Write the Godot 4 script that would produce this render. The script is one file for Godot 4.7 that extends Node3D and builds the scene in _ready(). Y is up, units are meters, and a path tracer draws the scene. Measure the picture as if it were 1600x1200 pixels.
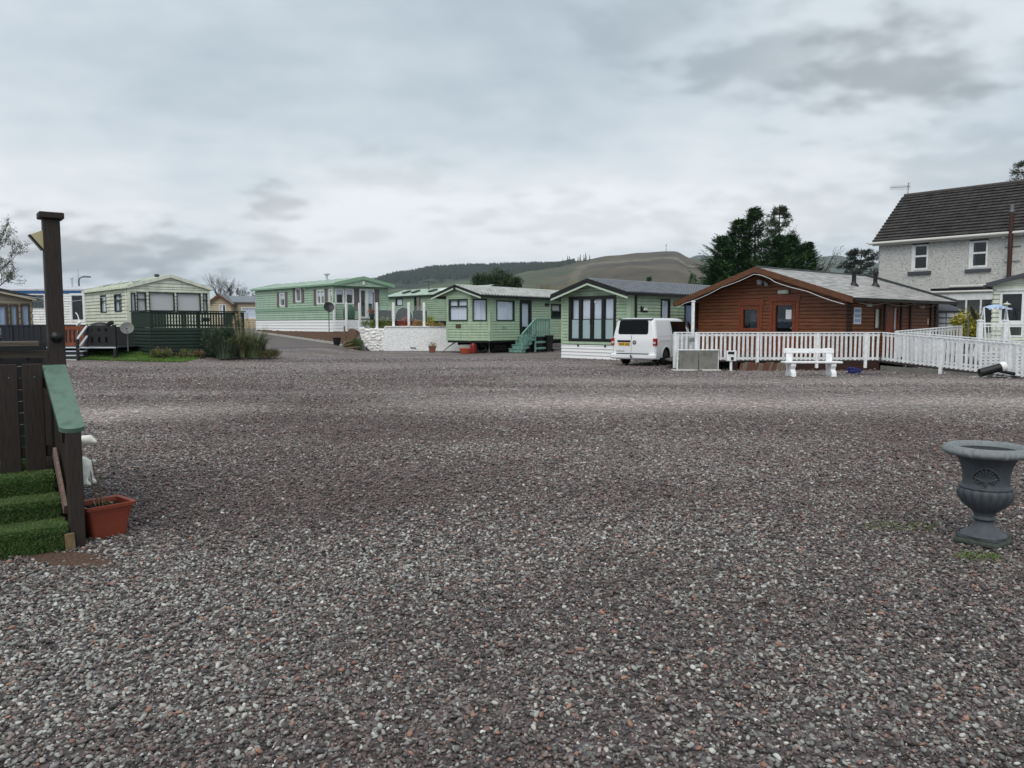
extends Node3D
# A holiday park yard of loose gravel under an overcast sky. Metres, y up; the photographer stands at the origin.

var mats := {}
var used := {}
var tex := {}
var rng := RandomNumberGenerator.new()

const UPV := Vector3(0, 1, 0)


# ---------------------------------------------------------------- mesh collecting
class MB:
	var v := PackedVector3Array()
	var n := PackedVector3Array()
	var c := PackedColorArray()
	var col := Color(1, 1, 1)

	func trin(a: Vector3, b: Vector3, d: Vector3, na: Vector3, nb: Vector3, nd: Vector3) -> void:
		v.push_back(a); v.push_back(d); v.push_back(b)
		n.push_back(na); n.push_back(nd); n.push_back(nb)
		c.push_back(col); c.push_back(col); c.push_back(col)

	func tri(a: Vector3, b: Vector3, d: Vector3) -> void:
		var m := (b - a).cross(d - a).normalized()
		trin(a, b, d, m, m, m)

	func quad(a: Vector3, b: Vector3, d: Vector3, e: Vector3) -> void:
		var m := (d - a).cross(e - b).normalized()
		trin(a, b, d, m, m, m)
		trin(a, d, e, m, m, m)

	# eight corners: four below (front left, front right, back right, back left), four above
	func hexa(p: Array) -> void:
		quad(p[0], p[1], p[5], p[4])
		quad(p[1], p[2], p[6], p[5])
		quad(p[2], p[3], p[7], p[6])
		quad(p[3], p[0], p[4], p[7])
		quad(p[4], p[5], p[6], p[7])
		quad(p[3], p[2], p[1], p[0])

	func span(a: Vector3, b: Vector3) -> void:
		var lo := Vector3(minf(a.x, b.x), minf(a.y, b.y), minf(a.z, b.z))
		var hi := Vector3(maxf(a.x, b.x), maxf(a.y, b.y), maxf(a.z, b.z))
		hexa([Vector3(lo.x, lo.y, hi.z), Vector3(hi.x, lo.y, hi.z), Vector3(hi.x, lo.y, lo.z), Vector3(lo.x, lo.y, lo.z), Vector3(lo.x, hi.y, hi.z), hi, Vector3(hi.x, hi.y, lo.z), Vector3(lo.x, hi.y, lo.z)])

	func box(ctr: Vector3, size: Vector3, bs := Basis.IDENTITY) -> void:
		var h := size * 0.5
		var p := []
		for y in [-1, 1]:
			for q in [[-1, 1], [1, 1], [1, -1], [-1, -1]]:
				p.append(ctr + bs * Vector3(h.x * q[0], h.y * y, h.z * q[1]))
		hexa(p)

	# a box with its four upright edges cut off, and its top rim
	func bevelled(ctr: Vector3, size: Vector3, r: float, bs := Basis.IDENTITY) -> void:
		var h := size * 0.5
		var rings := []
		for lv in [[-h.y, r], [-h.y + r, 0.0], [h.y - r, 0.0], [h.y, r]]:
			var x: float = h.x - lv[1]
			var z: float = h.z - lv[1]
			var ring := PackedVector3Array()
			for q in [[-x + r, z], [x - r, z], [x, z - r], [x, -z + r], [x - r, -z], [-x + r, -z], [-x, -z + r], [-x, z - r]]:
				ring.push_back(ctr + bs * Vector3(q[0], lv[0], q[1]))
			rings.append(ring)
		for k in 3:
			for i in 8:
				quad(rings[k][i], rings[k][(i + 1) % 8], rings[k + 1][(i + 1) % 8], rings[k + 1][i])
		for i in range(1, 7):
			tri(rings[3][0], rings[3][i], rings[3][i + 1])
			tri(rings[0][0], rings[0][i + 1], rings[0][i])

	# rows of points, smooth; outside is on the side where (next column) x (next row) points
	func grid(rows: Array, closed := false, smooth := true) -> void:
		var nr := rows.size()
		var nc: int = rows[0].size()
		var last := nc if closed else nc - 1
		if not smooth:
			for j in nr - 1:
				for i in last:
					var i2 := (i + 1) % nc
					quad(rows[j][i], rows[j][i2], rows[j + 1][i2], rows[j + 1][i])
			return
		var nn := PackedVector3Array()
		nn.resize(nr * nc)
		for j in nr - 1:
			for i in last:
				var i2 := (i + 1) % nc
				var m: Vector3 = (rows[j + 1][i2] - rows[j][i]).cross(rows[j + 1][i] - rows[j][i2])
				nn[j * nc + i] += m
				nn[j * nc + i2] += m
				nn[(j + 1) * nc + i] += m
				nn[(j + 1) * nc + i2] += m
		for k in nn.size():
			nn[k] = nn[k].normalized()
		for j in nr - 1:
			for i in last:
				var i2 := (i + 1) % nc
				trin(rows[j][i], rows[j][i2], rows[j + 1][i2], nn[j * nc + i], nn[j * nc + i2], nn[(j + 1) * nc + i2])
				trin(rows[j][i], rows[j + 1][i2], rows[j + 1][i], nn[j * nc + i], nn[(j + 1) * nc + i2], nn[(j + 1) * nc + i])

	func tube(pts: Array, radii: Array, sides := 8, cap := true) -> void:
		var rows := []
		var k := pts.size()
		var ref := Vector3(0.31, 0.2, 0.93)
		for j in k:
			var d: Vector3 = (pts[mini(j + 1, k - 1)] - pts[maxi(j - 1, 0)]).normalized()
			var u := d.cross(ref)
			if u.length() < 0.1:
				u = d.cross(Vector3(0.9, 0.1, 0.2))
			u = u.normalized()
			var w := d.cross(u)
			var row := PackedVector3Array()
			for i in sides:
				var t := TAU * i / sides
				row.push_back(pts[j] + (u * cos(t) + w * sin(t)) * float(radii[j]))
			rows.append(row)
		grid(rows, true)
		if cap:
			for i in range(1, sides - 1):
				tri(rows[k - 1][0], rows[k - 1][i], rows[k - 1][i + 1])
				tri(rows[0][0], rows[0][i + 1], rows[0][i])

	# profile of (radius, height) from below upwards, round the y axis
	func lathe(prof: Array, seg := 24, at := Vector3.ZERO) -> void:
		var rows := []
		for q in prof:
			var row := PackedVector3Array()
			for i in seg:
				var t := -TAU * i / seg
				row.push_back(at + Vector3(cos(t) * q[0], q[1], sin(t) * q[0]))
			rows.append(row)
		grid(rows, true)

	# outline in (x, y), counter-clockwise, pushed from z0 back to z1 under a transform
	func prism(poly: PackedVector2Array, z0: float, z1: float, tf := Transform3D.IDENTITY) -> void:
		var k := poly.size()
		for i in k:
			var a := poly[i]
			var b := poly[(i + 1) % k]
			quad(tf * Vector3(a.x, a.y, z0), tf * Vector3(a.x, a.y, z1), tf * Vector3(b.x, b.y, z1), tf * Vector3(b.x, b.y, z0))
		var ix := Geometry2D.triangulate_polygon(poly)
		for i in range(0, ix.size(), 3):
			var p := poly[ix[i]]
			var q := poly[ix[i + 1]]
			var r := poly[ix[i + 2]]
			if (q - p).cross(r - p) < 0:
				var s := q
				q = r
				r = s
			tri(tf * Vector3(p.x, p.y, z0), tf * Vector3(q.x, q.y, z0), tf * Vector3(r.x, r.y, z0))
			tri(tf * Vector3(p.x, p.y, z1), tf * Vector3(r.x, r.y, z1), tf * Vector3(q.x, q.y, z1))

	func mesh() -> ArrayMesh:
		var a := []
		a.resize(Mesh.ARRAY_MAX)
		a[Mesh.ARRAY_VERTEX] = v
		a[Mesh.ARRAY_NORMAL] = n
		a[Mesh.ARRAY_COLOR] = c
		var m := ArrayMesh.new()
		if v.size():
			m.add_surface_from_arrays(Mesh.PRIMITIVE_TRIANGLES, a)
		return m


# ---------------------------------------------------------------- naming and placing
func numbered(parent: Node, called: String) -> String:
	var key := "%d/%s" % [parent.get_instance_id(), called]
	var k: int = used.get(key, 0)
	used[key] = k + 1
	return called if k == 0 else "%s_%03d" % [called, k]


func hang(parent: Node, o: Node, called: String) -> Node:
	o.name = numbered(parent, called)
	parent.add_child(o, true)
	return o


func inst(m: Mesh, called: String, parent: Node, mat: Material, tf := Transform3D.IDENTITY) -> MeshInstance3D:
	var o := MeshInstance3D.new()
	o.mesh = m
	o.material_override = mat
	o.transform = tf
	hang(parent, o, called)
	return o


func put(mb: MB, called: String, parent: Node, mat: Material, tf := Transform3D.IDENTITY) -> MeshInstance3D:
	return inst(mb.mesh(), called, parent, mat, tf)


func tag(o: Node, label: String, category: String, group := "", kind := "") -> Node:
	if label: o.set_meta("label", label)
	if category: o.set_meta("category", category)
	if group: o.set_meta("group", group)
	if kind: o.set_meta("kind", kind)
	return o


func thing(called: String, label: String, category: String, at := Vector3.ZERO, yaw := 0.0, group := "") -> Node3D:
	var o := Node3D.new()
	o.position = at
	o.rotation_degrees.y = yaw
	hang(self, o, called)
	tag(o, label, category, group)
	return o


func ground_part(mb: MB, called: String, mat: Material) -> MeshInstance3D:
	var o := put(mb, called, self, mat)
	o.set_meta("kind", "structure")
	return o


# ---------------------------------------------------------------- textures and materials
func noise_tex(key: String, type: int, freq: float, oct: int, ramp: Array, size := 512, cell_ret := 0, normal := false, bump := 4.0) -> NoiseTexture2D:
	var f := FastNoiseLite.new()
	f.noise_type = type
	f.frequency = freq
	f.fractal_type = FastNoiseLite.FRACTAL_FBM if oct > 1 else FastNoiseLite.FRACTAL_NONE
	f.fractal_octaves = oct
	f.seed = key.hash() % 1000
	f.cellular_return_type = cell_ret
	f.cellular_jitter = 0.9
	var t := NoiseTexture2D.new()
	t.width = size
	t.height = size
	t.seamless = true
	t.noise = f
	if normal:
		t.as_normal_map = true
		t.bump_strength = bump
	elif ramp.size():
		var g := Gradient.new()
		var offs := PackedFloat32Array()
		var cols := PackedColorArray()
		for q in ramp:
			offs.push_back(q[0])
			cols.push_back(q[1])
		g.offsets = offs
		g.colors = cols
		t.color_ramp = g
	tex[key] = t
	return t


func grey(v: float) -> Color:
	return Color(v, v, v)


# sRGB base colour; o: t texture key, s scale (Vector3, repeats per metre), m metallic, h height texture key, hs height in cm
func M(key: String, col: Color, rough := 0.7, o := {}) -> StandardMaterial3D:
	if mats.has(key):
		return mats[key]
	var m := StandardMaterial3D.new()
	m.resource_name = key
	m.albedo_color = col
	m.roughness = rough
	m.metallic = o.get("m", 0.0)
	m.vertex_color_use_as_albedo = true
	if o.has("spec"): m.metallic_specular = o.spec
	if o.has("t"):
		m.albedo_texture = tex[o.t]
	if o.has("n"):
		m.normal_enabled = true
		m.normal_texture = tex[o.n]
		m.normal_scale = o.get("ns", 1.0)
	if o.has("h"):
		m.heightmap_enabled = true
		m.heightmap_texture = tex[o.h]
		m.heightmap_scale = o.get("hs", 0.3)
	if o.has("t") or o.has("n") or o.has("h"):
		m.uv1_triplanar = true
		m.uv1_world_triplanar = o.get("world", true)
		m.uv1_scale = o.get("s", Vector3(1, 1, 1))
	if o.has("clear"):
		m.clearcoat_enabled = true
		m.clearcoat = o.clear
		m.clearcoat_roughness = 0.06
	if o.has("back"):
		m.backlight_enabled = true
		m.backlight = o.back
	mats[key] = m
	return m


func glass(key: String, col: Color) -> StandardMaterial3D:
	if mats.has(key):
		return mats[key]
	var m := StandardMaterial3D.new()
	m.resource_name = key
	m.albedo_color = col
	m.transparency = BaseMaterial3D.TRANSPARENCY_ALPHA
	m.roughness = 0.03
	mats[key] = m
	return m


func make_textures() -> void:
	var SM := FastNoiseLite.TYPE_SIMPLEX_SMOOTH
	var CE := FastNoiseLite.TYPE_CELLULAR
	noise_tex("grain", SM, 0.02, 5, [[0.0, grey(0.84)], [0.45, grey(0.96)], [0.75, grey(1.0)], [1.0, grey(1.0)]])
	noise_tex("dirty", SM, 0.008, 6, [[0.0, grey(0.72)], [0.3, grey(0.90)], [0.55, grey(1.0)], [1.0, grey(1.0)]])
	noise_tex("wood", SM, 0.015, 5, [[0.0, grey(0.66)], [0.4, grey(0.88)], [0.6, grey(1.0)], [1.0, grey(1.0)]])
	noise_tex("dash", CE, 0.11, 1, [[0.0, grey(1.0)], [0.5, grey(0.98)], [0.75, grey(0.94)], [0.92, grey(0.76)], [1.0, grey(0.66)]], 512, FastNoiseLite.RETURN_CELL_VALUE)
	noise_tex("dash_h", CE, 0.11, 1, [], 512, FastNoiseLite.RETURN_DISTANCE)
	noise_tex("moss", SM, 0.012, 5, [[0.0, Color(0.50, 0.56, 0.42)], [0.4, Color(0.86, 0.88, 0.84)], [0.6, Color(1, 1, 1)], [1.0, Color(1, 1, 1)]])
	noise_tex("fine_n", SM, 0.06, 3, [], 512, 0, true, 3.0)
	noise_tex("turf", SM, 0.09, 3, [[0.0, Color(0.45, 0.5, 0.4)], [0.5, Color(0.85, 0.85, 0.8)], [1.0, Color(1, 1, 0.9)]])
	# loose stones: every cell takes one tone of the palette
	var pal := [[0.0, Color(0.36, 0.33, 0.33)], [0.22, Color(0.58, 0.52, 0.53)], [0.38, Color(0.46, 0.41, 0.42)], [0.5, Color(0.68, 0.60, 0.59)], [0.6, Color(0.54, 0.52, 0.53)], [0.7, Color(0.76, 0.74, 0.74)], [0.8, Color(0.60, 0.55, 0.56)], [0.93, Color(0.84, 0.82, 0.81)], [1.0, Color(1.0, 1.0, 0.98)]]
	var st := noise_tex("stones", CE, 0.055, 1, pal, 1024, FastNoiseLite.RETURN_CELL_VALUE)
	st.noise.seed = 77
	var sn := noise_tex("stones_h", CE, 0.055, 1, [[0.0, grey(1.0)], [1.0, grey(0.0)]], 1024, FastNoiseLite.RETURN_DISTANCE)
	sn.noise.seed = 77
	noise_tex("grit", SM, 0.12, 4, [[0.0, grey(0.5)], [0.5, grey(0.85)], [0.8, grey(1.0)], [1.0, grey(1.0)]])


# ---------------------------------------------------------------- sky: broken grey cloud, brighter towards the horizon
func make_sky() -> Sky:
	var w := 2400
	var h := 1200
	var d := PackedFloat32Array()
	d.resize(w * h * 3)
	var big := FastNoiseLite.new()
	big.noise_type = FastNoiseLite.TYPE_SIMPLEX_SMOOTH
	big.seed = 11
	big.frequency = 0.55
	big.fractal_octaves = 5
	big.fractal_gain = 0.5
	var fine := FastNoiseLite.new()
	fine.noise_type = FastNoiseLite.TYPE_SIMPLEX_SMOOTH
	fine.seed = 23
	fine.frequency = 5.0
	fine.fractal_octaves = 4
	# low dark clouds: azimuth, height, half width, half height (degrees), depth
	var low := [[25.5, 15.9, 6.8, 3.0, 0.36], [17.5, 17.6, 6.5, 2.4, 0.22], [10.0, 20.0, 5.0, 1.8, 0.10], [-28.0, 4.4, 8.5, 1.7, 0.34], [-17.0, 8.1, 2.2, 1.0, 0.24], [-16.5, 5.4, 2.2, 0.7, 0.20], [-20.5, 5.0, 1.6, 0.5, 0.16], [-11.0, 6.2, 2.4, 0.7, 0.12], [-8.5, 10.5, 4.0, 1.2, 0.08], [4.0, 7.4, 9.0, 1.5, 0.13], [20.0, 7.0, 8.0, 2.0, 0.12], [31.0, 9.5, 7.0, 2.2, 0.13], [52.0, 10.0, 10.0, 3.0, 0.3], [-52.0, 16.0, 9.0, 3.0, 0.3], [85.0, 6.0, 11.0, 2.5, 0.3], [-90.0, 7.0, 12.0, 2.5, 0.32], [120.0, 17.0, 12.0, 4.0, 0.35], [-125.0, 14.0, 10.0, 3.0, 0.3], [150.0, 6.0, 10.0, 2.0, 0.3], [-160.0, 8.0, 9.0, 2.5, 0.3], [178.0, 21.0, 10.0, 4.0, 0.3]]
	var i := 0
	for y in h:
		var el := (0.5 - (y + 0.5) / h) * PI
		if el < -0.02:
			for x in w:
				d[i] = 0.16; d[i + 1] = 0.16; d[i + 2] = 0.16
				i += 3
			continue
		var eld := rad_to_deg(el)
		var cy := cos(el)
		var sy := sin(el)
		var k := 1.0 / (maxf(sy, 0.0) + 0.24)
		var gap := exp(-pow((eld - 8.0) / 5.0, 2.0))
		var high := smoothstep(30.0, 80.0, eld) * 0.10
		for x in w:
			var azd := wrapf((x + 0.5) / w * 360.0, -180.0, 180.0)   # column 0 looks along -z
			var az := deg_to_rad(azd)
			var px := sin(az) * cy * k
			var pz := -cos(az) * cy * k
			var n := big.get_noise_2d(px, pz)
			var f := fine.get_noise_2d(px, pz * 1.3)
			var t := clampf(0.37 + n * 0.72 + f * 0.15, 0.0, 1.0)
			t = clampf(t + gap * (0.36 + 0.26 * cos(az + 0.42)) + high, 0.0, 1.15)
			var dark := 0.0
			if eld < 40.0:
				for q in low:
					var ax: float = absf(azd - q[0])
					if ax > 180.0: ax = 360.0 - ax
					var ey: float = eld - q[1]
					if ax < q[2] * 1.9 and absf(ey) < q[3] * 2.2:
						var rr: float = sqrt(pow(ax / q[2], 2.0) + pow(ey / q[3] * (0.8 if ey > 0 else 1.1), 2.0)) + n * 0.25 + f * 1.0
						dark = maxf(dark, q[4] * (1.0 - smoothstep(0.30, 1.32, rr)))
			var l := 0.455 + 0.26 * t
			l *= 1.0 - dark
			# thicker parts are bluer, thin parts whiter
			var b := clampf(1.0 - t, 0.0, 1.0)
			d[i] = l * (0.972 - 0.125 * b)
			d[i + 1] = l * (1.018 - 0.008 * b)
			d[i + 2] = l * (1.052 + 0.09 * b)
			i += 3
	var img := Image.create_from_data(w, h, false, Image.FORMAT_RGBF, d.to_byte_array())
	var pm := PanoramaSkyMaterial.new()
	pm.panorama = ImageTexture.create_from_image(img)
	var s := Sky.new()
	s.sky_material = pm
	return s


func view_and_light() -> void:
	var cam := Camera3D.new()
	cam.name = "camera"
	cam.fov = 53.0
	cam.position = Vector3(0, 1.6, 0)
	cam.rotation_degrees = Vector3(-4.42, 0, 0)
	cam.near = 0.1
	cam.far = 9000.0
	add_child(cam)
	cam.current = true
	var env := Environment.new()
	env.background_mode = Environment.BG_SKY
	env.sky = make_sky()
	env.background_energy_multiplier = 1.0
	env.tonemap_mode = Environment.TONE_MAPPER_LINEAR
	env.tonemap_exposure = 1.25
	env.sdfgi_enabled = true
	env.ssao_enabled = true
	env.ssil_enabled = true
	env.fog_enabled = true
	env.fog_density = 0.00007
	env.fog_light_color = Color(0.80, 0.86, 0.92)
	var we := WorldEnvironment.new()
	we.name = "environment"
	we.environment = env
	add_child(we)
	var sun := DirectionalLight3D.new()
	sun.name = "sun"
	sun.light_energy = 0.5
	sun.light_color = Color(1.0, 0.97, 0.93)
	sun.light_angular_distance = 50.0
	sun.rotation_degrees = Vector3(-50, -16, 0)
	sun.shadow_enabled = true
	add_child(sun)


# ---------------------------------------------------------------- the lie of the land
func sst(a: float, b: float, x: float) -> float:
	return smoothstep(a, b, x) if a < b else 1.0 - smoothstep(b, a, x)


func slope_up(x: float, z: float) -> float:   # the ground rises towards the upper left
	var u := -0.676 * x - 0.737 * z
	return clampf((u - 33.2) * 0.052, 0.0, 1.25) * sst(-8.6, -10.6, x)


func kerb_side(x: float, z: float) -> float:   # metres to the right of the kerb of the drive
	return (x + 10.5) * 0.751 - (z + 46.0) * 0.66


func land(x: float, z: float) -> float:
	var h := slope_up(x, z)
	var q := kerb_side(x, z)
	var front := sst(-47.0, -47.4, z) if x > -9.25 else sst(-45.0, -47.2, z)
	var t := sst(0.05, 1.25, q) * front * sst(30.0, 22.0, x)
	t *= sst(0.15, -0.15, (x + 2.3) * 0.777 + (z + 46.85) * 0.63)   # the terrace ends at the wall beside the bay caravan
	h = lerpf(h, 1.27, t)
	# grassy mound round the timber deck on the left
	h += 0.16 * exp(-(pow((x + 16.6) / 1.6, 2.0) + pow((z + 34.6) / 1.5, 2.0)))
	return h


# ---------------------------------------------------------------- walls of lapped boards
# a and b are (x, z) of the wall's left and right end seen from outside, in the thing's own axes
func fr(a: Vector2, b: Vector2) -> Transform3D:
	var d := (b - a).normalized()
	return Transform3D(Basis(Vector3(d.x, 0, d.y), UPV, Vector3(-d.y, 0, d.x)), Vector3(a.x, 0, a.y))


func cut(pieces: Array, ops: Array) -> Array:
	for op in ops:
		var out := []
		for p in pieces:
			if op[0] >= p[1] - 0.001 or op[1] <= p[0] + 0.001 or op[2] >= p[3] - 0.001 or op[3] <= p[2] + 0.001:
				out.append(p)
				continue
			if op[0] > p[0] + 0.01: out.append([p[0], op[0], p[2], p[3]])
			if op[1] < p[1] - 0.01: out.append([op[1], p[1], p[2], p[3]])
			var m0: float = maxf(p[0], op[0])
			var m1: float = minf(p[1], op[1])
			if op[2] > p[2] + 0.01: out.append([m0, m1, p[2], op[2]])
			if op[3] < p[3] - 0.01: out.append([m0, m1, op[3], p[3]])
		pieces = out
	return pieces


# one board: profile of (out, height share) run from s0 to s1, whose ends may lean (gable)
func board(mb: MB, f: Transform3D, prof: Array, s0: float, s1: float, y0: float, y1: float, t0: float, t1: float) -> void:
	var L := []
	var R := []
	for q in prof:
		var y := lerpf(y0, y1, q[1])
		L.append(f * Vector3(lerpf(s0, t0, q[1]), y, q[0]))
		R.append(f * Vector3(lerpf(s1, t1, q[1]), y, q[0]))
	var k := prof.size()
	for i in k:
		var j := (i + 1) % k
		mb.quad(L[i], R[i], R[j], L[j])
	for i in range(1, k - 1):
		mb.tri(R[0], R[i + 1], R[i])
		mb.tri(L[0], L[i], L[i + 1])


const LAP := [[0.0, 0.0], [0.0, 0.0], [0.002, 0.20], [0.052, 0.22], [0.030, 1.0], [0.0, 1.0]]
const SHIP := [[0.0, 0.0], [0.0, 0.0], [0.002, 0.20], [0.046, 0.22], [0.044, 0.78], [0.028, 1.0], [0.0, 1.0]]
const LOG := [[0.0, 0.0], [0.0, 0.07], [0.03, 0.12], [0.036, 0.5], [0.03, 0.93], [0.002, 1.0], [0.0, 1.0]]


# o: ops openings, pitch, prof, gable [apex along, apex height], mat, called, plain (no boards), tone spread
func wall(root: Node3D, a: Vector2, b: Vector2, y0: float, y1: float, o: Dictionary) -> MeshInstance3D:
	var f := fr(a, b)
	var L := a.distance_to(b)
	var ops: Array = o.get("ops", [])
	var mb := MB.new()
	for p in cut([[0.0, L, y0, y1]], ops):
		mb.hexa([f * Vector3(p[0], p[2], 0), f * Vector3(p[1], p[2], 0), f * Vector3(p[1], p[2], -0.05), f * Vector3(p[0], p[2], -0.05), f * Vector3(p[0], p[3], 0), f * Vector3(p[1], p[3], 0), f * Vector3(p[1], p[3], -0.05), f * Vector3(p[0], p[3], -0.05)])
	var gab: Array = o.get("gable", [])
	if gab.size():
		mb.prism(PackedVector2Array([Vector2(0, y1), Vector2(L, y1), Vector2(gab[0], gab[1])]), 0.0, -0.05, f)
	var m: Material = o.mat
	var wl := put(mb, o.get("wall_name", "wall"), root, o.get("lining", m))
	if o.get("plain", false):
		return wl
	var pitch: float = o.get("pitch", 0.15)
	var prof: Array = o.get("prof", LAP)
	var top: float = gab[1] if gab.size() else y1
	var spread: float = o.get("spread", 0.05)
	var y := y0
	while y < top - 0.02:
		var yt := minf(y + pitch, top)
		var tone := grey(1.0 - rng.randf() * spread)
		var runs := []
		if yt <= y1 + 0.001 or gab.is_empty() or y < y1 - 0.02:
			if gab.size() and yt > y1: yt = y1
			for p in cut([[0.0, L, y, minf(yt, y1)]], ops): runs.append([p[0], p[1], p[2], p[3], p[0], p[1]])
		else:
			var h: float = gab[1] - y1
			var k0 := clampf((y - y1) / h, 0.0, 1.0)
			var k1 := clampf((yt - y1) / h, 0.0, 1.0)
			runs.append([gab[0] * k0, L - (L - gab[0]) * k0, y, yt, gab[0] * k1, L - (L - gab[0]) * k1])
		for r in runs:
			var bm := MB.new()
			bm.col = tone
			board(bm, f, prof, r[0], r[1], r[2], r[3], r[4], r[5])
			put(bm, o.get("called", "cladding_board"), wl, m)
		y = yt
	return wl


func trim(root: Node3D, a: Vector2, b: Vector2, s0: float, s1: float, y0: float, y1: float, out: float, mat: Material, called: String, inn := 0.0) -> MeshInstance3D:
	var f := fr(a, b)
	var mb := MB.new()
	mb.hexa([f * Vector3(s0, y0, out), f * Vector3(s1, y0, out), f * Vector3(s1, y0, inn), f * Vector3(s0, y0, inn), f * Vector3(s0, y1, out), f * Vector3(s1, y1, out), f * Vector3(s1, y1, inn), f * Vector3(s0, y1, inn)])
	return put(mb, called, root, mat)


# a window or glazed door in an opening of the wall a-b. o: mat, fw, glass, v (mullions), t (transoms), curtain, cmat, called
func win(root: Node3D, a: Vector2, b: Vector2, r: Array, o: Dictionary) -> MeshInstance3D:
	var f := fr(a, b)
	var fw: float = o.get("fw", 0.055)
	var out: float = o.get("out", 0.062)
	var mb := MB.new()
	var bars := [[r[0], r[0] + fw, r[2], r[3]], [r[1] - fw, r[1], r[2], r[3]], [r[0] + fw, r[1] - fw, r[2], r[2] + o.get("sill", fw)], [r[0] + fw, r[1] - fw, r[3] - fw, r[3]]]
	var xs := [r[0] + fw]
	for q in o.get("v", []):
		var x: float = lerpf(r[0], r[1], q)
		var mw: float = o.get("mw", fw)
		bars.append([x - mw * 0.5, x + mw * 0.5, r[2] + o.get("sill", fw), r[3] - fw])
		xs.append(x)
	xs.append(r[1] - fw)
	for q in o.get("t", []):
		var y: float = lerpf(r[2], r[3], q)
		var tw: float = o.get("tw", fw * 0.8)
		for k in xs.size() - 1:
			bars.append([xs[k] + fw * 0.5 * float(k > 0), xs[k + 1] - fw * 0.5 * float(k < xs.size() - 2), y - tw * 0.5, y + tw * 0.5])
	for q in bars:
		mb.hexa([f * Vector3(q[0], q[2], out), f * Vector3(q[1], q[2], out), f * Vector3(q[1], q[2], -0.06), f * Vector3(q[0], q[2], -0.06), f * Vector3(q[0], q[3], out), f * Vector3(q[1], q[3], out), f * Vector3(q[1], q[3], -0.06), f * Vector3(q[0], q[3], -0.06)])
	var w := put(mb, o.get("called", "window"), root, o.mat)
	for k in xs.size() - 1:
		var g := MB.new()
		var x0: float = xs[k]
		var x1: float = xs[k + 1]
		var z: float = o.get("gz", -0.015)
		var y0: float = r[2] + fw * 0.5
		var y1: float = r[3] - fw * 0.5
		g.hexa([f * Vector3(x0, y0, z), f * Vector3(x1, y0, z), f * Vector3(x1, y0, z - 0.006), f * Vector3(x0, y0, z - 0.006), f * Vector3(x0, y1, z), f * Vector3(x1, y1, z), f * Vector3(x1, y1, z - 0.006), f * Vector3(x0, y1, z - 0.006)])
		put(g, "pane", w, o.get("glass", mats.glass))
	var cur: Array = o.get("curtain", [])   # [share from, share to, low share, high share] of the opening, folded unless blind
	for q in cur:
		var x0: float = lerpf(r[0] + fw * 0.3, r[1] - fw * 0.3, q[0])
		var x1: float = lerpf(r[0] + fw * 0.3, r[1] - fw * 0.3, q[1])
		var y0: float = lerpf(r[2], r[3], q[2])
		var y1: float = lerpf(r[2], r[3], q[3])
		var cm := MB.new()
		var blind: bool = o.get("blind", false)
		var nn: int = 2 if blind else maxi(8, int((x1 - x0) / 0.018))
		var lo := PackedVector3Array()
		var hi := PackedVector3Array()
		var ph := rng.randf() * 6.0
		for i in nn:
			var x := lerpf(x0, x1, float(i) / (nn - 1))
			var wv: float = 0.0 if blind else 0.024 * sin(x * 27.0 + ph + 1.3 * sin(x * 7.0 + ph)) + 0.008 * sin(x * 101.0)
			lo.push_back(f * Vector3(x, y0, -0.052 + wv))
			hi.push_back(f * Vector3(x, y1, -0.052 + wv * 0.8))
		cm.grid([lo, hi], false, true)
		put(cm, "blind" if blind else "curtain", w, o.get("cmat", mats.curtain))
	return w


# ---------------------------------------------------------------- roofs
# one slope from the eave point e to the ridge point r (x, y), from z0 (front) back to z1
func slope(part: Node3D, e: Vector2, r: Vector2, z0: float, z1: float, o: Dictionary) -> void:
	var d := r - e
	var nrm := Vector2(-d.y, d.x).normalized()
	if nrm.y < 0: nrm = -nrm
	var n: int = o.get("courses", 6)
	var wave: float = o.get("wave", 0.0)
	var pitch: float = o.get("pitch", 0.24)
	var step: float = o.get("step", 0.025)
	var spread: float = o.get("spread", 0.12)
	var per := 6 if wave > 0.0 else 1
	var cnt := maxi(1, int(absf(z1 - z0) / pitch)) * per
	var rev := d.x > 0   # keep the outside up
	for k in n:
		var mb := MB.new()
		var p0 := e + d * (float(k) / n)
		var p1 := e + d * (float(k + 1) / n)
		var shift := (k % 2) * 0.5 if o.get("stagger", false) else 0.0
		var prev := []
		for i in cnt + 1:
			var z := lerpf(z0, z1, float(i) / cnt)
			var u := float(i % per) / per
			var wv := wave * (0.5 - 0.5 * cos(TAU * u))
			var jig := 0.0
			if per == 1:
				jig = (rng.randf() - 0.5) * o.get("uneven", 0.0)
			var a := p0
			var b := p0 + nrm * (step + wv + jig)
			var c := p1 + nrm * (0.004 + wv)
			var now := [Vector3(a.x, a.y, z), Vector3(b.x, b.y, z), Vector3(c.x, c.y, z)]
			if i > 0:
				if (i - 1) % per == 0:
					mb.col = grey(1.0 - rng.randf() * spread)
				for j in 2:
					if rev:
						mb.quad(prev[j], prev[j + 1], now[j + 1], now[j])
					else:
						mb.quad(now[j], now[j + 1], prev[j + 1], prev[j])
			prev = now
			if per == 1 and i > 0 and i < cnt and o.get("slit", 0.0) > 0.0:
				# a shadow gap between two tiles
				prev = [Vector3(a.x, a.y, z - o.slit), Vector3(b.x, b.y, z - o.slit), Vector3(c.x, c.y, z - o.slit)]
		put(mb, o.get("called", "roof_course"), part, o.mat)


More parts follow.
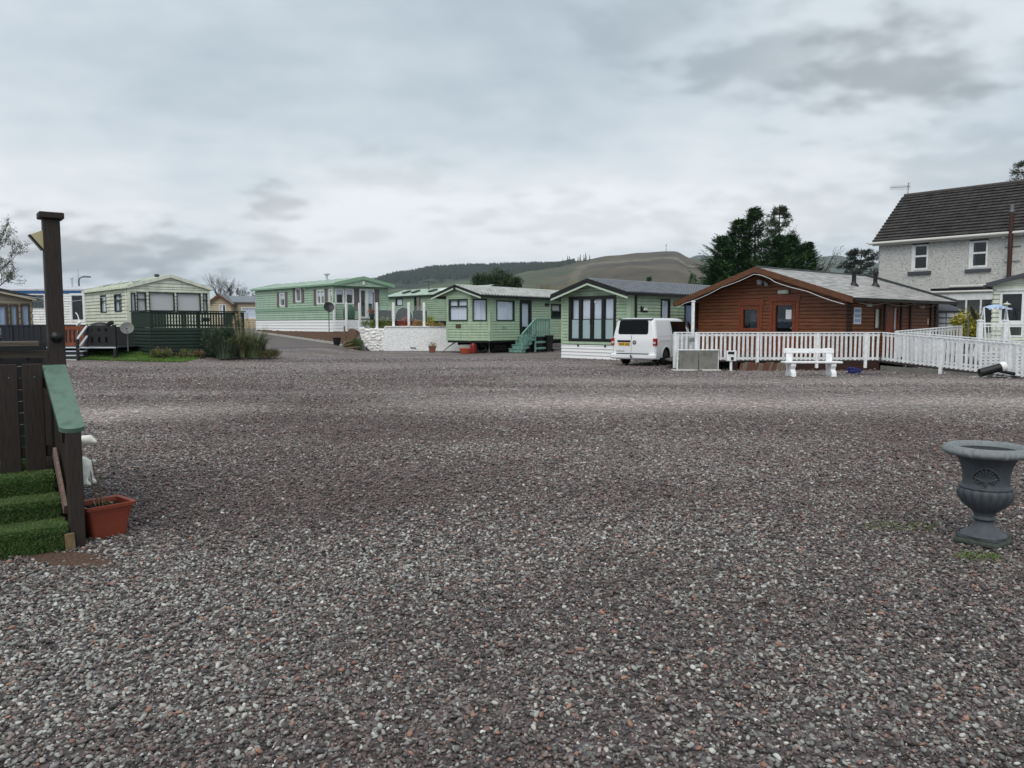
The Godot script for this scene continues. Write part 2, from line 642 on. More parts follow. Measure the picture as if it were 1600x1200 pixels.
# a gabled roof over x 0..w, z 0..-l; e eave height at the wall, ax apex x, ay apex height; returns the slab part
func gable_roof(root: Node3D, w: float, l: float, e: float, ax: float, ay: float, ov: float, fo: float, bo: float, o: Dictionary) -> MeshInstance3D:
	var k := (ay - e) / ax
	var k2 := (ay - e) / (w - ax)
	var el := Vector2(-ov, e - ov * k)
	var er := Vector2(w + ov, e - ov * k2)
	var rp := Vector2(ax, ay)
	var th := Vector2(0, 0.07)
	var mb := MB.new()
	mb.prism(PackedVector2Array([el, rp, rp + th, el + th]), fo, -l - bo)
	mb.prism(PackedVector2Array([rp, er, er + th, rp + th]), fo, -l - bo)
	var slab := put(mb, "roof", root, o.get("slab", o.mat))
	var up := Vector2(0, 0.072)
	if o.get("courses", 0) > 0:
		slope(slab, el + up, rp + up, fo, -l - bo, o)
		slope(slab, er + up, rp + up, fo, -l - bo, o)
		var cap := MB.new()
		cap.tube([Vector3(ax, ay + 0.085, fo), Vector3(ax, ay + 0.085, -l - bo)], [0.05, 0.05], 8)
		put(cap, "ridge_cap", slab, o.get("cap", o.mat))
	else:
		var z := fo - 0.6
		while z > -l - bo:
			var s := MB.new()
			s.prism(PackedVector2Array([el + up, rp + up, rp + up + Vector2(0, 0.025), el + up + Vector2(0, 0.025)]), z, z - 0.05)
			s.prism(PackedVector2Array([rp + up, er + up, er + up + Vector2(0, 0.025), rp + up + Vector2(0, 0.025)]), z, z - 0.05)
			put(s, "roof_seam", slab, o.mat)
			z -= 1.22
	var bm: Material = o.get("barge", o.mat)
	var bh: float = o.get("bh", 0.16)
	for q in [[el, rp], [rp, er]]:
		for zz in [fo + 0.025, -l - bo]:
			var b := MB.new()
			b.prism(PackedVector2Array([q[0] - Vector2(0, bh - 0.07), q[1] - Vector2(0, bh - 0.07), q[1] + Vector2(0, 0.11), q[0] + Vector2(0, 0.11)]), zz, zz - 0.025)
			put(b, "bargeboard", root, bm)
		if o.has("barge2"):   # a pale strip under the front bargeboard
			var b2 := MB.new()
			b2.prism(PackedVector2Array([q[0] - Vector2(0, bh + 0.02), q[1] - Vector2(0, bh + 0.02), q[1] - Vector2(0, bh - 0.066), q[0] - Vector2(0, bh - 0.066)]), fo + 0.012, fo - 0.03)
			put(b2, "verge_strip", root, o.barge2)
	for q in [[el, -1.0], [er, 1.0]]:
		var g := MB.new()
		g.span(Vector3(q[0].x + q[1] * 0.09, q[0].y - 0.05, fo - 0.03), Vector3(q[0].x + q[1] * 0.002, q[0].y + 0.05, -l - bo + 0.03))
		put(g, "gutter", root, o.get("gutter", bm))
	return slab


# ---------------------------------------------------------------- fences of upright pickets
# runs from p0 to p1 (feet of the pickets), o: h height, pitch, w, t, mat, posts (shares), post_w, post_h, post_down, rails (heights), top (cap)
func fence(called: String, label: String, p0: Vector3, p1: Vector3, o: Dictionary) -> Node3D:
	var root := thing(called, label, o.get("category", "fence"), p0, 0.0, o.get("group", ""))
	fence_in(root, Vector3.ZERO, p1 - p0, o)
	return root


func fence_in(root: Node3D, q0: Vector3, q1: Vector3, o: Dictionary) -> void:
	var d := q1 - q0
	var L := Vector2(d.x, d.z).length()
	var ang := atan2(-d.z, d.x)
	var bs := Basis(UPV, ang)
	var h: float = o.get("h", 1.0)
	var w: float = o.get("w", 0.07)
	var t: float = o.get("t", 0.02)
	var mat: Material = o.mat
	var pmeshes := []
	var g: float = o.get("gap", 0.05)
	for k in 4:
		var pm := MB.new()
		pm.col = grey(1.0 - 0.055 * k)
		pm.box(Vector3(0, (h - 0.03 + g) * 0.5, t * 0.5 + 0.022), Vector3(w * (1.0 + 0.06 * (k - 1.5)), h - 0.03 - g, t))
		pmeshes.append(pm.mesh())
	var n := int(L / o.get("pitch", 0.13))
	for i in n:
		var k := (i + 0.5) / n
		var skip := false
		for s in o.get("posts", []):
			if absf(k - s) * L < o.get("post_w", 0.09) * 0.55 + 0.01: skip = true
		if skip: continue
		var tilt := Basis(Vector3(0, 0, 1), (rng.randf() - 0.5) * 0.03).scaled(Vector3(1.0, 1.0 + (rng.randf() - 0.6) * 0.02, 1.0))
		var p := inst(pmeshes[rng.randi() % 4], o.get("picket_name", "picket"), root, mat, Transform3D(bs * tilt, q0 + d * k))
	for r in o.get("rails", [0.14, h - 0.12]):
		var rm := MB.new()
		var hh: float = o.get("rail_h", 0.08)
		var a: Vector3 = q0 + UPV * (r - hh * 0.5)
		var b: Vector3 = q1 + UPV * (r - hh * 0.5)
		var zf := bs * Vector3(0, 0, 0.02)
		var zb := bs * Vector3(0, 0, -0.025)
		rm.hexa([a + zf, b + zf, b + zb, a + zb, a + zf + UPV * hh, b + zf + UPV * hh, b + zb + UPV * hh, a + zb + UPV * hh])
		put(rm, "rail", root, mat)
	if o.get("top", true):
		var tm := MB.new()
		var a := q0 + UPV * (h - 0.028)
		var b := q1 + UPV * (h - 0.028)
		var zf := bs * Vector3(0, 0, 0.065)
		var zb := bs * Vector3(0, 0, -0.045)
		tm.hexa([a + zf, b + zf, b + zb, a + zb, a + zf + UPV * 0.034, b + zf + UPV * 0.034, b + zb + UPV * 0.034, a + zb + UPV * 0.034])
		put(tm, "top_rail", root, o.get("top_mat", mat))
	var pw: float = o.get("post_w", 0.09)
	var ph: float = o.get("post_h", h + 0.0)
	var dn: float = o.get("post_down", 0.0)
	var po := MB.new()
	po.bevelled(Vector3(0, (ph - dn) * 0.5, 0), Vector3(pw, ph + dn, pw), 0.008)
	var pmsh := po.mesh()
	for s in o.get("posts", []):
		inst(pmsh, "post", root, mat, Transform3D(bs, q0 + d * s + bs * Vector3(0, 0, 0.0)))


# ---------------------------------------------------------------- plants
func leaf(mb: MB, p: Vector3, d: Vector3, up: Vector3, l: float, w: float) -> void:
	var s := d.cross(up).normalized() * w * 0.5
	var m := p + d * l * 0.5 + up * l * 0.08
	var nm := s.cross(d).normalized()
	var e := p + d * l
	mb.trin(p, m + s, m - s, nm, nm, nm)
	mb.trin(m - s, m + s, e, nm, nm, nm)


func rdir() -> Vector3:
	var z := rng.randf_range(-1, 1)
	var t := rng.randf() * TAU
	var r := sqrt(1 - z * z)
	return Vector3(r * cos(t), z, r * sin(t))


# leaves through an uneven volume of clumps. clumps: [centre, radius]
func foliage(mb: MB, clumps: Array, per: int, l: float, w: float, cols: Array, upness := 0.3) -> void:
	for q in clumps:
		var tone: Color = cols[rng.randi() % cols.size()]
		for k in per:
			var d := rdir()
			var rr: float = pow(rng.randf(), 0.45)
			var p: Vector3 = q[0] + d * q[1] * rr
			var v := 0.75 + rng.randf() * 0.5
			mb.col = Color(tone.r * v, tone.g * v, tone.b * v)
			var ld := (d + rdir() * 0.9 + UPV * upness).normalized()
			leaf(mb, p, ld, rdir(), l * (0.6 + rng.randf() * 0.8), w * (0.6 + rng.randf() * 0.8))


func clumped(c: Vector3, r: Vector3, n: int, size: float) -> Array:
	var out := []
	for i in n:
		var d := rdir()
		var k := pow(rng.randf(), 0.4)
		out.append([c + Vector3(d.x * r.x, d.y * r.y, d.z * r.z) * k, size * (0.6 + rng.randf() * 0.8)])
	return out


# feathery conifer whose sprays reach the ground
func cypress(label: String, at: Vector3, h: float, r: float, sd: int, cols: Array) -> void:
	rng.seed = sd
	var root := thing("cypress_tree", label, "tree", at, 0.0, "tall dark cypresses behind the log cabin")
	var tr := MB.new()
	tr.tube([Vector3.ZERO, Vector3(0.05, h * 0.5, 0), Vector3(0, h * 0.97, 0.03)], [0.16, 0.09, 0.015], 7)
	put(tr, "trunk", root, mats.bark)
	var mb := MB.new()
	for i in 470:
		var k := pow(rng.randf(), 0.75)
		var y := 0.3 + (h - 0.45) * k
		var az := rng.randf() * TAU
		var reach := r * (1.25 * pow(1.0 - k, 0.74)) * (0.45 + rng.randf() * 0.85) + 0.11
		if rng.randf() < 0.10: reach *= 1.3
		var out := Vector3(cos(az), 0, sin(az))
		var tilt := 0.35 + rng.randf() * 0.55
		var tone: Color = cols[rng.randi() % cols.size()]
		var tip := Vector3(0, y, 0) + out * reach + UPV * reach * tilt
		var side := out.cross(UPV)
		var nsp := 16 + int(reach * 16)
		for j in nsp:
			var u := 0.25 + 0.75 * (j + rng.randf()) / nsp
			var p := Vector3(0, y, 0).lerp(tip, u) + UPV * (0.12 * sin(u * 2.6) * reach) + rdir() * 0.05
			var sg := -1.0 if j % 2 == 0 else 1.0
			var d := (out * 0.8 + side * sg * (0.5 + rng.randf() * 0.5) + UPV * rng.randf_range(-0.25, 0.5)).normalized()
			if j >= nsp - 2: d = (out + UPV * (tilt * 0.8)).normalized()
			var v := 0.7 + rng.randf() * 0.6
			mb.col = Color(tone.r * v, tone.g * v, tone.b * v)
			leaf(mb, p, d, (UPV + rdir() * 0.5).normalized(), (0.20 + 0.24 * rng.randf()) * (1.15 - 0.5 * u), 0.055 + 0.03 * rng.randf())
	# leading shoot
	for j in 40:
		var y := h * (0.86 + 0.14 * j / 40.0)
		var d := (rdir() * 0.6 + UPV).normalized()
		mb.col = cols[0]
		leaf(mb, Vector3(0, y, 0), d, rdir(), 0.10 + 0.2 * (1.0 - j / 40.0), 0.04)
	put(mb, "crown", root, mats.leaf)


# pine with whorls of open branches carrying tufts
func pine(label: String, at: Vector3, h: float, r: float, base: float, sd: int, cols: Array, o := {}) -> void:
	rng.seed = sd
	var root := thing("pine_tree", label, "tree", at, 0.0, o.get("group", ""))
	var tr := MB.new()
	tr.tube([Vector3.ZERO, Vector3(0.06, h * 0.5, 0), Vector3(0, h * 0.98, 0)], [0.17, 0.11, 0.02], 7)
	put(tr, "trunk", root, mats.bark)
	var mb := MB.new()
	var br := MB.new()
	var n: int = o.get("whorls", 12)
	var tuft: int = o.get("tuft", 26)
	for i in n:
		var k := (i + rng.randf() * 0.5) / n
		var y := lerpf(base, h * 0.97, k)
		var shape: float = pow(1.0 - k, 0.75) if not o.has("round") else sqrt(maxf(0.05, 1.0 - pow(k * 1.25 - 0.35, 2.0) * 1.1))
		for b in 6:
			if rng.randf() < 0.16: continue
			var az := rng.randf() * TAU
			var out := Vector3(cos(az), 0, sin(az))
			var reach := r * shape * (0.6 + rng.randf() * 0.55) + 0.12
			var rise: float = o.get("rise", 0.28) * reach
			var tip := Vector3(0, y + rise, 0) + out * reach
			br.tube([Vector3(0, y, 0), Vector3(0, y + rise * 0.4, 0) + out * reach * 0.55, tip], [0.035, 0.022, 0.008], 4, false)
			var tone: Color = cols[rng.randi() % cols.size()]
			for j in 5:
				var u := 0.45 + 0.55 * j / 4.0
				var c := Vector3(0, y, 0).lerp(tip, u) + rdir() * 0.08
				for t in tuft:
					var v := 0.7 + rng.randf() * 0.6
					mb.col = Color(tone.r * v, tone.g * v, tone.b * v)
					var d := (rdir() + out * 0.5 + UPV * 0.5).normalized()
					leaf(mb, c + rdir() * 0.06 * r, d, rdir(), o.get("needle", 0.22) * (0.6 + rng.randf() * 0.7), o.get("nw", 0.035))
	put(br, "branches", root, mats.bark)
	put(mb, "crown", root, mats.leaf)


func bare_branch(mb: MB, lv: MB, p: Vector3, d: Vector3, l: float, r: float, depth: int, leaves: float, cols: Array) -> void:
	var mid := p + d * l * 0.5 + rdir() * l * 0.06
	var e := p + d * l + rdir() * l * 0.07
	mb.tube([p, mid, e], [r, r * 0.85, r * 0.65], 4 if depth > 0 else 3, false)
	if depth <= 1 and leaves > 0.0:
		for k in int(leaves):
			var v := 0.7 + rng.randf() * 0.6
			var t: Color = cols[rng.randi() % cols.size()]
			lv.col = Color(t.r * v, t.g * v, t.b * v)
			leaf(lv, p.lerp(e, rng.randf()) + rdir() * 0.1, rdir(), rdir(), 0.10 + rng.randf() * 0.07, 0.06)
	if depth == 0: return
	var n := 3 + rng.randi() % 2
	for i in n:
		var u := 0.45 + 0.55 * (i + 1.0) / n
		var nd := (d + rdir() * 0.75 + UPV * 0.18).normalized()
		bare_branch(mb, lv, p.lerp(e, u), nd, l * (0.55 + rng.randf() * 0.25), r * 0.55, depth - 1, leaves, cols)


func bare_tree(label: String, at: Vector3, h: float, sd: int, leaves: float, cols: Array, depth := 4) -> void:
	rng.seed = sd
	var root := thing("bare_tree", label, "tree", at)
	var mb := MB.new()
	var lv := MB.new()
	bare_branch(mb, lv, Vector3.ZERO, Vector3(0.04, 1, 0).normalized(), h * 0.42, h * 0.016, depth, leaves, cols)
	put(mb, "branches", root, mats.twig)
	if lv.v.size(): put(lv, "leaves", root, mats.leaf)


# ---------------------------------------------------------------- smooth bodies: capsules joined and meshed
# caps: [a, b, ra, rb]; returns a smooth surface (surface nets)
func body(caps: Array, cell: float, blend: float) -> MB:
	var lo := Vector3(1e9, 1e9, 1e9)
	var hi := -lo
	for q in caps:
		var rr := maxf(q[2], q[3]) + cell * 2.5
		for p in [q[0], q[1]]:
			lo = lo.min(p - Vector3.ONE * rr)
			hi = hi.max(p + Vector3.ONE * rr)
	var nx := int((hi.x - lo.x) / cell) + 2
	var ny := int((hi.y - lo.y) / cell) + 2
	var nz := int((hi.z - lo.z) / cell) + 2
	var f := PackedFloat32Array()
	f.resize(nx * ny * nz)
	f.fill(1.0)
	var first := true
	for q in caps:
		var a: Vector3 = q[0]
		var ab: Vector3 = q[1] - q[0]
		var l2 := maxf(ab.length_squared(), 1e-9)
		var reach: float = maxf(q[2], q[3]) + 0.12
		var bl := q[0].min(q[1]) - Vector3.ONE * reach as Vector3
		var bh := q[0].max(q[1]) + Vector3.ONE * reach as Vector3
		for z in range(maxi(0, int((bl.z - lo.z) / cell)), mini(nz, int((bh.z - lo.z) / cell) + 1)):
			for y in range(maxi(0, int((bl.y - lo.y) / cell)), mini(ny, int((bh.y - lo.y) / cell) + 1)):
				for x in range(maxi(0, int((bl.x - lo.x) / cell)), mini(nx, int((bh.x - lo.x) / cell) + 1)):
					var p := lo + Vector3(x, y, z) * cell
					var t := clampf((p - a).dot(ab) / l2, 0.0, 1.0)
					var dd: float = (p - a - ab * t).length() - lerpf(q[2], q[3], t)
					var i := (z * ny + y) * nx + x
					var old := f[i]
					var h := maxf(blend - absf(dd - old), 0.0) / blend
					f[i] = minf(dd, old) - h * h * blend * 0.25
	var at := {}
	var pos := PackedVector3Array()
	for z in nz - 1:
		for y in ny - 1:
			for x in nx - 1:
				var sum := Vector3.ZERO
				var cnt := 0
				var inside := 0
				var val := []
				for k in 8:
					var vv := f[((z + (k >> 2)) * ny + y + ((k >> 1) & 1)) * nx + x + (k & 1)]
					val.append(vv)
					if vv < 0: inside += 1
				if inside == 0 or inside == 8: continue
				for e in [[0, 1], [2, 3], [4, 5], [6, 7], [0, 2], [1, 3], [4, 6], [5, 7], [0, 4], [1, 5], [2, 6], [3, 7]]:
					var va: float = val[e[0]]
					var vb: float = val[e[1]]
					if (va < 0) != (vb < 0):
						var t := va / (va - vb)
						var pa := Vector3(e[0] & 1, (e[0] >> 1) & 1, e[0] >> 2)
						var pb := Vector3(e[1] & 1, (e[1] >> 1) & 1, e[1] >> 2)
						sum += pa.lerp(pb, t)
						cnt += 1
				at[(z * ny + y) * nx + x] = pos.size()
				pos.push_back(lo + (Vector3(x, y, z) + sum / cnt) * cell)
	var nn := PackedVector3Array()
	nn.resize(pos.size())
	var faces := []
	var st := [1, nx, nx * ny]
	for z in range(1, nz - 1):
		for y in range(1, ny - 1):
			for x in range(1, nx - 1):
				var i := (z * ny + y) * nx + x
				for ax in 3:
					var s0 := f[i] < 0
					if s0 == (f[i + st[ax]] < 0): continue
					var u: int = st[(ax + 1) % 3]
					var w: int = st[(ax + 2) % 3]
					var q := [at.get(i - u - w, -1), at.get(i - w, -1), at.get(i, -1), at.get(i - u, -1)]
					if q.min() < 0: continue
					if not s0: q.reverse()
					faces.append(q)
					var m := (pos[q[2]] - pos[q[0]]).cross(pos[q[3]] - pos[q[1]])
					for k in q: nn[k] += m
	for k in nn.size(): nn[k] = nn[k].normalized()
	var mb := MB.new()
	for q in faces:
		mb.trin(pos[q[0]], pos[q[1]], pos[q[2]], nn[q[0]], nn[q[1]], nn[q[2]])
		mb.trin(pos[q[0]], pos[q[2]], pos[q[3]], nn[q[0]], nn[q[2]], nn[q[3]])
	return mb


func multi(m: Mesh, called: String, parent: Node, mat: Material, buf: PackedFloat32Array, count: int) -> MultiMeshInstance3D:
	var mm := MultiMesh.new()
	mm.transform_format = MultiMesh.TRANSFORM_3D
	mm.use_colors = true
	mm.mesh = m
	mm.instance_count = count
	mm.buffer = buf
	var o := MultiMeshInstance3D.new()
	o.multimesh = mm
	o.material_override = mat
	o.set_meta("kind", "stuff")
	hang(parent, o, called)
	return o


func letters(text: String, size: float, depth: float, parent: Node, mat: Material, tf: Transform3D, called := "lettering", font := "Droid Sans", bold := 700) -> MeshInstance3D:
	var t := TextMesh.new()
	var sf := SystemFont.new()
	sf.font_names = PackedStringArray([font])
	sf.font_weight = bold
	t.font = sf
	t.text = text
	t.font_size = 64
	t.pixel_size = size / 64.0
	t.depth = depth
	return inst(t, called, parent, mat, tf)


func make_mats() -> void:
	var brd := Vector3(0.35, 2.2, 0.35)
	M("gravel", Color(1, 1, 1), 0.75, {t = "stones", h = "stones_h", hs = 1.2, s = Vector3(0.42, 0.42, 0.42)})
	M("stone", Color(1, 1, 1), 0.62, {spec = 0.45})
	M("earth", Color(0.42, 0.32, 0.26), 0.95, {t = "grit", s = Vector3(0.6, 0.6, 0.6), h = "grit", hs = 4.0})
	M("drive", Color(0.47, 0.44, 0.44), 0.85, {t = "grit", s = Vector3(0.8, 0.8, 0.8), h = "grit", hs = 0.8})
	M("hill", Color(1, 1, 1), 0.95, {t = "dirty", s = Vector3(0.006, 0.006, 0.006)})
	M("leaf", Color(1, 1, 1), 0.6, {back = Color(0.10, 0.13, 0.04)})
	M("far_leaf", Color(1, 1, 1), 0.8)
	M("grass", Color(1, 1, 1), 0.7, {back = Color(0.10, 0.15, 0.03)})
	M("bark", Color(0.30, 0.25, 0.21), 0.9, {t = "grain", s = Vector3(2, 0.7, 2)})
	M("twig", Color(0.33, 0.30, 0.28), 0.9)
	M("green_a", Color(0.69, 0.78, 0.67), 0.55, {t = "grain", s = Vector3(0.35, 0.12, 0.35)})      # the two newer caravans
	M("green_b", Color(0.67, 0.775, 0.68), 0.5, {t = "grain", s = Vector3(0.3, 0.12, 0.3)})   # the long one up on the bank
	M("green_c", Color(0.64, 0.73, 0.63), 0.55, {t = "dirty", s = Vector3(0.25, 0.5, 0.25)})
	M("green_trim", Color(0.52, 0.66, 0.55), 0.5)
	M("roof_green", Color(0.68, 0.76, 0.70), 0.5, {t = "dirty", s = Vector3(0.3, 0.3, 0.3)})
	M("dark_green", Color(0.10, 0.19, 0.15), 0.45)
	M("cream", Color(0.88, 0.895, 0.83), 0.55, {t = "dirty", s = Vector3(0.8, 0.14, 0.8)})
	M("cream_roof", Color(0.80, 0.84, 0.76), 0.6, {t = "dirty", s = Vector3(0.3, 0.3, 0.3)})
	M("white", Color(0.94, 0.95, 0.95), 0.5, {t = "grain", s = Vector3(0.5, 0.18, 0.5)})
	M("white_plain", Color(0.95, 0.955, 0.96), 0.45)
	M("white_wood", Color(0.94, 0.95, 0.96), 0.5, {t = "grain", s = Vector3(0.9, 0.5, 0.9)})
	M("white_wall", Color(0.95, 0.96, 0.97), 0.8, {t = "grain", s = Vector3(0.5, 0.6, 0.5)})
	M("white_stone", Color(0.95, 0.95, 0.94), 0.8, {t = "dirty", s = Vector3(0.6, 0.6, 0.6), h = "grit", hs = 1.0})
	M("blue_trim", Color(0.16, 0.36, 0.58), 0.5)
	M("lilac_roof", Color(0.78, 0.79, 0.82), 0.6, {t = "dirty", s = Vector3(0.3, 0.3, 0.3)})
	M("beige", Color(0.64, 0.595, 0.53), 0.6, {t = "grain", s = Vector3(0.5, 0.9, 0.5)})
	M("beige_pale", Color(0.78, 0.72, 0.62), 0.6, {t = "grain", s = Vector3(0.5, 0.9, 0.5)})
	M("brown_frame", Color(0.30, 0.24, 0.20), 0.6)
	M("roof_dark", Color(0.20, 0.23, 0.24), 0.5, {t = "dirty", s = Vector3(0.3, 0.3, 0.3)})
	M("roof_slate", Color(0.42, 0.44, 0.47), 0.38, {t = "dirty", s = Vector3(0.35, 0.35, 0.35)})
	M("roof_pale", Color(0.70, 0.72, 0.70), 0.4, {t = "dirty", s = Vector3(0.35, 0.35, 0.35)})
	M("black", Color(0.045, 0.05, 0.055), 0.45)
	M("rubber", Color(0.05, 0.05, 0.05), 0.8, {t = "grain", s = Vector3(3, 3, 3)})
	M("under", Color(0.10, 0.10, 0.10), 0.8)
	M("steel", Color(0.55, 0.57, 0.58), 0.4, {m = 0.6})
	M("grey_metal", Color(0.42, 0.44, 0.45), 0.5, {m = 0.3})
	M("curtain", Color(0.88, 0.92, 0.98), 0.85, {back = Color(0.2, 0.2, 0.22)})
	M("curtain_blue", Color(0.62, 0.70, 0.84), 0.85, {back = Color(0.2, 0.2, 0.22)})
	M("blind", Color(0.84, 0.84, 0.84), 0.8)
	M("frost", Color(0.76, 0.85, 0.86), 0.35)
	M("shutter", Color(0.40, 0.37, 0.37), 0.6)
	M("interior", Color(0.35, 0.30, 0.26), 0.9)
	glass("glass", Color(0.5, 0.6, 0.62, 0.05))
	glass("glass_dark", Color(0.08, 0.10, 0.11, 0.45))
	glass("balustrade_glass", Color(0.75, 0.85, 0.82, 0.03))
	# weathered timber
	M("deck_green", Color(0.115, 0.205, 0.16), 0.75, {t = "wood", s = brd})
	M("deck_black", Color(0.10, 0.115, 0.125), 0.7, {t = "wood", s = brd})
	M("deck_navy", Color(0.09, 0.11, 0.19), 0.6, {t = "wood", s = brd})
	M("orange_wood", Color(0.52, 0.275, 0.155), 0.6, {t = "wood", s = Vector3(2.2, 0.5, 2.2)})
	M("porch_brown", Color(0.185, 0.150, 0.132), 0.72, {t = "wood", s = Vector3(9.0, 0.7, 9.0), h = "wood", hs = 0.12})
	M("porch_beam", Color(0.36, 0.33, 0.29), 0.8, {t = "wood", s = Vector3(0.8, 9.0, 9.0), h = "wood", hs = 0.15})
	M("porch_green", Color(0.37, 0.475, 0.425), 0.55, {t = "dirty", s = Vector3(2.2, 2.2, 2.2), h = "wood", hs = 0.1})
	M("pink_plank", Color(0.52, 0.43, 0.40), 0.75, {t = "wood", s = Vector3(6, 1, 6)})
	M("raw_wood", Color(0.50, 0.42, 0.31), 0.8, {t = "wood", s = Vector3(3, 1, 3)})
	M("log", Color(0.545, 0.32, 0.19), 0.5, {t = "wood", s = Vector3(0.3, 1.6, 0.3)})
	M("log_dark", Color(0.22, 0.105, 0.065), 0.5, {t = "wood", s = Vector3(0.3, 1.6, 0.3)})
	M("log_trim", Color(0.54, 0.25, 0.12), 0.45, {t = "wood", s = Vector3(0.8, 0.8, 0.8)})
	M("barge_brown", Color(0.42, 0.26, 0.16), 0.6, {t = "wood", s = Vector3(0.4, 1.4, 0.4)})
	M("shingle", Color(0.78, 0.77, 0.76), 0.38, {t = "dirty", s = Vector3(0.5, 0.5, 0.5)})
	M("teal_wood", Color(0.50, 0.67, 0.63), 0.6, {t = "wood", s = Vector3(0.8, 0.8, 0.8)})
	# house
	M("dash", Color(0.80, 0.80, 0.79), 0.9, {t = "dash", h = "dash_h", hs = 1.5, s = Vector3(0.42, 0.42, 0.42)})
	M("house_tile", Color(0.285, 0.268, 0.265), 0.75, {t = "dirty", s = Vector3(0.35, 0.35, 0.35)})
	M("sill_grey", Color(0.27, 0.28, 0.31), 0.7)
	M("pipe_brown", Color(0.24, 0.12, 0.10), 0.5)
	M("gutter_white", Color(0.80, 0.80, 0.78), 0.5)
	M("concrete", Color(0.47, 0.47, 0.45), 0.85, {t = "dirty", s = Vector3(0.6, 0.6, 0.6), h = "grit", hs = 0.4})
	M("pad", Color(0.70, 0.70, 0.68), 0.85, {t = "dirty", s = Vector3(0.8, 0.8, 0.8)})
	M("brick_brown", Color(0.42, 0.28, 0.23), 0.85, {t = "grain", s = Vector3(2, 2, 2)})
	M("brick_grey", Color(0.46, 0.42, 0.37), 0.85, {t = "grain", s = Vector3(2, 2, 2)})
	M("plinth", Color(0.30, 0.27, 0.25), 0.9, {t = "dirty", s = Vector3(0.5, 0.5, 0.5)})
	M("paint_white", Color(0.90, 0.91, 0.92), 0.28, {clear = 0.6})
	M("black_gloss", Color(0.012, 0.014, 0.016), 0.10, {spec = 0.35})
	M("red_lens", Color(0.62, 0.03, 0.03), 0.15, {clear = 0.8})
	M("clear_lens", Color(0.80, 0.72, 0.72), 0.15, {clear = 0.8})
	M("plate_yellow", Color(0.95, 0.72, 0.05), 0.4)
	M("terracotta", Color(0.55, 0.255, 0.175), 0.5, {t = "grain", s = Vector3(4, 4, 4)})
	M("pot_orange", Color(0.72, 0.33, 0.20), 0.7, {t = "grain", s = Vector3(3, 3, 3)})
	M("pot_brown", Color(0.50, 0.31, 0.23), 0.7, {t = "grain", s = Vector3(3, 3, 3)})
	M("red_paint", Color(0.48, 0.10, 0.07), 0.4)
	M("soil", Color(0.14, 0.11, 0.09), 0.95, {t = "grit", s = Vector3(4, 4, 4), h = "grit", hs = 0.8})
	M("urn", Color(0.29, 0.315, 0.34), 0.62, {t = "dirty", s = Vector3(5, 2.2, 5), h = "grit", hs = 0.08})
	M("urn_rim", Color(0.49, 0.515, 0.525), 0.75, {t = "dirty", s = Vector3(6, 6, 6), h = "grit", hs = 0.12})
	M("verge_pale", Color(0.74, 0.82, 0.74), 0.5)
	M("urn_in_shaded", Color(0.25, 0.27, 0.29), 0.9, {t = "dirty", s = Vector3(5, 5, 5)})  # urn grey darkened, painting the shade inside the bowl
	M("urn_base", Color(0.26, 0.285, 0.265), 0.8, {t = "moss", s = Vector3(5, 5, 5), h = "grit", hs = 0.12})
	M("lamb", Color(0.92, 0.92, 0.88), 0.6, {t = "grain", s = Vector3(8, 8, 8), h = "grit", hs = 0.1})
	M("turf_base", Color(0.20, 0.34, 0.12), 0.95, {t = "turf", s = Vector3(6, 6, 6)})
	M("solar", Color(0.74, 0.70, 0.55), 0.5)
	M("blue_paint", Color(0.66, 0.75, 0.88), 0.5)
	M("blue_rope", Color(0.06, 0.12, 0.40), 0.6)
	M("plastic_grey", Color(0.74, 0.76, 0.79), 0.5)
	M("plastic_grey2", Color(0.50, 0.52, 0.55), 0.55)
	M("dish", Color(0.42, 0.43, 0.42), 0.6)
	M("paper", Color(0.90, 0.92, 0.94), 0.8)
	M("tank_green", Color(0.12, 0.30, 0.20), 0.5)


# ---------------------------------------------------------------- ground
func compacted(x: float, z: float) -> float:   # where wheels have ground the stones to grit
	var w := sin(x * 0.21) * 0.5 + sin(x * 0.53 + 1.7) * 0.22
	var a := exp(-pow((z + 15.6 + w - 0.012 * x * x * 0.3) / 1.7, 2.0)) * sst(-4.5, 1.5, x)
	var b := exp(-pow((z + 14.2 + w * 0.6 + (x + 7.0) * 0.22) / 1.5, 2.0)) * sst(-3.5, -7.5, x)
	var c := exp(-pow((z + 21.5 + w) / 1.6, 2.0)) * 0.5 * sst(-2.0, 3.0, x)
	var e := exp(-pow((z + 31.0 + w * 2.0) / 2.2, 2.0)) * 0.35
	var g := exp(-pow((z + 18.6 + w) / 0.7, 2.0)) * 0.25
	return clampf(maxf(maxf(a, b), maxf(c, maxf(e, g))), 0.0, 1.0)


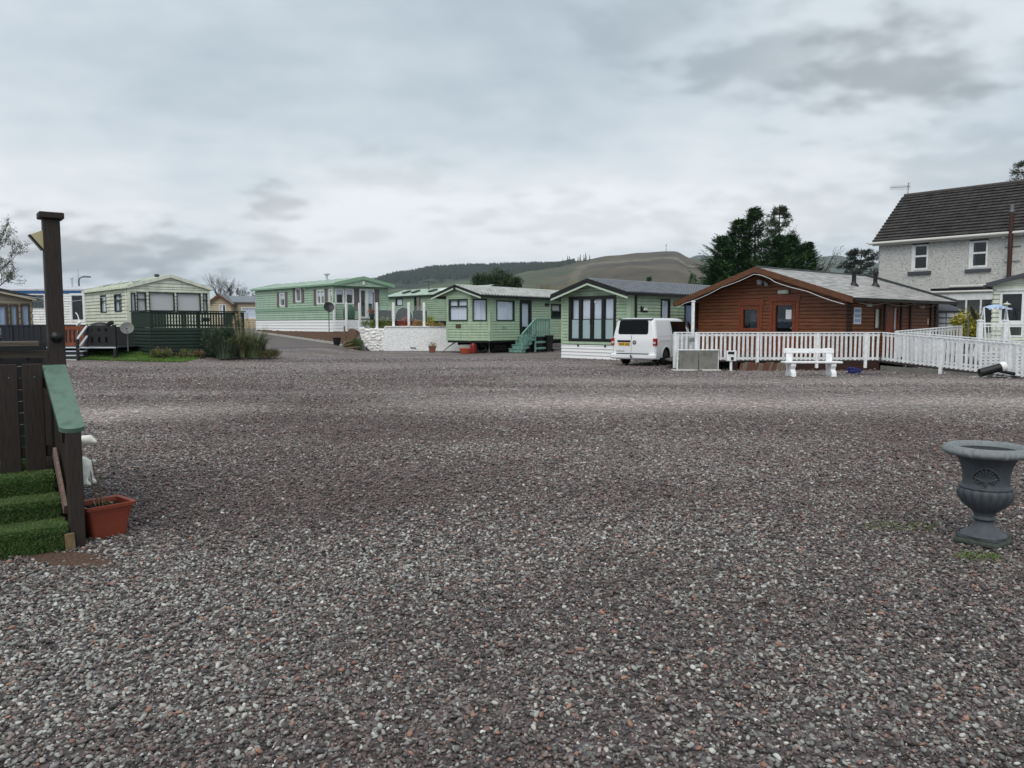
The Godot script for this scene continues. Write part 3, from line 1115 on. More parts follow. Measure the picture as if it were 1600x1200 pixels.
func build_ground() -> void:
	var patch := FastNoiseLite.new()
	patch.seed = 5
	patch.frequency = 0.16
	patch.fractal_octaves = 4
	var moss := FastNoiseLite.new()
	moss.seed = 9
	moss.frequency = 0.35
	moss.fractal_octaves = 4
	var mb := MB.new()
	var xs := []
	var x := -46.0
	while x <= 46.0:
		xs.append(x)
		x += 0.45 if absf(x) < 22.0 else 1.0
	var zs := []
	var z := 8.0
	while z >= -72.0:
		zs.append(z)
		z -= 0.5 if z > -60.0 else 1.5
	var rows := []
	var tones := []
	for zz in zs:
		var row := PackedVector3Array()
		var tr := PackedColorArray()
		for xx in xs:
			row.push_back(Vector3(xx, land(xx, zz), zz))
			var p := patch.get_noise_2d(xx, zz * 2.2)
			var k := 0.41 + 0.13 * p
			var col := Color(k * 0.96, k * 0.92, k * 0.93)
			var t := compacted(xx, zz) * (0.75 + 0.5 * p)
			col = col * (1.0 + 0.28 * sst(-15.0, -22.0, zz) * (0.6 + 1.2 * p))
			if zz > -9.5: col = col * lerpf(0.72, 1.0, sst(-5.5, -9.5, zz))   # near ground darkened: shade between the stones put into the colour
			col = col.lerp(Color(0.93, 0.89, 0.83), clampf(t, 0, 1) * 0.95)
			var edge := sst(-33.0, -41.0, zz)
			edge = maxf(edge, 0.75 * sst(-21.5, -24.0, zz) * sst(5.0, 9.0, xx))
			var g := clampf((moss.get_noise_2d(xx, zz * 1.5) - 0.02) * 3.2, 0, 1) * (0.22 + 0.6 * edge)
			col = col.lerp(Color(0.40, 0.41, 0.22), g * 0.6)
			tr.push_back(col)
		rows.append(row)
		tones.append(tr)
	# smooth ground with a tone at every corner
	var nn := []
	for j in rows.size():
		var nr := PackedVector3Array()
		for i in xs.size():
			var a: Vector3 = rows[j][maxi(i - 1, 0)]
			var b: Vector3 = rows[j][mini(i + 1, xs.size() - 1)]
			var c: Vector3 = rows[maxi(j - 1, 0)][i]
			var d: Vector3 = rows[mini(j + 1, rows.size() - 1)][i]
			nr.push_back((b - a).cross(d - c).normalized())
		nn.append(nr)
	for j in rows.size() - 1:
		for i in xs.size() - 1:
			for q in [[0, 0, 1, 0, 1, 1], [0, 0, 1, 1, 0, 1]]:
				var ids := [[i + q[0], j + q[1]], [i + q[2], j + q[3]], [i + q[4], j + q[5]]]
				for o in [0, 2, 1]:
					var w = ids[o]
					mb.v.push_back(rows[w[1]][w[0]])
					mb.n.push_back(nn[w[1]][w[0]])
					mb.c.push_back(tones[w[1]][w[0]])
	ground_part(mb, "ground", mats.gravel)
	# the plain beyond, out to the horizon
	var far := MB.new()
	var frs := []
	for r in [30.0, 45.0, 70.0, 110.0, 170.0, 260.0, 400.0, 700.0, 1200.0, 2200.0, 4200.0]:
		var row := PackedVector3Array()
		for i in 96:
			var t := -TAU * i / 96.0
			row.push_back(Vector3(sin(t) * r, -0.25 - r * 0.0004 + (1.1 if r > 75.0 and cos(t) > 0.2 else 0.0), -cos(t) * r))
		frs.append(row)
	far.col = Color(0.10, 0.105, 0.06)
	far.grid(frs, true)
	ground_part(far, "terrain", mats.hill)
	# drive rising to the upper left between the shrubs and the bank
	var dr := MB.new()
	var drows := []
	for k in 40:
		var u := k / 39.0 * 15.0
		var row := PackedVector3Array()
		for m in 9:
			var q := -3.3 + 3.25 * m / 8.0 - (0.0 if u > 4.0 else (4.0 - u) * 0.35 * (1.0 - m / 8.0))
			var px := -9.3 - 0.66 * u + 0.751 * q
			var pz := -44.6 - 0.751 * u - 0.66 * q
			row.push_back(Vector3(px, land(px, pz) + 0.012, pz))
		drows.append(row)
	dr.grid(drows)
	ground_part(dr, "driveway", mats.drive)
	var kb := MB.new()
	var last := Vector3.ZERO
	for k in 26:
		var u := k / 25.0 * 12.5
		var p := Vector3(-10.0 - 0.66 * u, 0, -45.4 - 0.751 * u)
		p.y = land(p.x, p.z) + 0.06
		if k > 0:
			var bs := Basis.looking_at(p - last, UPV)
			kb.box((p + last) * 0.5, Vector3(0.13, 0.14, p.distance_to(last) - 0.012), bs)
		last = p
	ground_part(kb, "kerb", mats.pad)
	# bare soil of the bank
	var so := MB.new()
	var srows := []
	rng.seed = 41
	for k in 56:
		var u := k / 55.0 * 13.4 - 0.9
		var row := PackedVector3Array()
		for m in 12:
			var q := 0.10 + 1.32 * m / 11.0
			var px := -10.5 - 0.66 * u + 0.751 * q
			var pz := -46.0 - 0.751 * u - 0.66 * q
			row.push_back(Vector3(px, land(px, pz) + 0.02 + rng.randf() * 0.09 * (1.0 if m > 0 and m < 11 else 0.2), pz))
		srows.append(row)
	so.grid(srows)
	ground_part(so, "soil_bank", mats.earth)
	# trodden earth at the foot of the porch steps
	var bs2 := MB.new()
	rng.seed = 15
	var ring := []
	for q in [0.0, 0.6, 1.0]:
		var row := PackedVector3Array()
		for i in 20:
			var t := -TAU * i / 20.0
			var r: float = q * (0.85 + 0.3 * rng.randf())
			row.push_back(Vector3(-3.02 + cos(t) * 0.40 * r, 0.014 - q * 0.012, -5.14 + 0.3 * cos(t) * 0.40 * r + sin(t) * 0.17 * r))
		ring.append(row)
	ring.reverse()
	bs2.grid(ring, true)
	ground_part(bs2, "bare_soil", mats.earth)
	loose_gravel()
	grass_bank()


func stone_mesh(sd: int) -> ArrayMesh:
	rng.seed = sd
	var mb := MB.new()
	var rows := []
	var sx := rng.randf_range(0.8, 1.25)
	var sz := rng.randf_range(0.65, 0.95)
	var sy := rng.randf_range(0.34, 0.62)
	for j in 5:
		var row := PackedVector3Array()
		var la := lerpf(-1.45, 1.45, j / 4.0)
		for i in 7:
			var t := -TAU * i / 7.0 + j * 0.3
			var r := cos(la) * rng.randf_range(0.74, 1.16)
			row.push_back(Vector3(cos(t) * r * sx, sin(la) * sy * rng.randf_range(0.9, 1.1), sin(t) * r * sz))
		rows.append(row)
	mb.grid(rows, true)
	for i in range(1, 6):
		mb.tri(rows[4][0], rows[4][i], rows[4][i + 1])
	return mb.mesh()


func loose_gravel() -> void:
	var root := Node3D.new()
	hang(self, root, "gravel")
	tag(root, "loose gravel of mixed dark brown, grey and white pebbles covering the yard", "gravel", "", "stuff")
	var pal := [Color(0.060, 0.053, 0.052), Color(0.105, 0.080, 0.078), Color(0.145, 0.118, 0.112), Color(0.088, 0.080, 0.082), Color(0.225, 0.225, 0.215), Color(0.175, 0.185, 0.176), Color(0.285, 0.295, 0.278), Color(0.27, 0.145, 0.105), Color(0.39, 0.38, 0.35), Color(0.036, 0.036, 0.038), Color(0.20, 0.155, 0.14), Color(0.43, 0.445, 0.42)]
	var wts := [15, 15, 12, 11, 9, 11, 7, 4.2, 4.2, 13, 8, 3.0]
	var tot := 0.0
	for w in wts: tot += w
	var tone := FastNoiseLite.new()
	tone.seed = 31
	tone.frequency = 0.28
	tone.fractal_octaves = 3
	rng.seed = 400
	var bufs: Array[PackedFloat32Array] = []
	var counts := [0, 0, 0, 0, 0]
	var bands := [[1.7, 3.6, 6200.0, 0.0094], [3.6, 5.2, 5000.0, 0.0100], [5.2, 7.5, 3300.0, 0.0112], [7.5, 11.0, 1800.0, 0.0130], [11.0, 16.0, 800.0, 0.0155], [16.0, 24.0, 260.0, 0.019], [24.0, 36.0, 60.0, 0.024]]
	for k in 5:
		var b := PackedFloat32Array()
		bufs.append(b)
	for bd in bands:
		var z0: float = bd[0]
		var z1: float = bd[1]
		var half: float = z1 * 0.70 + 2.9
		var n := int((z1 - z0) * 2.0 * half * bd[2])
		for k in n:
			var z := rng.randf_range(z0, z1)
			var x := rng.randf_range(-half, half)
			if absf(x) > z * 0.70 + 0.4 + 2.5 * sqrt(rng.randf()): continue
			if (x + 3.14) * 0.6 + (5.46 - z) * 0.8 < 0.05 and (x + 3.14) * 0.8 - (5.46 - z) * 0.6 < 0.0: continue
			if pow((x + 3.02) / 0.36, 2.0) + pow((z - 5.14 + 0.3 * (x + 3.0)) / 0.15, 2.0) < 0.6 + 0.6 * rng.randf() and rng.randf() < 0.9: continue
			if z > 9.0 and compacted(x, -z) > rng.randf() * rng.randf() * 1.2 + 0.03: continue
			var hh := land(x, -z)
			if z > 30.0 and hh > 0.05: continue
			var s: float = bd[3] * (0.46 + rng.randf() * rng.randf() * 1.45)
			var v := rng.randi() % 5
			var bs := Basis.from_euler(Vector3(rng.randfn() * 0.35, rng.randf() * TAU, rng.randfn() * 0.35)).scaled(Vector3(s, s, s))
			var y := hh + s * 0.15 + rng.randf() * rng.randf() * s * 1.7
			var tn := tone.get_noise_2d(x * 0.6, z)
			var pick := rng.randf() * tot
			# drifts of redder and greyer stones
			var c := 0
			while c < wts.size() - 1 and pick > wts[c]:
				pick -= wts[c]
				c += 1
			if tn > 0.05 and c < 4 and rng.randf() < tn * 0.9: c = [4, 5, 6, 8, 11][rng.randi() % 5]
			if tn < -0.05 and (c == 5 or c == 6 or c == 8 or c == 11) and rng.randf() < -tn * 1.6: c = rng.randi() % 4
			var col: Color = pal[c]
			var m := 0.78 + rng.randf() * 0.66 + tn * 0.12 + 0.10 * sst(12.0, 20.0, z)
			if rng.randf() < 0.006:
				col = Color(0.66, 0.65, 0.62)
				m = 0.8 + rng.randf() * 0.35
			col = col.lerp(Color(0.16, 0.115, 0.108), 0.12 + 0.26 * sst(3.5, 10.0, z))
			if z > 9.0: col = col.lerp(Color(0.42, 0.395, 0.35), clampf(compacted(x, -z), 0.0, 1.0) * 0.9)
			var b := bufs[v]
			b.append_array(PackedFloat32Array([bs.x.x, bs.y.x, bs.z.x, x, bs.x.y, bs.y.y, bs.z.y, y, bs.x.z, bs.y.z, bs.z.z, -z, col.r * m, col.g * m, col.b * m, 1.0]))
			counts[v] += 1
			bufs[v] = b
	for v in 5:
		multi(stone_mesh(600 + v), "pebbles", root, mats.stone, bufs[v], counts[v])


func tuft_mesh(n: int, spread: float, h: float, w: float, lean: float) -> ArrayMesh:
	var mb := MB.new()
	for i in n:
		var a := rng.randf() * TAU
		var p := Vector3(cos(a), 0, sin(a)) * spread * rng.randf()
		var d := (UPV + Vector3(cos(a), 0, sin(a)) * lean * rng.randf() + rdir() * 0.15).normalized()
		var s := d.cross(rdir()).normalized() * w
		var hh := h * (0.6 + rng.randf() * 0.5)
		var m := p + d * hh * 0.55
		var e := p + (d + Vector3(cos(a), -0.3, sin(a)) * lean * 0.5).normalized() * hh
		mb.quad(p - s, p + s, m + s * 0.7, m - s * 0.7)
		mb.tri(m - s * 0.7, m + s * 0.7, e)
	return mb.mesh()


func grass_bank() -> void:
	rng.seed = 91
	var root := Node3D.new()
	hang(self, root, "grass")
	tag(root, "bright green grass on the bank beside the timber deck", "grass", "", "stuff")
	# turf skin that follows the bank
	var sk := MB.new()
	var rows := []
	for j in 26:
		var row := PackedVector3Array()
		for i in 40:
			var x := lerpf(-26.0, -13.9, i / 39.0)
			var z := -32.15 - 0.045 * (x + 17.0) * (x + 17.0) * (1.0 if x > -17.0 else 0.0) - j * 0.42
			row.push_back(Vector3(x, land(x, z) + 0.015, z))
		rows.append(row)
	sk.col = Color(0.095, 0.18, 0.035)
	sk.grid(rows)
	var o := put(sk, "turf", root, mats.grass)
	o.set_meta("kind", "stuff")
	var buf := PackedFloat32Array()
	var n := 0
	for k in 16000:
		var x := rng.randf_range(-26.0, -13.9)
		var z := -32.0 - 0.045 * (x + 17.0) * (x + 17.0) * (1.0 if x > -17.0 else 0.0) - pow(rng.randf(), 1.3) * 8.0
		var s := 0.7 + rng.randf() * 0.8
		var bs := Basis(UPV, rng.randf() * TAU).scaled(Vector3(s, s * rng.randf_range(0.7, 1.4), s))
		var m := rng.randf_range(0.7, 1.3)
		var c := Color(0.105, 0.21, 0.036) if rng.randf() < 0.85 else Color(0.17, 0.19, 0.06)
		buf.append_array(PackedFloat32Array([bs.x.x, bs.y.x, bs.z.x, x, bs.x.y, bs.y.y, bs.z.y, land(x, z), bs.x.z, bs.y.z, bs.z.z, z, c.r * m, c.g * m, c.b * m, 1.0]))
		n += 1
	multi(tuft_mesh(9, 0.06, 0.09, 0.006, 0.8), "blades", root, mats.grass, buf, n)


# ---------------------------------------------------------------- hills
func lin(tab: Array, x: float) -> float:
	if x <= tab[0][0]: return tab[0][1]
	for k in tab.size() - 1:
		if x < tab[k + 1][0]:
			var t: float = (x - tab[k][0]) / (tab[k + 1][0] - tab[k][0])
			t = t * t * (3.0 - 2.0 * t)
			return lerpf(tab[k][1], tab[k + 1][1], t)
	return tab[tab.size() - 1][1]


# tab: (bearing in degrees, crest height in metres) ; far distance of the crest; near where the slope begins
func hill(tab: Array, far: float, near: float, b0: float, b1: float, sd: int, tone: Callable) -> Callable:
	var nz := FastNoiseLite.new()
	nz.seed = sd
	nz.frequency = 0.0022
	nz.fractal_octaves = 5
	var hf := func(b: float, t: float) -> Vector3:
		var r := lerpf(near, far * 1.35, t)
		var crest := lin(tab, b)
		var k := clampf((r - near) / (far - near), 0.0, 1.0)
		var shape := 0.62 * k + 0.38 * k * k if k < 1.0 else 1.0
		var back := clampf((r - far) / (far * 0.35), 0.0, 1.0)
		var x := sin(deg_to_rad(b)) * r
		var z := -cos(deg_to_rad(b)) * r
		var n := nz.get_noise_2d(x, z)
		var h := crest * (shape * (1.0 + n * 0.30 * (1.0 - k)) - back * 0.8) + n * 9.0 * sin(k * PI)
		return Vector3(x, h - 1.0, z)
	var mb := MB.new()
	var bs := []
	var bb := b0
	while bb <= b1:
		bs.append(bb)
		bb += 0.2 if bb > -25.0 and bb < 27.0 else 1.2
	var nr := 104
	var rows := []
	var tones := []
	for j in nr:
		var row := PackedVector3Array()
		var tr := PackedColorArray()
		for bq in bs:
			var p: Vector3 = hf.call(bq, j / (nr - 1.0))
			row.push_back(p)
			tr.push_back(tone.call(p, j / (nr - 1.0), bq, nz))
		rows.append(row)
		tones.append(tr)
	mb.grid(rows)
	# a tone at every corner, in the order in which grid() lays the triangles
	var n0 := 0
	for j in nr - 1:
		for i in bs.size() - 1:
			for w in [[0, 0], [1, 1], [0, 1], [0, 0], [1, 0], [1, 1]]:
				mb.c[n0] = tones[j + w[0]][i + w[1]]
				n0 += 1
	ground_part(mb, "hill", mats.hill)
	return hf


func build_hills() -> void:
	rng.seed = 61
	# wooded hill on the left
	var hw := hill([[-60.0, 20.0], [-24.0, 40.0], [-15.0, 92.0], [-10.5, 133.0], [-8.0, 158.0], [-5.5, 176.0], [-3.0, 182.0], [0.5, 186.0], [5.0, 186.0], [20.0, 150.0], [60.0, 60.0]], 2400.0, 700.0, -60.0, 60.0, 3, func(p, t, b, n):
		var k: float = n.get_noise_2d(p.x * 2.0, p.z * 2.0)
		if t > 0.42: return Color(0.030, 0.045, 0.030) * (1.0 + k * 0.5)
		return Color(0.075, 0.105, 0.050) * (1.0 + k * 0.6))
	# bare brown hill in the middle with a vehicle track across it
	var hb := hill([[-50.0, 5.0], [-12.0, 20.0], [-6.0, 64.0], [-2.0, 112.0], [1.4, 143.0], [3.2, 150.0], [4.8, 158.0], [7.4, 170.0], [9.5, 176.0], [11.2, 178.5], [11.8, 178.0], [13.0, 161.0], [14.3, 146.0], [17.0, 110.0], [22.0, 70.0], [50.0, 40.0]], 1900.0, 450.0, -50.0, 50.0, 8, func(p, t, b, n):
		var k: float = n.get_noise_2d(p.x * 1.7, p.z * 1.7)
		var base := Color(0.088, 0.070, 0.043)
		var green := sst(6.5, 2.5, b + k * 4.0)
		base = base.lerp(Color(0.056, 0.072, 0.034), green * 0.9)
		if t < 0.30: base = base.lerp(Color(0.085, 0.115, 0.045), clampf(0.55 + k * 1.6, 0.0, 1.0))
		base = base * (1.0 + k * 0.75)
		var track: float = 0.585 - 0.006 * (b - 7.0) + 0.012 * sin(b * 1.3)
		if absf(t - track) < 0.009 and b > 5.2 and b < 13.4: base = Color(0.17, 0.15, 0.11)
		if absf(b - (4.9 + (t - 0.5) * 3.2)) < 0.35 and t > 0.36 and t < 0.62: base = base.lerp(Color(0.15, 0.135, 0.08), 0.6)
		return base)
	hill([[-40.0, 60.0], [8.0, 120.0], [12.0, 330.0], [13.5, 368.0], [15.0, 360.0], [18.0, 330.0], [20.0, 337.0], [21.7, 345.0], [22.7, 348.0], [24.0, 322.0], [26.0, 295.0], [30.0, 260.0], [60.0, 180.0]], 4200.0, 2600.0, -40.0, 60.0, 14, func(p, t, b, n):
		var k: float = n.get_noise_2d(p.x, p.z)
		return Color(0.065, 0.080, 0.060) * (1.0 + k * 0.7))
	# plantation on the wooded hill and along the shoulder of the bare one
	var cone := MB.new()
	cone.lathe([[0.36, 0.0], [0.30, 0.12], [0.16, 0.55], [0.02, 1.0]], 5)
	var buf := PackedFloat32Array()
	var n := 0
	var nz := FastNoiseLite.new()
	nz.seed = 4
	nz.frequency = 0.9
	for k in 26000:
		var b := rng.randf_range(-24.0, 8.0)
		var t := rng.randf_range(0.40, 0.66)
		if t < 0.47 + 0.07 * nz.get_noise_2d(b, 3.0): continue
		var p: Vector3 = hw.call(b, t)
		var s := rng.randf_range(9.0, 15.0)
		var m := rng.randf_range(0.7, 1.4)
		buf.append_array(PackedFloat32Array([s, 0, 0, p.x, 0, s, 0, p.y - 1.0, 0, 0, s, p.z, 0.026 * m, 0.040 * m, 0.028 * m, 1.0]))
		n += 1
	for k in 3200:
		var b := rng.randf_range(-1.5, 4.6)
		var top := 0.66
		var t := top - pow(rng.randf(), 1.6) * lerpf(0.10, 0.02, clampf((b + 1.5) / 6.0, 0.0, 1.0))
		var p: Vector3 = hb.call(b, t)
		var s := rng.randf_range(6.0, 10.0)
		var m := rng.randf_range(0.7, 1.4)
		buf.append_array(PackedFloat32Array([s, 0, 0, p.x, 0, s, 0, p.y - 1.0, 0, 0, s, p.z, 0.030 * m, 0.044 * m, 0.028 * m, 1.0]))
		n += 1
	var root := Node3D.new()
	hang(self, root, "forest")
	tag(root, "dark conifer plantation covering the far wooded hill", "forest", "", "stuff")
	multi(cone.mesh(), "conifers", root, mats.far_leaf, buf, n)
	# single conifers that stand up from the shoulder of the bare hill
	for q in [[3.4, 11.0], [3.72, 14.0], [4.1, 19.0], [4.22, 17.0], [4.86, 13.0], [5.02, 18.0], [5.28, 16.0], [5.42, 20.0], [5.7, 14.0]]:
		var p: Vector3 = hb.call(q[0], 0.655)
		var tr := thing("ridge_conifer", "small dark conifer on the skyline of the bare hill, one of a short row", "tree", p - UPV, 0.0, "conifers on the skyline of the bare hill")
		var c := MB.new()
		for j in 5:
			c.lathe([[q[1] * 0.15 * (1.0 - j * 0.17), q[1] * (0.16 + 0.16 * j)], [q[1] * 0.02, q[1] * (0.38 + 0.16 * j)]], 6, Vector3(rng.randf_range(-0.6, 0.6), 0, 0))
		c.col = Color(0.03, 0.042, 0.03)
		for j in c.c.size(): c.c[j] = c.col
		put(c, "crown", tr, mats.far_leaf)
		var tk := MB.new()
		tk.tube([Vector3.ZERO, Vector3(0, q[1] * 0.9, 0)], [0.4, 0.1], 5)
		put(tk, "trunk", tr, mats.bark)
	var mp: Vector3 = hb.call(11.2, 0.655)
	var ma := thing("radio_mast", "thin radio mast on the summit of the bare brown hill", "mast", mp - UPV)
	var mm := MB.new()
	mm.tube([Vector3.ZERO, Vector3(0, 22, 0)], [0.9, 0.35], 6)
	put(mm, "pole", ma, mats.grey_metal)
	var mh := MB.new()
	mh.box(Vector3(0, 19, 0), Vector3(2.0, 2.2, 2.0))
	put(mh, "aerial_head", ma, mats.grey_metal)


# ---------------------------------------------------------------- static caravans
func rel(rects: Array, base: float) -> Array:
	var out := []
	for r in rects:
		out.append([r[0], r[1], r[2] - base, r[3] - base])
	return out


func floor_and_lining(root: Node3D, w: float, l: float, y: float, eave: float, mat: Material) -> void:
	var f := MB.new()
	f.span(Vector3(0.0, y - 0.12, 0.0), Vector3(w, y, -l))
	put(f, "floor", root, mats.under)


func skirt(root: Node3D, a: Vector2, b: Vector2, y0: float, y1: float, mat: Material, pitch: float, prof: Array, called := "skirting") -> void:
	wall(root, a, b, y0, y1, {mat = mat, pitch = pitch, prof = prof, called = "skirting_board", wall_name = called, spread = 0.06})


func roof_vent(root: Node3D, p: Vector3, size: Vector3, tilt: float, mat: Material) -> void:
	var mb := MB.new()
	mb.bevelled(p, size, 0.03, Basis(Vector3(0, 0, 1), tilt))
	put(mb, "roof_vent", root, mat)


func caravans() -> void:
	rng.seed = 7
	var A := Vector2.ZERO
	# ---- cream caravan above the green timber deck
	var b := 0.25
	var c := thing("static_caravan", "cream static caravan with pitched roof and two large blinds drawn, behind the green timber deck", "caravan", Vector3(-17.8, b, -36), 42.1)
	var w := 3.7
	var l := 7.7
	var side := rel([[3.02, 4.07, 2.19, 3.08], [5.5, 6.66, 2.21, 3.06]], b)
	var front := rel([[0.06, 0.27, 2.2, 3.08], [0.32, 0.74, 2.2, 3.1], [0.86, 2.03, 2.2, 3.12], [2.12, 3.28, 2.2, 3.12], [3.38, 3.6, 2.2, 3.12]], b)
	var P := {mat = mats.cream, pitch = 0.17, prof = LAP, ops = side}
	wall(c, Vector2(0, -l), A, 0.98, 3.1, P)
	wall(c, A, Vector2(w, 0), 0.98, 3.1, P.merged({ops = front, gable = [w * 0.5, 3.62]}, true))
	wall(c, Vector2(w, 0), Vector2(w, -l), 0.98, 3.1, P.merged({ops = []}, true))
	wall(c, Vector2(w, -l), Vector2(0, -l), 0.98, 3.1, P.merged({ops = [], gable = [w * 0.5, 3.62]}, true))
	floor_and_lining(c, w, l, 0.98, 3.1, mats.cream)
	for r in side: win(c, Vector2(0, -l), A, r, {mat = mats.dark_green, t = [0.66], curtain = [[0.0, 0.42, 0.0, 1.0], [0.62, 1.0, 0.0, 1.0]]})
	win(c, A, Vector2(w, 0), front[0], {mat = mats.dark_green, fw = 0.04, curtain = [[0.2, 1.0, 0.0, 1.0]]})
	win(c, A, Vector2(w, 0), front[1], {mat = mats.dark_green, fw = 0.045, t = [0.66], blind = true, cmat = mats.blind, curtain = [[0.0, 1.0, 0.0, 1.0]]})
	for k in [2, 3]: win(c, A, Vector2(w, 0), front[k], {mat = mats.dark_green, fw = 0.04, blind = true, cmat = mats.blind, curtain = [[0.0, 1.0, 0.0, 1.0]]})
	win(c, A, Vector2(w, 0), front[4], {mat = mats.dark_green, fw = 0.035, t = [0.66], blind = true, cmat = mats.blind, curtain = [[0.0, 1.0, 0.0, 1.0]]})
	gable_roof(c, w, l, 3.1, w * 0.5, 3.64, 0.1, 0.12, 0.1, {mat = mats.cream_roof, barge = mats.cream, bh = 0.12, gutter = mats.cream})
	for a in [[Vector2(0, -l), A, l - 0.03, l + 0.02], [A, Vector2(w, 0), -0.02, 0.05], [A, Vector2(w, 0), w - 0.05, w + 0.02]]:
		trim(c, a[0], a[1], a[2], a[3], 0.98, 3.06, 0.06, mats.cream, "corner_trim", 0.001)
	for z in [-1.4, -3.2, -4.6, -6.4]: roof_vent(c, Vector3(0.75, 3.46, z), Vector3(0.36, 0.1, 0.4), 0.28, mats.lilac_roof)
	roof_vent(c, Vector3(1.55, 3.72, -0.9), Vector3(0.2, 0.14, 0.2), 0.0, mats.roof_dark)
	var dp := MB.new()
	dp.tube([Vector3(-0.06, 0.1, -0.22), Vector3(-0.06, 3.1, -0.22)], [0.035, 0.035], 8)
	put(dp, "downpipe", c, mats.cream)
	skirt(c, Vector2(0.04, -l), Vector2(0.04, -0.04), -0.6, 0.86, mats.deck_black, 0.15, SHIP)
	skirt(c, Vector2(0.04, -0.04), Vector2(w, -0.04), -0.6, 0.86, mats.deck_black, 0.15, SHIP)

	# ---- long white caravan with a blue line under its roof
	b = 0.95
	c = thing("static_caravan", "white static caravan with a blue line under its flat pale roof, at the far left", "caravan", Vector3(-37.0, b, -48), 0.0)
	l = 4.0
	var ops := rel([[7.0, 8.0, 2.6, 3.42], [9.61, 10.52, 1.74, 3.52]], b)
	P = {mat = mats.white, pitch = 0.16, prof = LAP, ops = ops}
	wall(c, A, Vector2(10.55, 0), 0.62, 2.56, P)
	wall(c, Vector2(10.55, 0), Vector2(10.55, -l), 0.62, 2.56, P.merged({ops = [], gable = [l * 0.5, 2.86]}, true))
	wall(c, Vector2(10.55, -l), Vector2(0, -l), 0.62, 2.56, {mat = mats.white, plain = true})
	wall(c, Vector2(0, -l), A, 0.62, 2.56, {mat = mats.white, plain = true})
	trim(c, A, Vector2(10.55, 0), 0.0, 10.57, 2.56, 2.74, 0.06, mats.blue_trim, "blue_band")
	win(c, A, Vector2(10.55, 0), ops[0], {mat = mats.grey_metal, t = [0.5], curtain = []})
	win(c, A, Vector2(10.55, 0), ops[1], {mat = mats.white, fw = 0.12, sill = 0.16, glass = mats.glass_dark, called = "door"})
	var rm := MB.new()
	rm.prism(PackedVector2Array([Vector2(-0.1, 2.74), Vector2(2.0, 3.02), Vector2(4.1, 2.74), Vector2(4.1, 2.84), Vector2(2.0, 3.12), Vector2(-0.1, 2.84)]), 10.7, -0.1, Transform3D(Basis(Vector3(0, 0, -1), UPV, Vector3(1, 0, 0)), Vector3.ZERO))
	put(rm, "roof", c, mats.lilac_roof)
	var fl := MB.new()
	fl.tube([Vector3(9.2, 2.9, -1.0), Vector3(9.2, 3.5, -1.0)], [0.06, 0.06], 8)
	fl.tube([Vector3(9.2, 3.5, -1.0), Vector3(9.2, 3.6, -1.0)], [0.1, 0.1], 8)
	put(fl, "flue", c, mats.lilac_roof)
	floor_and_lining(c, 10.5, l, 0.62, 2.5, mats.white)
	skirt(c, Vector2(0, -0.04), Vector2(10.5, -0.04), -0.3, 0.55, mats.deck_black, 0.16, SHIP)

	# ---- beige caravan at the left edge
	b = 0.5
	c = thing("static_caravan", "beige static caravan with brown framed windows and blue curtains, at the left edge", "caravan", Vector3(-26.3, b, -35.7), 40.0)
	w = 3.55
	l = 6.5
	ops = rel([[1.72, 2.57, 1.0, 2.57], [2.62, 2.99, 1.45, 2.57], [3.07, 3.47, 1.45, 2.6], [0.1, 0.6, 1.45, 2.57], [0.7, 1.6, 1.45, 2.57]], b)
	P = {mat = mats.beige, pitch = 0.3, prof = SHIP, ops = ops, spread = 0.02}
	wall(c, A, Vector2(w, 0), 0.45, 2.42, P.merged({gable = [w * 0.5, 2.8]}, true))
	wall(c, Vector2(w, 0), Vector2(w, -l), 0.45, 2.42, P.merged({ops = []}, true))
	wall(c, Vector2(w, -l), Vector2(0, -l), 0.45, 2.42, {mat = mats.beige, plain = true})
	wall(c, Vector2(0, -l), A, 0.45, 2.42, {mat = mats.beige, plain = true})
	win(c, A, Vector2(w, 0), ops[0], {mat = mats.brown_frame, fw = 0.1, cmat = mats.curtain_blue, curtain = [[0.0, 1.0, 0.0, 1.0]], called = "door"})
	for k in [1, 2, 3, 4]: win(c, A, Vector2(w, 0), ops[k], {mat = mats.brown_frame, fw = 0.08, cmat = mats.curtain_blue, curtain = [[0.0, 1.0, 0.0, 1.0]]})
	gable_roof(c, w, l, 2.42, w * 0.5, 2.83, 0.18, 0.3, 0.1, {mat = mats.roof_dark, barge = mats.roof_dark, barge2 = mats.beige_pale, bh = 0.1, courses = 4, step = 0.02, pitch = 1.0})
	floor_and_lining(c, w, l, 0.45, 2.4, mats.beige)
	skirt(c, Vector2(0, -0.04), Vector2(w, -0.04), -0.3, 0.4, mats.deck_black, 0.16, SHIP)

	# ---- long green caravan on the bank, white skirting
	b = 1.27
	c = thing("static_caravan", "long green static caravan with grey shutters and white skirting on top of the soil bank", "caravan", Vector3(-11.05, b, -48), 42.5)
	w = 3.95
	l = 11.2
	var off := 12.0 - l
	side = []
	for r in [[4.70, 5.51, 1.56, 2.48], [7.06, 7.87, 1.81, 2.74], [9.93, 10.95, 1.60, 2.53], [11.5, 11.95, 1.62, 2.53]]: side.append([r[0] - off, r[1] - off, r[2], r[3]])
	front = [[0.08, 0.71, 1.60, 2.56], [0.80, 1.40, 1.60, 2.57], [1.80, 2.90, 0.72, 2.60]]
	P = {mat = mats.green_b, pitch = 0.155, prof = LAP, ops = side}
	var sa := Vector2(0, -l)
	wall(c, sa, A, 0.62, 2.84, P)
	wall(c, A, Vector2(w, 0), 0.62, 2.84, P.merged({ops = front, gable = [w * 0.47, 3.24]}, true))
	wall(c, Vector2(w, 0), Vector2(w, -l), 0.62, 2.84, P.merged({ops = []}, true))
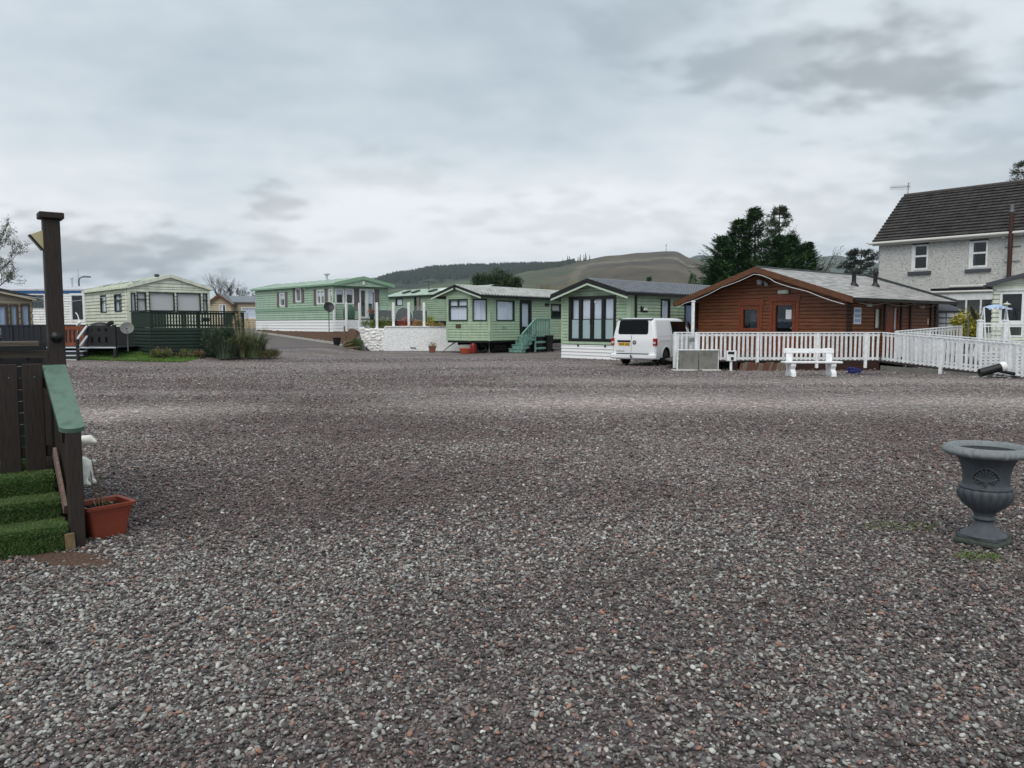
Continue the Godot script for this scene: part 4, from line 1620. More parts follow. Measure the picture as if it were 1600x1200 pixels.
	wall(c, Vector2(w, -l), Vector2(0, -l), 0.62, 2.84, {mat = mats.green_b, plain = true, gable = [w * 0.53, 3.24]})
	floor_and_lining(c, w, l, 0.62, 2.84, mats.green_b)
	for r in side:
		win(c, sa, A, r, {mat = mats.white, fw = 0.08, v = [0.5] if r == side[2] else [], mw = 0.06, curtain = [[0.0, 1.0, 0.55, 1.0]], cmat = mats.curtain} if r != side[1] else {mat = mats.white, fw = 0.09})
	for r in [side[0], side[1], side[2]]:
		for sgn in [-1, 1]:
			var s0: float = r[0] - 0.36 if sgn < 0 else r[1] + 0.02
			var sh := trim(c, sa, A, s0, s0 + 0.34, r[2] - 0.05, r[3] + 0.05, 0.072, mats.shutter, "shutter", 0.026)
	for k in 2: win(c, A, Vector2(w, 0), front[k], {mat = mats.white, fw = 0.08, curtain = [[0.0, 1.0, 0.62, 1.0]], blind = true, cmat = mats.curtain})
	win(c, A, Vector2(w, 0), front[2], {mat = mats.white, fw = 0.11, v = [0.5], mw = 0.2, called = "french_door", curtain = [[0.0, 0.1, 0.0, 1.0], [0.55, 1.0, 0.5, 1.0]]})
	trim(c, A, Vector2(w, 0), 1.42, 1.78, 1.2, 2.6, 0.072, mats.shutter, "shutter", 0.026)
	trim(c, A, Vector2(w, 0), 2.93, 3.27, 1.2, 2.6, 0.072, mats.shutter, "shutter", 0.026)
	trim(c, sa, A, 0.0, l + 0.02, 1.24, 1.40, 0.085, mats.green_trim, "waist_rail", 0.0)
	for q in [[sa, A, l - 0.04, l + 0.03], [A, Vector2(w, 0), 0.0, 0.06], [A, Vector2(w, 0), w - 0.06, w + 0.02]]: trim(c, q[0], q[1], q[2], q[3], 0.62, 2.8, 0.062, mats.green_b, "corner_trim", 0.001)
	gable_roof(c, w, l, 2.84, w * 0.47, 3.25, 0.2, 0.5, 0.25, {mat = mats.roof_green, barge = mats.green_trim, bh = 0.17, gutter = mats.green_trim})
	var fg := MB.new()   # boarded underside and face of the front gable
	fg.prism(PackedVector2Array([Vector2(-0.12, 2.72), Vector2(w + 0.12, 2.72), Vector2(w + 0.12, 2.79), Vector2(w * 0.47, 3.17), Vector2(-0.12, 2.79)]), 0.42, 0.34)
	put(fg, "front_gable", c, mats.green_b)
	var fl2 := MB.new()
	fl2.tube([Vector3(1.0, 3.05, -2.6), Vector3(1.0, 3.5, -2.6)], [0.07, 0.07], 8)
	fl2.lathe([[0.08, 3.5], [0.19, 3.58], [0.19, 3.64], [0.0, 3.66]], 10, Vector3(1.0, 0, -2.6))
	put(fl2, "flue", c, mats.lilac_roof)
	skirt(c, sa, Vector2(0, 0), -0.35, 0.6, mats.white_plain, 0.19, LAP)
	skirt(c, A, Vector2(w, 0), -0.35, 0.6, mats.white_plain, 0.19, LAP)
	trim(c, sa, A, 8.2 - off, 8.6 - off, 2.62, 2.82, 0.10, mats.green_b, "meter_box", 0.027)
	var lamp := MB.new()
	lamp.bevelled(Vector3(w * 0.47, 2.92, 0.48), Vector3(0.12, 0.22, 0.1), 0.02)
	put(lamp, "porch_lamp", c, mats.white)

	# ---- older green caravan behind the white wall
	c = thing("static_caravan", "older green static caravan with rooflights, set behind the white retaining wall", "caravan", Vector3(-2.6, b, -52), 40.0)
	w = 3.6
	l = 11.3
	off = 1.2
	side = [[2.69 - off, 3.71 - off, 1.75, 2.32], [5.30 - off, 6.13 - off, 0.62, 2.43]]
	sa = Vector2(0, -l)
	P = {mat = mats.green_c, pitch = 0.15, prof = LAP, ops = side}
	wall(c, sa, A, 0.56, 2.46, P)
	wall(c, A, Vector2(w, 0), 0.56, 2.46, P.merged({ops = [], gable = [w * 0.5, 2.96]}, true))
	wall(c, Vector2(w, 0), Vector2(w, -l), 0.56, 2.46, {mat = mats.green_c, plain = true})
	wall(c, Vector2(w, -l), sa, 0.56, 2.46, {mat = mats.green_c, plain = true, gable = [w * 0.5, 2.96]})
	floor_and_lining(c, w, l, 0.56, 2.4, mats.green_c)
	win(c, sa, A, side[0], {mat = mats.dark_green, curtain = [[0.0, 1.0, 0.0, 0.8]]})
	win(c, sa, A, side[1], {mat = mats.dark_green, fw = 0.1, sill = 0.5, cmat = mats.orange_wood, blind = true, curtain = [[0.05, 0.9, 0.0, 1.0]], called = "door"})
	gable_roof(c, w, l, 2.46, w * 0.5, 2.99, 0.14, 0.25, 0.1, {mat = mats.roof_green, barge = mats.dark_green, bh = 0.13, gutter = mats.dark_green})
	for z in [-2.2, -4.4, -6.0, -8.3, -9.6]:
		roof_vent(c, Vector3(0.8, 2.84, z), Vector3(0.62, 0.1, 0.9 if z == -4.4 else 0.5), 0.29, mats.white if z == -4.4 else mats.roof_dark)
	var an := MB.new()
	an.tube([Vector3(1.4, 2.9, -7.4), Vector3(1.4, 3.6, -7.4)], [0.025, 0.025], 6)
	an.tube([Vector3(0.6, 3.55, -7.0), Vector3(2.2, 3.55, -7.8)], [0.035, 0.035], 6)
	put(an, "aerial", c, mats.roof_dark)
	skirt(c, sa, A, -0.3, 0.55, mats.under, 0.2, SHIP)
	skirt(c, A, Vector2(w, 0), -0.3, 0.55, mats.under, 0.2, SHIP)

	bay_caravan()
	lodge_caravan()
	right_caravan()

	# ---- far beige lodges
	b = 1.2
	c = thing("holiday_lodge", "far beige holiday lodge with an arched gable window and grey tiled roof", "lodge", Vector3(-25.95, b, -66), 8.0)
	w = 1.9
	ops = [[0.95, 1.5, 1.0, 2.1]]
	P = {mat = mats.beige_pale, pitch = 0.18, prof = LAP, ops = ops}
	wall(c, A, Vector2(w, 0), 0.0, 2.2, P.merged({gable = [w * 0.52, 2.85]}, true))
	wall(c, Vector2(w, 0), Vector2(w, -6), 0.0, 2.2, P.merged({ops = []}, true))
	wall(c, Vector2(w, -6), Vector2(0, -6), 0.0, 2.2, {mat = mats.beige_pale, plain = true})
	wall(c, Vector2(0, -6), A, 0.0, 2.2, {mat = mats.beige_pale, plain = true})
	win(c, A, Vector2(w, 0), ops[0], {mat = mats.white, fw = 0.06, v = [0.5], curtain = [[0.0, 0.4, 0.0, 1.0]]})
	gable_roof(c, w, 6.0, 2.2, w * 0.52, 2.87, 0.2, 0.3, 0.2, {mat = mats.roof_slate, barge = mats.barge_brown, courses = 5, step = 0.025, wave = 0.02, pitch = 0.3})
	var w2 := 4.6
	ops = [[0.6, 2.0, 0.9, 1.9], [3.3, 4.2, 0.9, 2.0]]
	wall(c, Vector2(w + 0.02, -1.2), Vector2(w + w2, -1.2), 0.0, 2.3, P.merged({ops = ops, wall_name = "wing_wall"}, true))
	for r in ops: win(c, Vector2(w + 0.02, -1.2), Vector2(w + w2, -1.2), r, {mat = mats.white, fw = 0.08, curtain = [[0.0, 1.0, 0.0, 1.0]]})
	wall(c, Vector2(w + w2, -1.2), Vector2(w + w2, -5.2), 0.0, 2.3, {mat = mats.beige_pale, plain = true, wall_name = "wing_wall"})
	wall(c, Vector2(w + w2, -5.2), Vector2(w, -5.2), 0.0, 2.3, {mat = mats.beige_pale, plain = true, wall_name = "wing_wall"})
	var wr := put(MB.new(), "wing_roof", c, mats.roof_slate)
	var ws := MB.new()
	var xf := Transform3D(Basis(Vector3(0, 0, -1), UPV, Vector3(1, 0, 0)), Vector3.ZERO)
	ws.prism(PackedVector2Array([Vector2(0.9, 2.28), Vector2(3.2, 2.86), Vector2(5.5, 2.28), Vector2(5.5, 2.36), Vector2(3.2, 2.94), Vector2(0.9, 2.36)]), w + w2 + 0.2, 0.6, xf)
	wr.mesh = ws.mesh()


# ---------------------------------------------------------------- green caravan with a bay front, still on its wheels
func bay_caravan() -> void:
	var b := 0.03
	var c := thing("static_caravan", "green static caravan with a bay front and pale tiled roof, raised on wheels", "caravan", Vector3(-4.24, b, -44.05), -39.0)
	var P0 := Vector2(0, -0.78)
	var P1 := Vector2(0.78, 0)
	var P2 := Vector2(2.46, 0)
	var P3 := Vector2(3.24, -0.78)
	var P4 := Vector2(3.24, -9.4)
	var P5 := Vector2(0, -9.4)
	var y0 := 0.66
	var y1 := 3.17
	var m := [[0.14, 1.58, 1.75, 2.97]]
	var d := [[0.15, 0.95, 1.75, 2.97]]
	var s := [[0.52, 2.13, 1.76, 2.92], [2.61, 3.72, 1.0, 2.98], [5.67, 6.74, 1.92, 2.83]]
	var P := {mat = mats.green_a, pitch = 0.15, prof = SHIP, spread = 0.04}
	wall(c, P0, P1, y0, y1, P.merged({ops = d}))
	wall(c, P1, P2, y0, y1, P.merged({ops = m}))
	wall(c, P2, P3, y0, y1, P.merged({ops = d}))
	wall(c, P3, P4, y0, y1, P.merged({ops = s}))
	wall(c, P4, P5, y0, y1, {mat = mats.green_a, plain = true, gable = [1.62, 3.7]})
	wall(c, P5, P0, y0, y1, {mat = mats.green_a, plain = true})
	win(c, P0, P1, d[0], {mat = mats.dark_green, curtain = [[0.0, 1.0, 0.0, 1.0]]})
	win(c, P1, P2, m[0], {mat = mats.dark_green, fw = 0.075, t = [0.68], curtain = [[0.0, 1.0, 0.0, 1.0]]})
	trim(c, P1, P2, 0.83, 0.90, 2.60, 2.92, 0.066, mats.dark_green, "window_mullion", -0.02)
	win(c, P2, P3, d[0], {mat = mats.dark_green, fw = 0.07, curtain = [[0.0, 1.0, 0.0, 1.0]]})
	win(c, P3, P4, s[0], {mat = mats.dark_green, fw = 0.07, curtain = [[0.0, 1.0, 0.0, 1.0]]})
	win(c, P3, P4, s[1], {mat = mats.black, fw = 0.2, sill = 0.45, blind = true, cmat = mats.curtain, curtain = [[0.0, 1.0, 0.0, 1.0]], called = "door"})
	win(c, P3, P4, s[2], {mat = mats.dark_green, fw = 0.09, t = [0.5], blind = true, cmat = mats.blind, curtain = [[0.0, 1.0, 0.52, 1.0]]})
	for q in [[P0, P1, 0.0, 0.06], [P1, P2, -0.03, 0.05], [P2, P3, -0.03, 0.05], [P2, P3, 1.02, 1.12], [P3, P4, 0.0, 0.1]]: trim(c, q[0], q[1], q[2], q[3], y0, y1, 0.056, mats.green_a, "corner_trim", 0.001)
	trim(c, P1, P2, 0.68, 1.07, 1.36, 1.58, 0.062, mats.brown_frame, "name_plate", 0.026)
	trim(c, P3, P4, 5.05, 5.4, 2.68, 2.84, 0.12, mats.black, "outside_lamp", 0.026)
	trim(c, P3, P4, 2.3, 2.5, 3.0, 3.1, 0.1, mats.grey_metal, "outside_lamp", 0.026)
	trim(c, P3, P4, 1.05, 1.35, 1.36, 1.42, 0.062, mats.green_trim, "vent_grille", 0.026)
	var fl := MB.new()
	fl.prism(PackedVector2Array([Vector2(0.02, 0.8), Vector2(0.8, 0.02), Vector2(2.44, 0.02), Vector2(3.22, 0.8), Vector2(3.22, 9.38), Vector2(0.02, 9.38)]), y0 + 0.02, y0 - 0.10, Transform3D(Basis(Vector3(1, 0, 0), Vector3(0, 0, -1), UPV), Vector3.ZERO))
	put(fl, "floor", c, mats.under)
	gable_roof(c, 3.24, 9.4, y1, 1.62, 3.66, 0.26, 0.28, 0.12, {mat = mats.roof_pale, barge = mats.black, barge2 = mats.verge_pale, bh = 0.10, gutter = mats.black, courses = 7, wave = 0.065, pitch = 0.27, step = 0.02, spread = 0.25, slab = mats.under})
	var gb := MB.new()
	gb.prism(PackedVector2Array([Vector2(0.2, y1), Vector2(3.04, y1), Vector2(1.62, 3.60)]), 0.0, -0.06)
	var gm := put(gb, "front_gable", c, mats.green_a)
	var soff := MB.new()
	soff.span(Vector3(0.02, y1 - 0.03, -0.02), Vector3(3.22, y1 + 0.03, -9.38))
	put(soff, "ceiling", c, mats.interior)
	var fin := MB.new()
	fin.bevelled(Vector3(1.62, 3.56, 0.33), Vector3(0.13, 0.34, 0.05), 0.01)
	put(fin, "finial", c, mats.black)
	# chassis, wheels, corner legs
	for x in [0.75, 2.45]:
		var ch := MB.new()
		ch.span(Vector3(x - 0.04, 0.40, -0.9), Vector3(x + 0.04, 0.555, -9.2))
		put(ch, "chassis_beam", c, mats.under)
	for z in [-3.2, -4.05]:
		for x in [0.45, 2.75]:
			var wh := MB.new()
			wh.lathe([[0.0, -0.1], [0.2, -0.1], [0.29, -0.085], [0.31, -0.05], [0.31, 0.05], [0.29, 0.085], [0.2, 0.1], [0.0, 0.1]], 22)
			var wn := put(wh, "wheel", c, mats.rubber, Transform3D(Basis(Vector3(0, 0, 1), PI / 2), Vector3(x, 0.31, z)))
			var hb := MB.new()
			hb.lathe([[0.0, -0.105], [0.15, -0.105], [0.16, 0.0], [0.15, 0.105], [0.0, 0.105]], 14)
			put(hb, "rim", wn, mats.grey_metal)
	for q in [[Vector3(0.5, 0.55, -0.9), Vector3(0.15, 0.0, -0.2)], [Vector3(2.75, 0.55, -1.3), Vector3(3.0, 0.0, -1.0)], [Vector3(2.8, 0.55, -8.6), Vector3(3.0, 0.0, -8.9)]]:
		var lg := MB.new()
		lg.tube([q[0], q[1] + Vector3(0, 0.02, 0)], [0.04, 0.03], 6)
		lg.box(q[1] + Vector3(0, 0.015, 0), Vector3(0.16, 0.03, 0.16))
		put(lg, "corner_leg", c, mats.steel)
	# timber steps up to its door
	var st := thing("door_steps", "teal painted timber steps with handrail leading to the door of the bay fronted caravan", "steps", Vector3(0.66, b, -47.25) + Vector3(0, 0, 0), -39.0)
	# local axes: x out from the wall, z along it; set against the side wall below the door
	st.position = Vector3(-4.24, b, -44.05) + Basis(UPV, deg_to_rad(-39.0)) * Vector3(3.28, 0, -0.78)
	for k in 4:
		var tr := MB.new()
		var z1 := -1.55 - 0.30 * k
		tr.span(Vector3(0.06, 0.0 + 0.22 * k, z1), Vector3(1.06, 0.22 * (k + 1) - 0.03, z1 - 0.26))
		put(tr, "riser", st, mats.teal_wood)
		var td := MB.new()
		td.span(Vector3(0.04, 0.22 * (k + 1) - 0.03, z1 + 0.03), Vector3(1.10, 0.22 * (k + 1), z1 - 0.28))
		put(td, "tread", st, mats.teal_wood)
	var pf := MB.new()
	pf.span(Vector3(0.04, 0.88, -2.75), Vector3(1.10, 0.96, -4.1))
	put(pf, "platform", st, mats.teal_wood)
	var o := {mat = mats.teal_wood, h = 0.95, pitch = 0.15, w = 0.055, t = 0.03, posts = [0.0, 1.0], post_w = 0.07, rail_h = 0.06}
	fence_in(st, Vector3(1.06, 0.96, -2.72), Vector3(1.06, 0.96, -4.06), o)
	fence_in(st, Vector3(1.06, 0.12, -1.5), Vector3(1.06, 0.96, -2.72), o.merged({posts = [0.0]}, true))
	for q in [Vector3(1.02, 0, -2.76), Vector3(1.02, 0, -4.06), Vector3(0.1, 0, -4.06)]:
		var pl := MB.new()
		pl.span(q + Vector3(-0.04, 0, 0.04), q + Vector3(0.04, 0.88, -0.04))
		put(pl, "leg", st, mats.teal_wood)
	for y in [0.15, 0.5]:
		var bd := MB.new()
		bd.span(Vector3(1.03, y, -2.8), Vector3(1.055, y + 0.12, -4.02))
		put(bd, "side_board", st, mats.teal_wood)


# ---------------------------------------------------------------- newest green caravan, french windows to the yard
func lodge_caravan() -> void:
	var c := thing("static_caravan", "green static caravan with wide black french windows and dark roof beside the van", "caravan", Vector3(2.4, 0, -37.1), -47.0)
	var w := 4.16
	var l := 10.5
	var A := Vector2.ZERO
	var B := Vector2(w, 0)
	var C := Vector2(w, -l)
	var D := Vector2(0, -l)
	var f := [[0.48, 3.36, 0.82, 2.90]]
	var s := [[2.12, 2.85, 1.0, 2.78], [4.0, 5.15, 0.9, 2.92], [7.0, 8.2, 1.6, 2.7]]
	var P := {mat = mats.green_a, pitch = 0.15, prof = SHIP, spread = 0.04}
	wall(c, A, B, 0.66, 2.98, P.merged({ops = f, gable = [w * 0.5, 3.6]}))
	wall(c, B, C, 0.66, 2.98, P.merged({ops = s}))
	wall(c, C, D, 0.66, 2.98, {mat = mats.green_a, plain = true, gable = [w * 0.5, 3.6]})
	wall(c, D, A, 0.66, 2.98, P.merged({ops = []}))
	floor_and_lining(c, w, l, 0.68, 2.9, mats.green_a)
	var fd := win(c, A, B, f[0], {mat = mats.black, fw = 0.15, sill = 0.13, v = [0.255, 0.5, 0.735], mw = 0.17, called = "french_window", curtain = [[0.06, 0.25, 0.5, 0.98], [0.29, 0.47, 0.5, 0.98], [0.53, 0.72, 0.5, 0.98], [0.76, 0.94, 0.5, 0.98]]})
	var fm := fr(A, B)
	for k in 4:   # frosted lower halves
		var x0 := lerpf(f[0][0], f[0][1], [0.055, 0.29, 0.535, 0.77][k])
		var x1 := lerpf(f[0][0], f[0][1], [0.225, 0.47, 0.705, 0.945][k])
		var fz := MB.new()
		fz.span(Vector3(x0, 0.95, -0.024), Vector3(x1, 1.82, -0.032))
		put(fz, "frosted_film", fd, mats.frost)
	for x in [1.72, 2.02]:
		var tg := MB.new()
		tg.span(Vector3(x, 2.58, -0.005), Vector3(x + 0.12, 2.68, -0.009))
		put(tg, "sticker", fd, mats.paper)
	var hd := MB.new()
	hd.tube([Vector3(1.86, 1.62, 0.08), Vector3(1.86, 1.86, 0.08)], [0.018, 0.018], 6)
	put(hd, "handle", fd, mats.black)
	win(c, B, C, s[0], {mat = mats.black, fw = 0.08, curtain = [[0.0, 1.0, 0.0, 1.0]]})
	win(c, B, C, s[1], {mat = mats.black, fw = 0.09, called = "door", curtain = [[0.2, 1.0, 0.0, 0.9]], cmat = mats.curtain_blue})
	win(c, B, C, s[2], {mat = mats.black, fw = 0.08, curtain = [[0.0, 1.0, 0.0, 1.0]]})
	for q in [[A, B, 0.0, 0.09], [A, B, w - 0.2, w + 0.03], [B, C, 0.0, 0.1]]: trim(c, q[0], q[1], q[2], q[3], 0.66, 2.96, 0.056, mats.green_a, "corner_trim", 0.001)
	var dp := MB.new()
	dp.tube([Vector3(w + 0.08, 0.1, -0.25), Vector3(w + 0.08, 2.95, -0.25)], [0.06, 0.06], 8)
	put(dp, "downpipe", c, mats.black)
	gable_roof(c, w, l, 2.98, w * 0.5, 3.58, 0.22, 0.55, 0.2, {mat = mats.roof_slate, barge = mats.black, barge2 = mats.verge_pale, bh = 0.17, gutter = mats.black, courses = 9, wave = 0.05, pitch = 0.2, step = 0.03, spread = 0.2, slab = mats.under})
	# boarded triangle under the eaves in front is left in shade by the overhang; name lettering on the side
	var sg := fr(B, C)
	var n := MB.new()
	n.span(Vector3(0.62, 2.16, 0.068), Vector3(0.70, 2.42, 0.03))
	n.box(Vector3(0.76, 2.30, 0.055), Vector3(0.06, 0.22, 0.022), Basis(Vector3(0, 0, 1), -0.7))
	n.box(Vector3(0.78, 2.21, 0.055), Vector3(0.06, 0.16, 0.022), Basis(Vector3(0, 0, 1), 0.7))
	n.span(Vector3(0.80, 2.15, 0.066), Vector3(1.14, 2.21, 0.03))
	var lt := put(n, "lettering", c, mats.black, sg)
	var n2 := MB.new()
	n2.span(Vector3(0.86, 2.23, 0.066), Vector3(1.10, 2.34, 0.03))
	put(n2, "name_plate", c, mats.white, sg)
	var ol := MB.new()
	ol.bevelled(Vector3(3.42, 2.62, 0.12), Vector3(0.2, 0.16, 0.18), 0.04)
	put(ol, "outside_lamp", c, mats.white, sg)
	skirt(c, A, B, -0.02, 0.64, mats.white_plain, 0.155, LAP)
	skirt(c, B, C, -0.02, 0.64, mats.white_plain, 0.155, LAP)
	for x in [1.1, 2.75]:
		var v := MB.new()
		v.bevelled(Vector3(x, 0.62, 0.065), Vector3(0.09, 0.1, 0.04), 0.01)
		put(v, "skirting_vent", c, mats.black)


# ---------------------------------------------------------------- pale caravan at the right edge with its glazed balcony
func right_caravan() -> void:
	var c := thing("static_caravan", "pale cream static caravan with a dark roof edge and glazed door, at the right edge", "caravan", Vector3(17.1, 0, -27.5), -40.0)
	var w := 3.7
	var l := 6.0
	var A := Vector2.ZERO
	var B := Vector2(w, 0)
	var f := [[0.20, 0.93, 1.66, 2.74], [0.46, 0.94, 1.16, 1.57], [1.4, 2.6, 1.3, 2.7]]
	var P := {mat = mats.cream, pitch = 0.16, prof = LAP, spread = 0.03}
	wall(c, A, B, 0.55, 3.0, P.merged({ops = f, gable = [w * 0.5, 3.5]}))
	wall(c, Vector2(0, -l), A, 0.55, 3.0, P.merged({ops = []}))
	wall(c, B, Vector2(w, -l), 0.55, 3.0, {mat = mats.cream, plain = true})
	wall(c, Vector2(w, -l), Vector2(0, -l), 0.55, 3.0, {mat = mats.cream, plain = true, gable = [w * 0.5, 3.5]})
	floor_and_lining(c, w, l, 0.55, 2.9, mats.cream)
	win(c, A, B, f[0], {mat = mats.white, fw = 0.075, called = "door", glass = mats.glass_dark})
	win(c, A, B, f[1], {mat = mats.white, fw = 0.06, glass = mats.glass_dark})
	win(c, A, B, f[2], {mat = mats.white, fw = 0.08})
	trim(c, A, B, 0.10, 1.02, 2.78, 2.84, 0.075, mats.white, "door_head", 0.026)
	gable_roof(c, w, l, 3.0, w * 0.5, 3.52, 0.2, 0.35, 0.1, {mat = mats.roof_slate, barge = mats.sill_grey, bh = 0.07, gutter = mats.sill_grey, courses = 6, wave = 0.03, pitch = 0.25})
	var ol := MB.new()
	ol.lathe([[0.0, 2.20], [0.03, 2.20], [0.05, 2.27], [0.16, 2.30], [0.03, 2.36], [0.0, 2.36]], 14, Vector3(0.43, 0, 0.2))
	ol.tube([Vector3(0.43, 2.36, 0.2), Vector3(0.43, 2.4, 0.1), Vector3(0.43, 2.36, 0.0)], [0.015, 0.015, 0.015], 6)
	put(ol, "outside_lamp", c, mats.cream)
	# slatted white skirting with open joints
	for k in 5:
		var bd := MB.new()
		bd.span(Vector3(0.0, -0.02 + 0.115 * k, -0.02), Vector3(w, 0.075 + 0.115 * k, -0.045))
		put(bd, "skirting_board", c, mats.white_wood)
	var bk := MB.new()
	bk.span(Vector3(0.0, -0.05, -0.25), Vector3(w, 0.53, -0.27))
	put(bk, "skirting_backing", c, mats.under)


# ---------------------------------------------------------------- log cabin
func log_cabin() -> void:
	rng.seed = 17
	var c := thing("log_cabin", "brown log cabin with a low gabled shingle roof behind the white picket fence", "cabin", Vector3(8.48, 0, -35.2), -51.0)
	var w := 7.1
	var l := 7.5
	var A := Vector2.ZERO
	var B := Vector2(w, 0)
	var C := Vector2(w, -l)
	var D := Vector2(0, -l)
	var f := [[2.30, 3.20, 1.34, 2.34], [3.84, 4.86, 0.40, 2.52]]
	var s := [[1.95, 2.55, 1.40, 2.28], [2.84, 3.50, 0.40, 2.36], [3.55, 4.05, 0.40, 2.36]]
	var P := {mat = mats.log, pitch = 0.148, prof = LOG, called = "log_board", spread = 0.22}
	var lo := P.merged({mat = mats.log_dark}, true)
	wall(c, A, B, 0.2, 2.70, P.merged({ops = f, gable = [3.55, 3.84]}))
	wall(c, B, C, 0.2, 2.70, P.merged({ops = s}))
	wall(c, C, D, 0.2, 2.70, {mat = mats.log, plain = true, gable = [3.55, 3.84]})
	wall(c, D, A, 0.2, 2.70, P)
	var fl := MB.new()
	fl.span(Vector3(0.05, 0.18, -0.05), Vector3(w - 0.05, 0.36, -l + 0.05))
	put(fl, "floor", c, mats.plinth)
	# window and door of the gable front
	win(c, A, B, f[0], {mat = mats.log_trim, fw = 0.10, out = 0.06, curtain = [[0.45, 0.8, 0.0, 0.75]], cmat = mats.curtain_blue, glass = mats.glass_dark})
	var dr := win(c, A, B, f[1], {mat = mats.log_trim, fw = 0.13, sill = 0.9, out = 0.06, called = "door", glass = mats.glass_dark, curtain = [[0.1, 0.9, 0.5, 0.68]], cmat = mats.curtain_blue})
	var pn := MB.new()
	pn.span(Vector3(4.40, 1.82, 0.0), Vector3(4.66, 2.2, -0.004))
	put(pn, "notice_paper", dr, mats.paper)
	var kn := MB.new()
	kn.tube([Vector3(4.72, 1.45, 0.06), Vector3(4.72, 1.45, 0.11)], [0.03, 0.035], 8)
	put(kn, "handle", dr, mats.steel)
	for q in [[2.08, 3.42, 2.42, 2.62, 0.07], [3.62, 5.08, 2.56, 2.80, 0.07]]: trim(c, A, B, q[0], q[1], q[2], q[3], 0.07, mats.log_trim, "lintel_board", 0.034)
	for q in [[2.18, 2.29], [3.21, 3.33], [3.68, 3.82], [4.88, 5.02]]: trim(c, A, B, q[0], q[1], 1.25 if q[0] < 3.4 else 0.4, 2.42 if q[0] < 3.4 else 2.56, 0.062, mats.log_trim, "casing_board", 0.034)
	trim(c, A, B, 2.18, 3.33, 1.24, 1.32, 0.08, mats.log_trim, "sill_board", 0.034)
	var lp := MB.new()
	lp.bevelled(Vector3(4.32, 2.93, 0.09), Vector3(0.50, 0.17, 0.10), 0.03)
	put(lp, "outside_lamp", c, mats.cream)
	# crossing log ends at the corners
	for q in [[A, B, -0.14, 0.06], [A, B, w - 0.06, w + 0.16], [C, D, -0.14, 0.06]]:
		var f2 := fr(q[0], q[1])
		for k in 16:
			var mb := MB.new()
			var y := 0.2 + k * 0.148
			mb.bevelled(f2 * Vector3((q[2] + q[3]) * 0.5, y + 0.072, 0.08), Vector3(0.13, 0.138, 0.26), 0.02)
			put(mb, "log_end", c, mats.log_dark)
	# side wall: notice, pale window, doors
	var fs := fr(B, C)
	var nt := MB.new()
	nt.span(Vector3(0.26, 1.62, 0.055), Vector3(0.82, 2.26, 0.037))
	var nb := put(nt, "notice_board", c, mats.paper, fs)
	for k in 3:
		var bl := MB.new()
		bl.span(Vector3(0.31, 1.68 + k * 0.19, 0.058), Vector3(0.77, 1.81 + k * 0.19, 0.0555))
		put(bl, "printed_panel", nb, mats.curtain_blue)
	win(c, B, C, s[0], {mat = mats.log_dark, fw = 0.06, out = 0.05, blind = true, cmat = mats.cream, curtain = [[0.0, 1.0, 0.0, 1.0]]})
	win(c, B, C, s[1], {mat = mats.log_trim, fw = 0.1, sill = 1.9, out = 0.04, called = "door"})
	win(c, B, C, s[2], {mat = mats.log_trim, fw = 0.08, sill = 0.95, out = 0.05, called = "door", curtain = [[0.3, 1.0, 0.5, 1.0]]})
	for x in [2.70, 4.15, 5.0, 7.0]: trim(c, B, C, x, x + 0.12, 0.36, 2.6, 0.10, mats.log_dark, "wall_post", 0.03)
	for x in [1.13, 5.85]:
		var sl := MB.new()
		sl.bevelled(Vector3(x + 0.18, 2.36, 0.10), Vector3(0.38, 0.13, 0.12), 0.03)
		put(sl, "outside_lamp", c, mats.cream, fs)
	var dh := MB.new()
	dh.span(Vector3(6.75, 1.6, 0.07), Vector3(6.80, 1.85, 0.04))
	put(dh, "handle", c, mats.paper, fs)
	# roof
	gable_roof(c, w, l, 2.72, 3.55, 3.86, 0.62, 0.95, 0.75, {mat = mats.shingle, slab = mats.log_dark, barge = mats.barge_brown, bh = 0.2, gutter = mats.black, courses = 17, pitch = 0.34, step = 0.022, uneven = 0.012, slit = 0.012, stagger = true, spread = 0.4, cap = mats.roof_dark, called = "shingle_course"})
	var rd := MB.new()
	rd.prism(PackedVector2Array([Vector2(3.5, 3.93), Vector2(7.75, 2.53), Vector2(7.75, 2.68), Vector2(3.5, 4.08)]), -l - 0.70, -l - 0.86)
	put(rd, "verge_cap", c, mats.roof_dark)
	# loose white cable under the front verge
	var pts := []
	var rad := []
	for k in 41:
		var x := lerpf(-0.4, 7.4, k / 40.0)
		var y := 3.80 - absf(x - 3.55) * 0.3275 - 0.10 - 0.055 * absf(sin(x * 1.6)) - (0.05 if k > 24 else 0.0)
		pts.append(Vector3(x, y, 0.99))
		rad.append(0.012)
	var cb := MB.new()
	cb.tube(pts, rad, 5)
	put(cb, "cable", c, mats.white)
	pts = []
	rad = []
	for k in 50:
		var z := -0.2 - k * 0.14
		pts.append(Vector3(w + 0.25, 2.46 - 0.09 * absf(sin(z * 1.3)), z))
		rad.append(0.012)
	var cb2 := MB.new()
	cb2.tube(pts, rad, 5)
	put(cb2, "cable", c, mats.white)
	# camera pair under the ridge
	var cm := MB.new()
	cm.lathe([[0.0, -0.16], [0.10, -0.14], [0.13, -0.03], [0.12, 0.04], [0.0, 0.06]], 14, Vector3(3.25, 3.42, 0.16))
	cm.tube([Vector3(3.45, 3.38, 0.1), Vector3(3.66, 3.24, 0.30)], [0.05, 0.06], 8)
	put(cm, "security_camera", c, mats.plastic_grey)
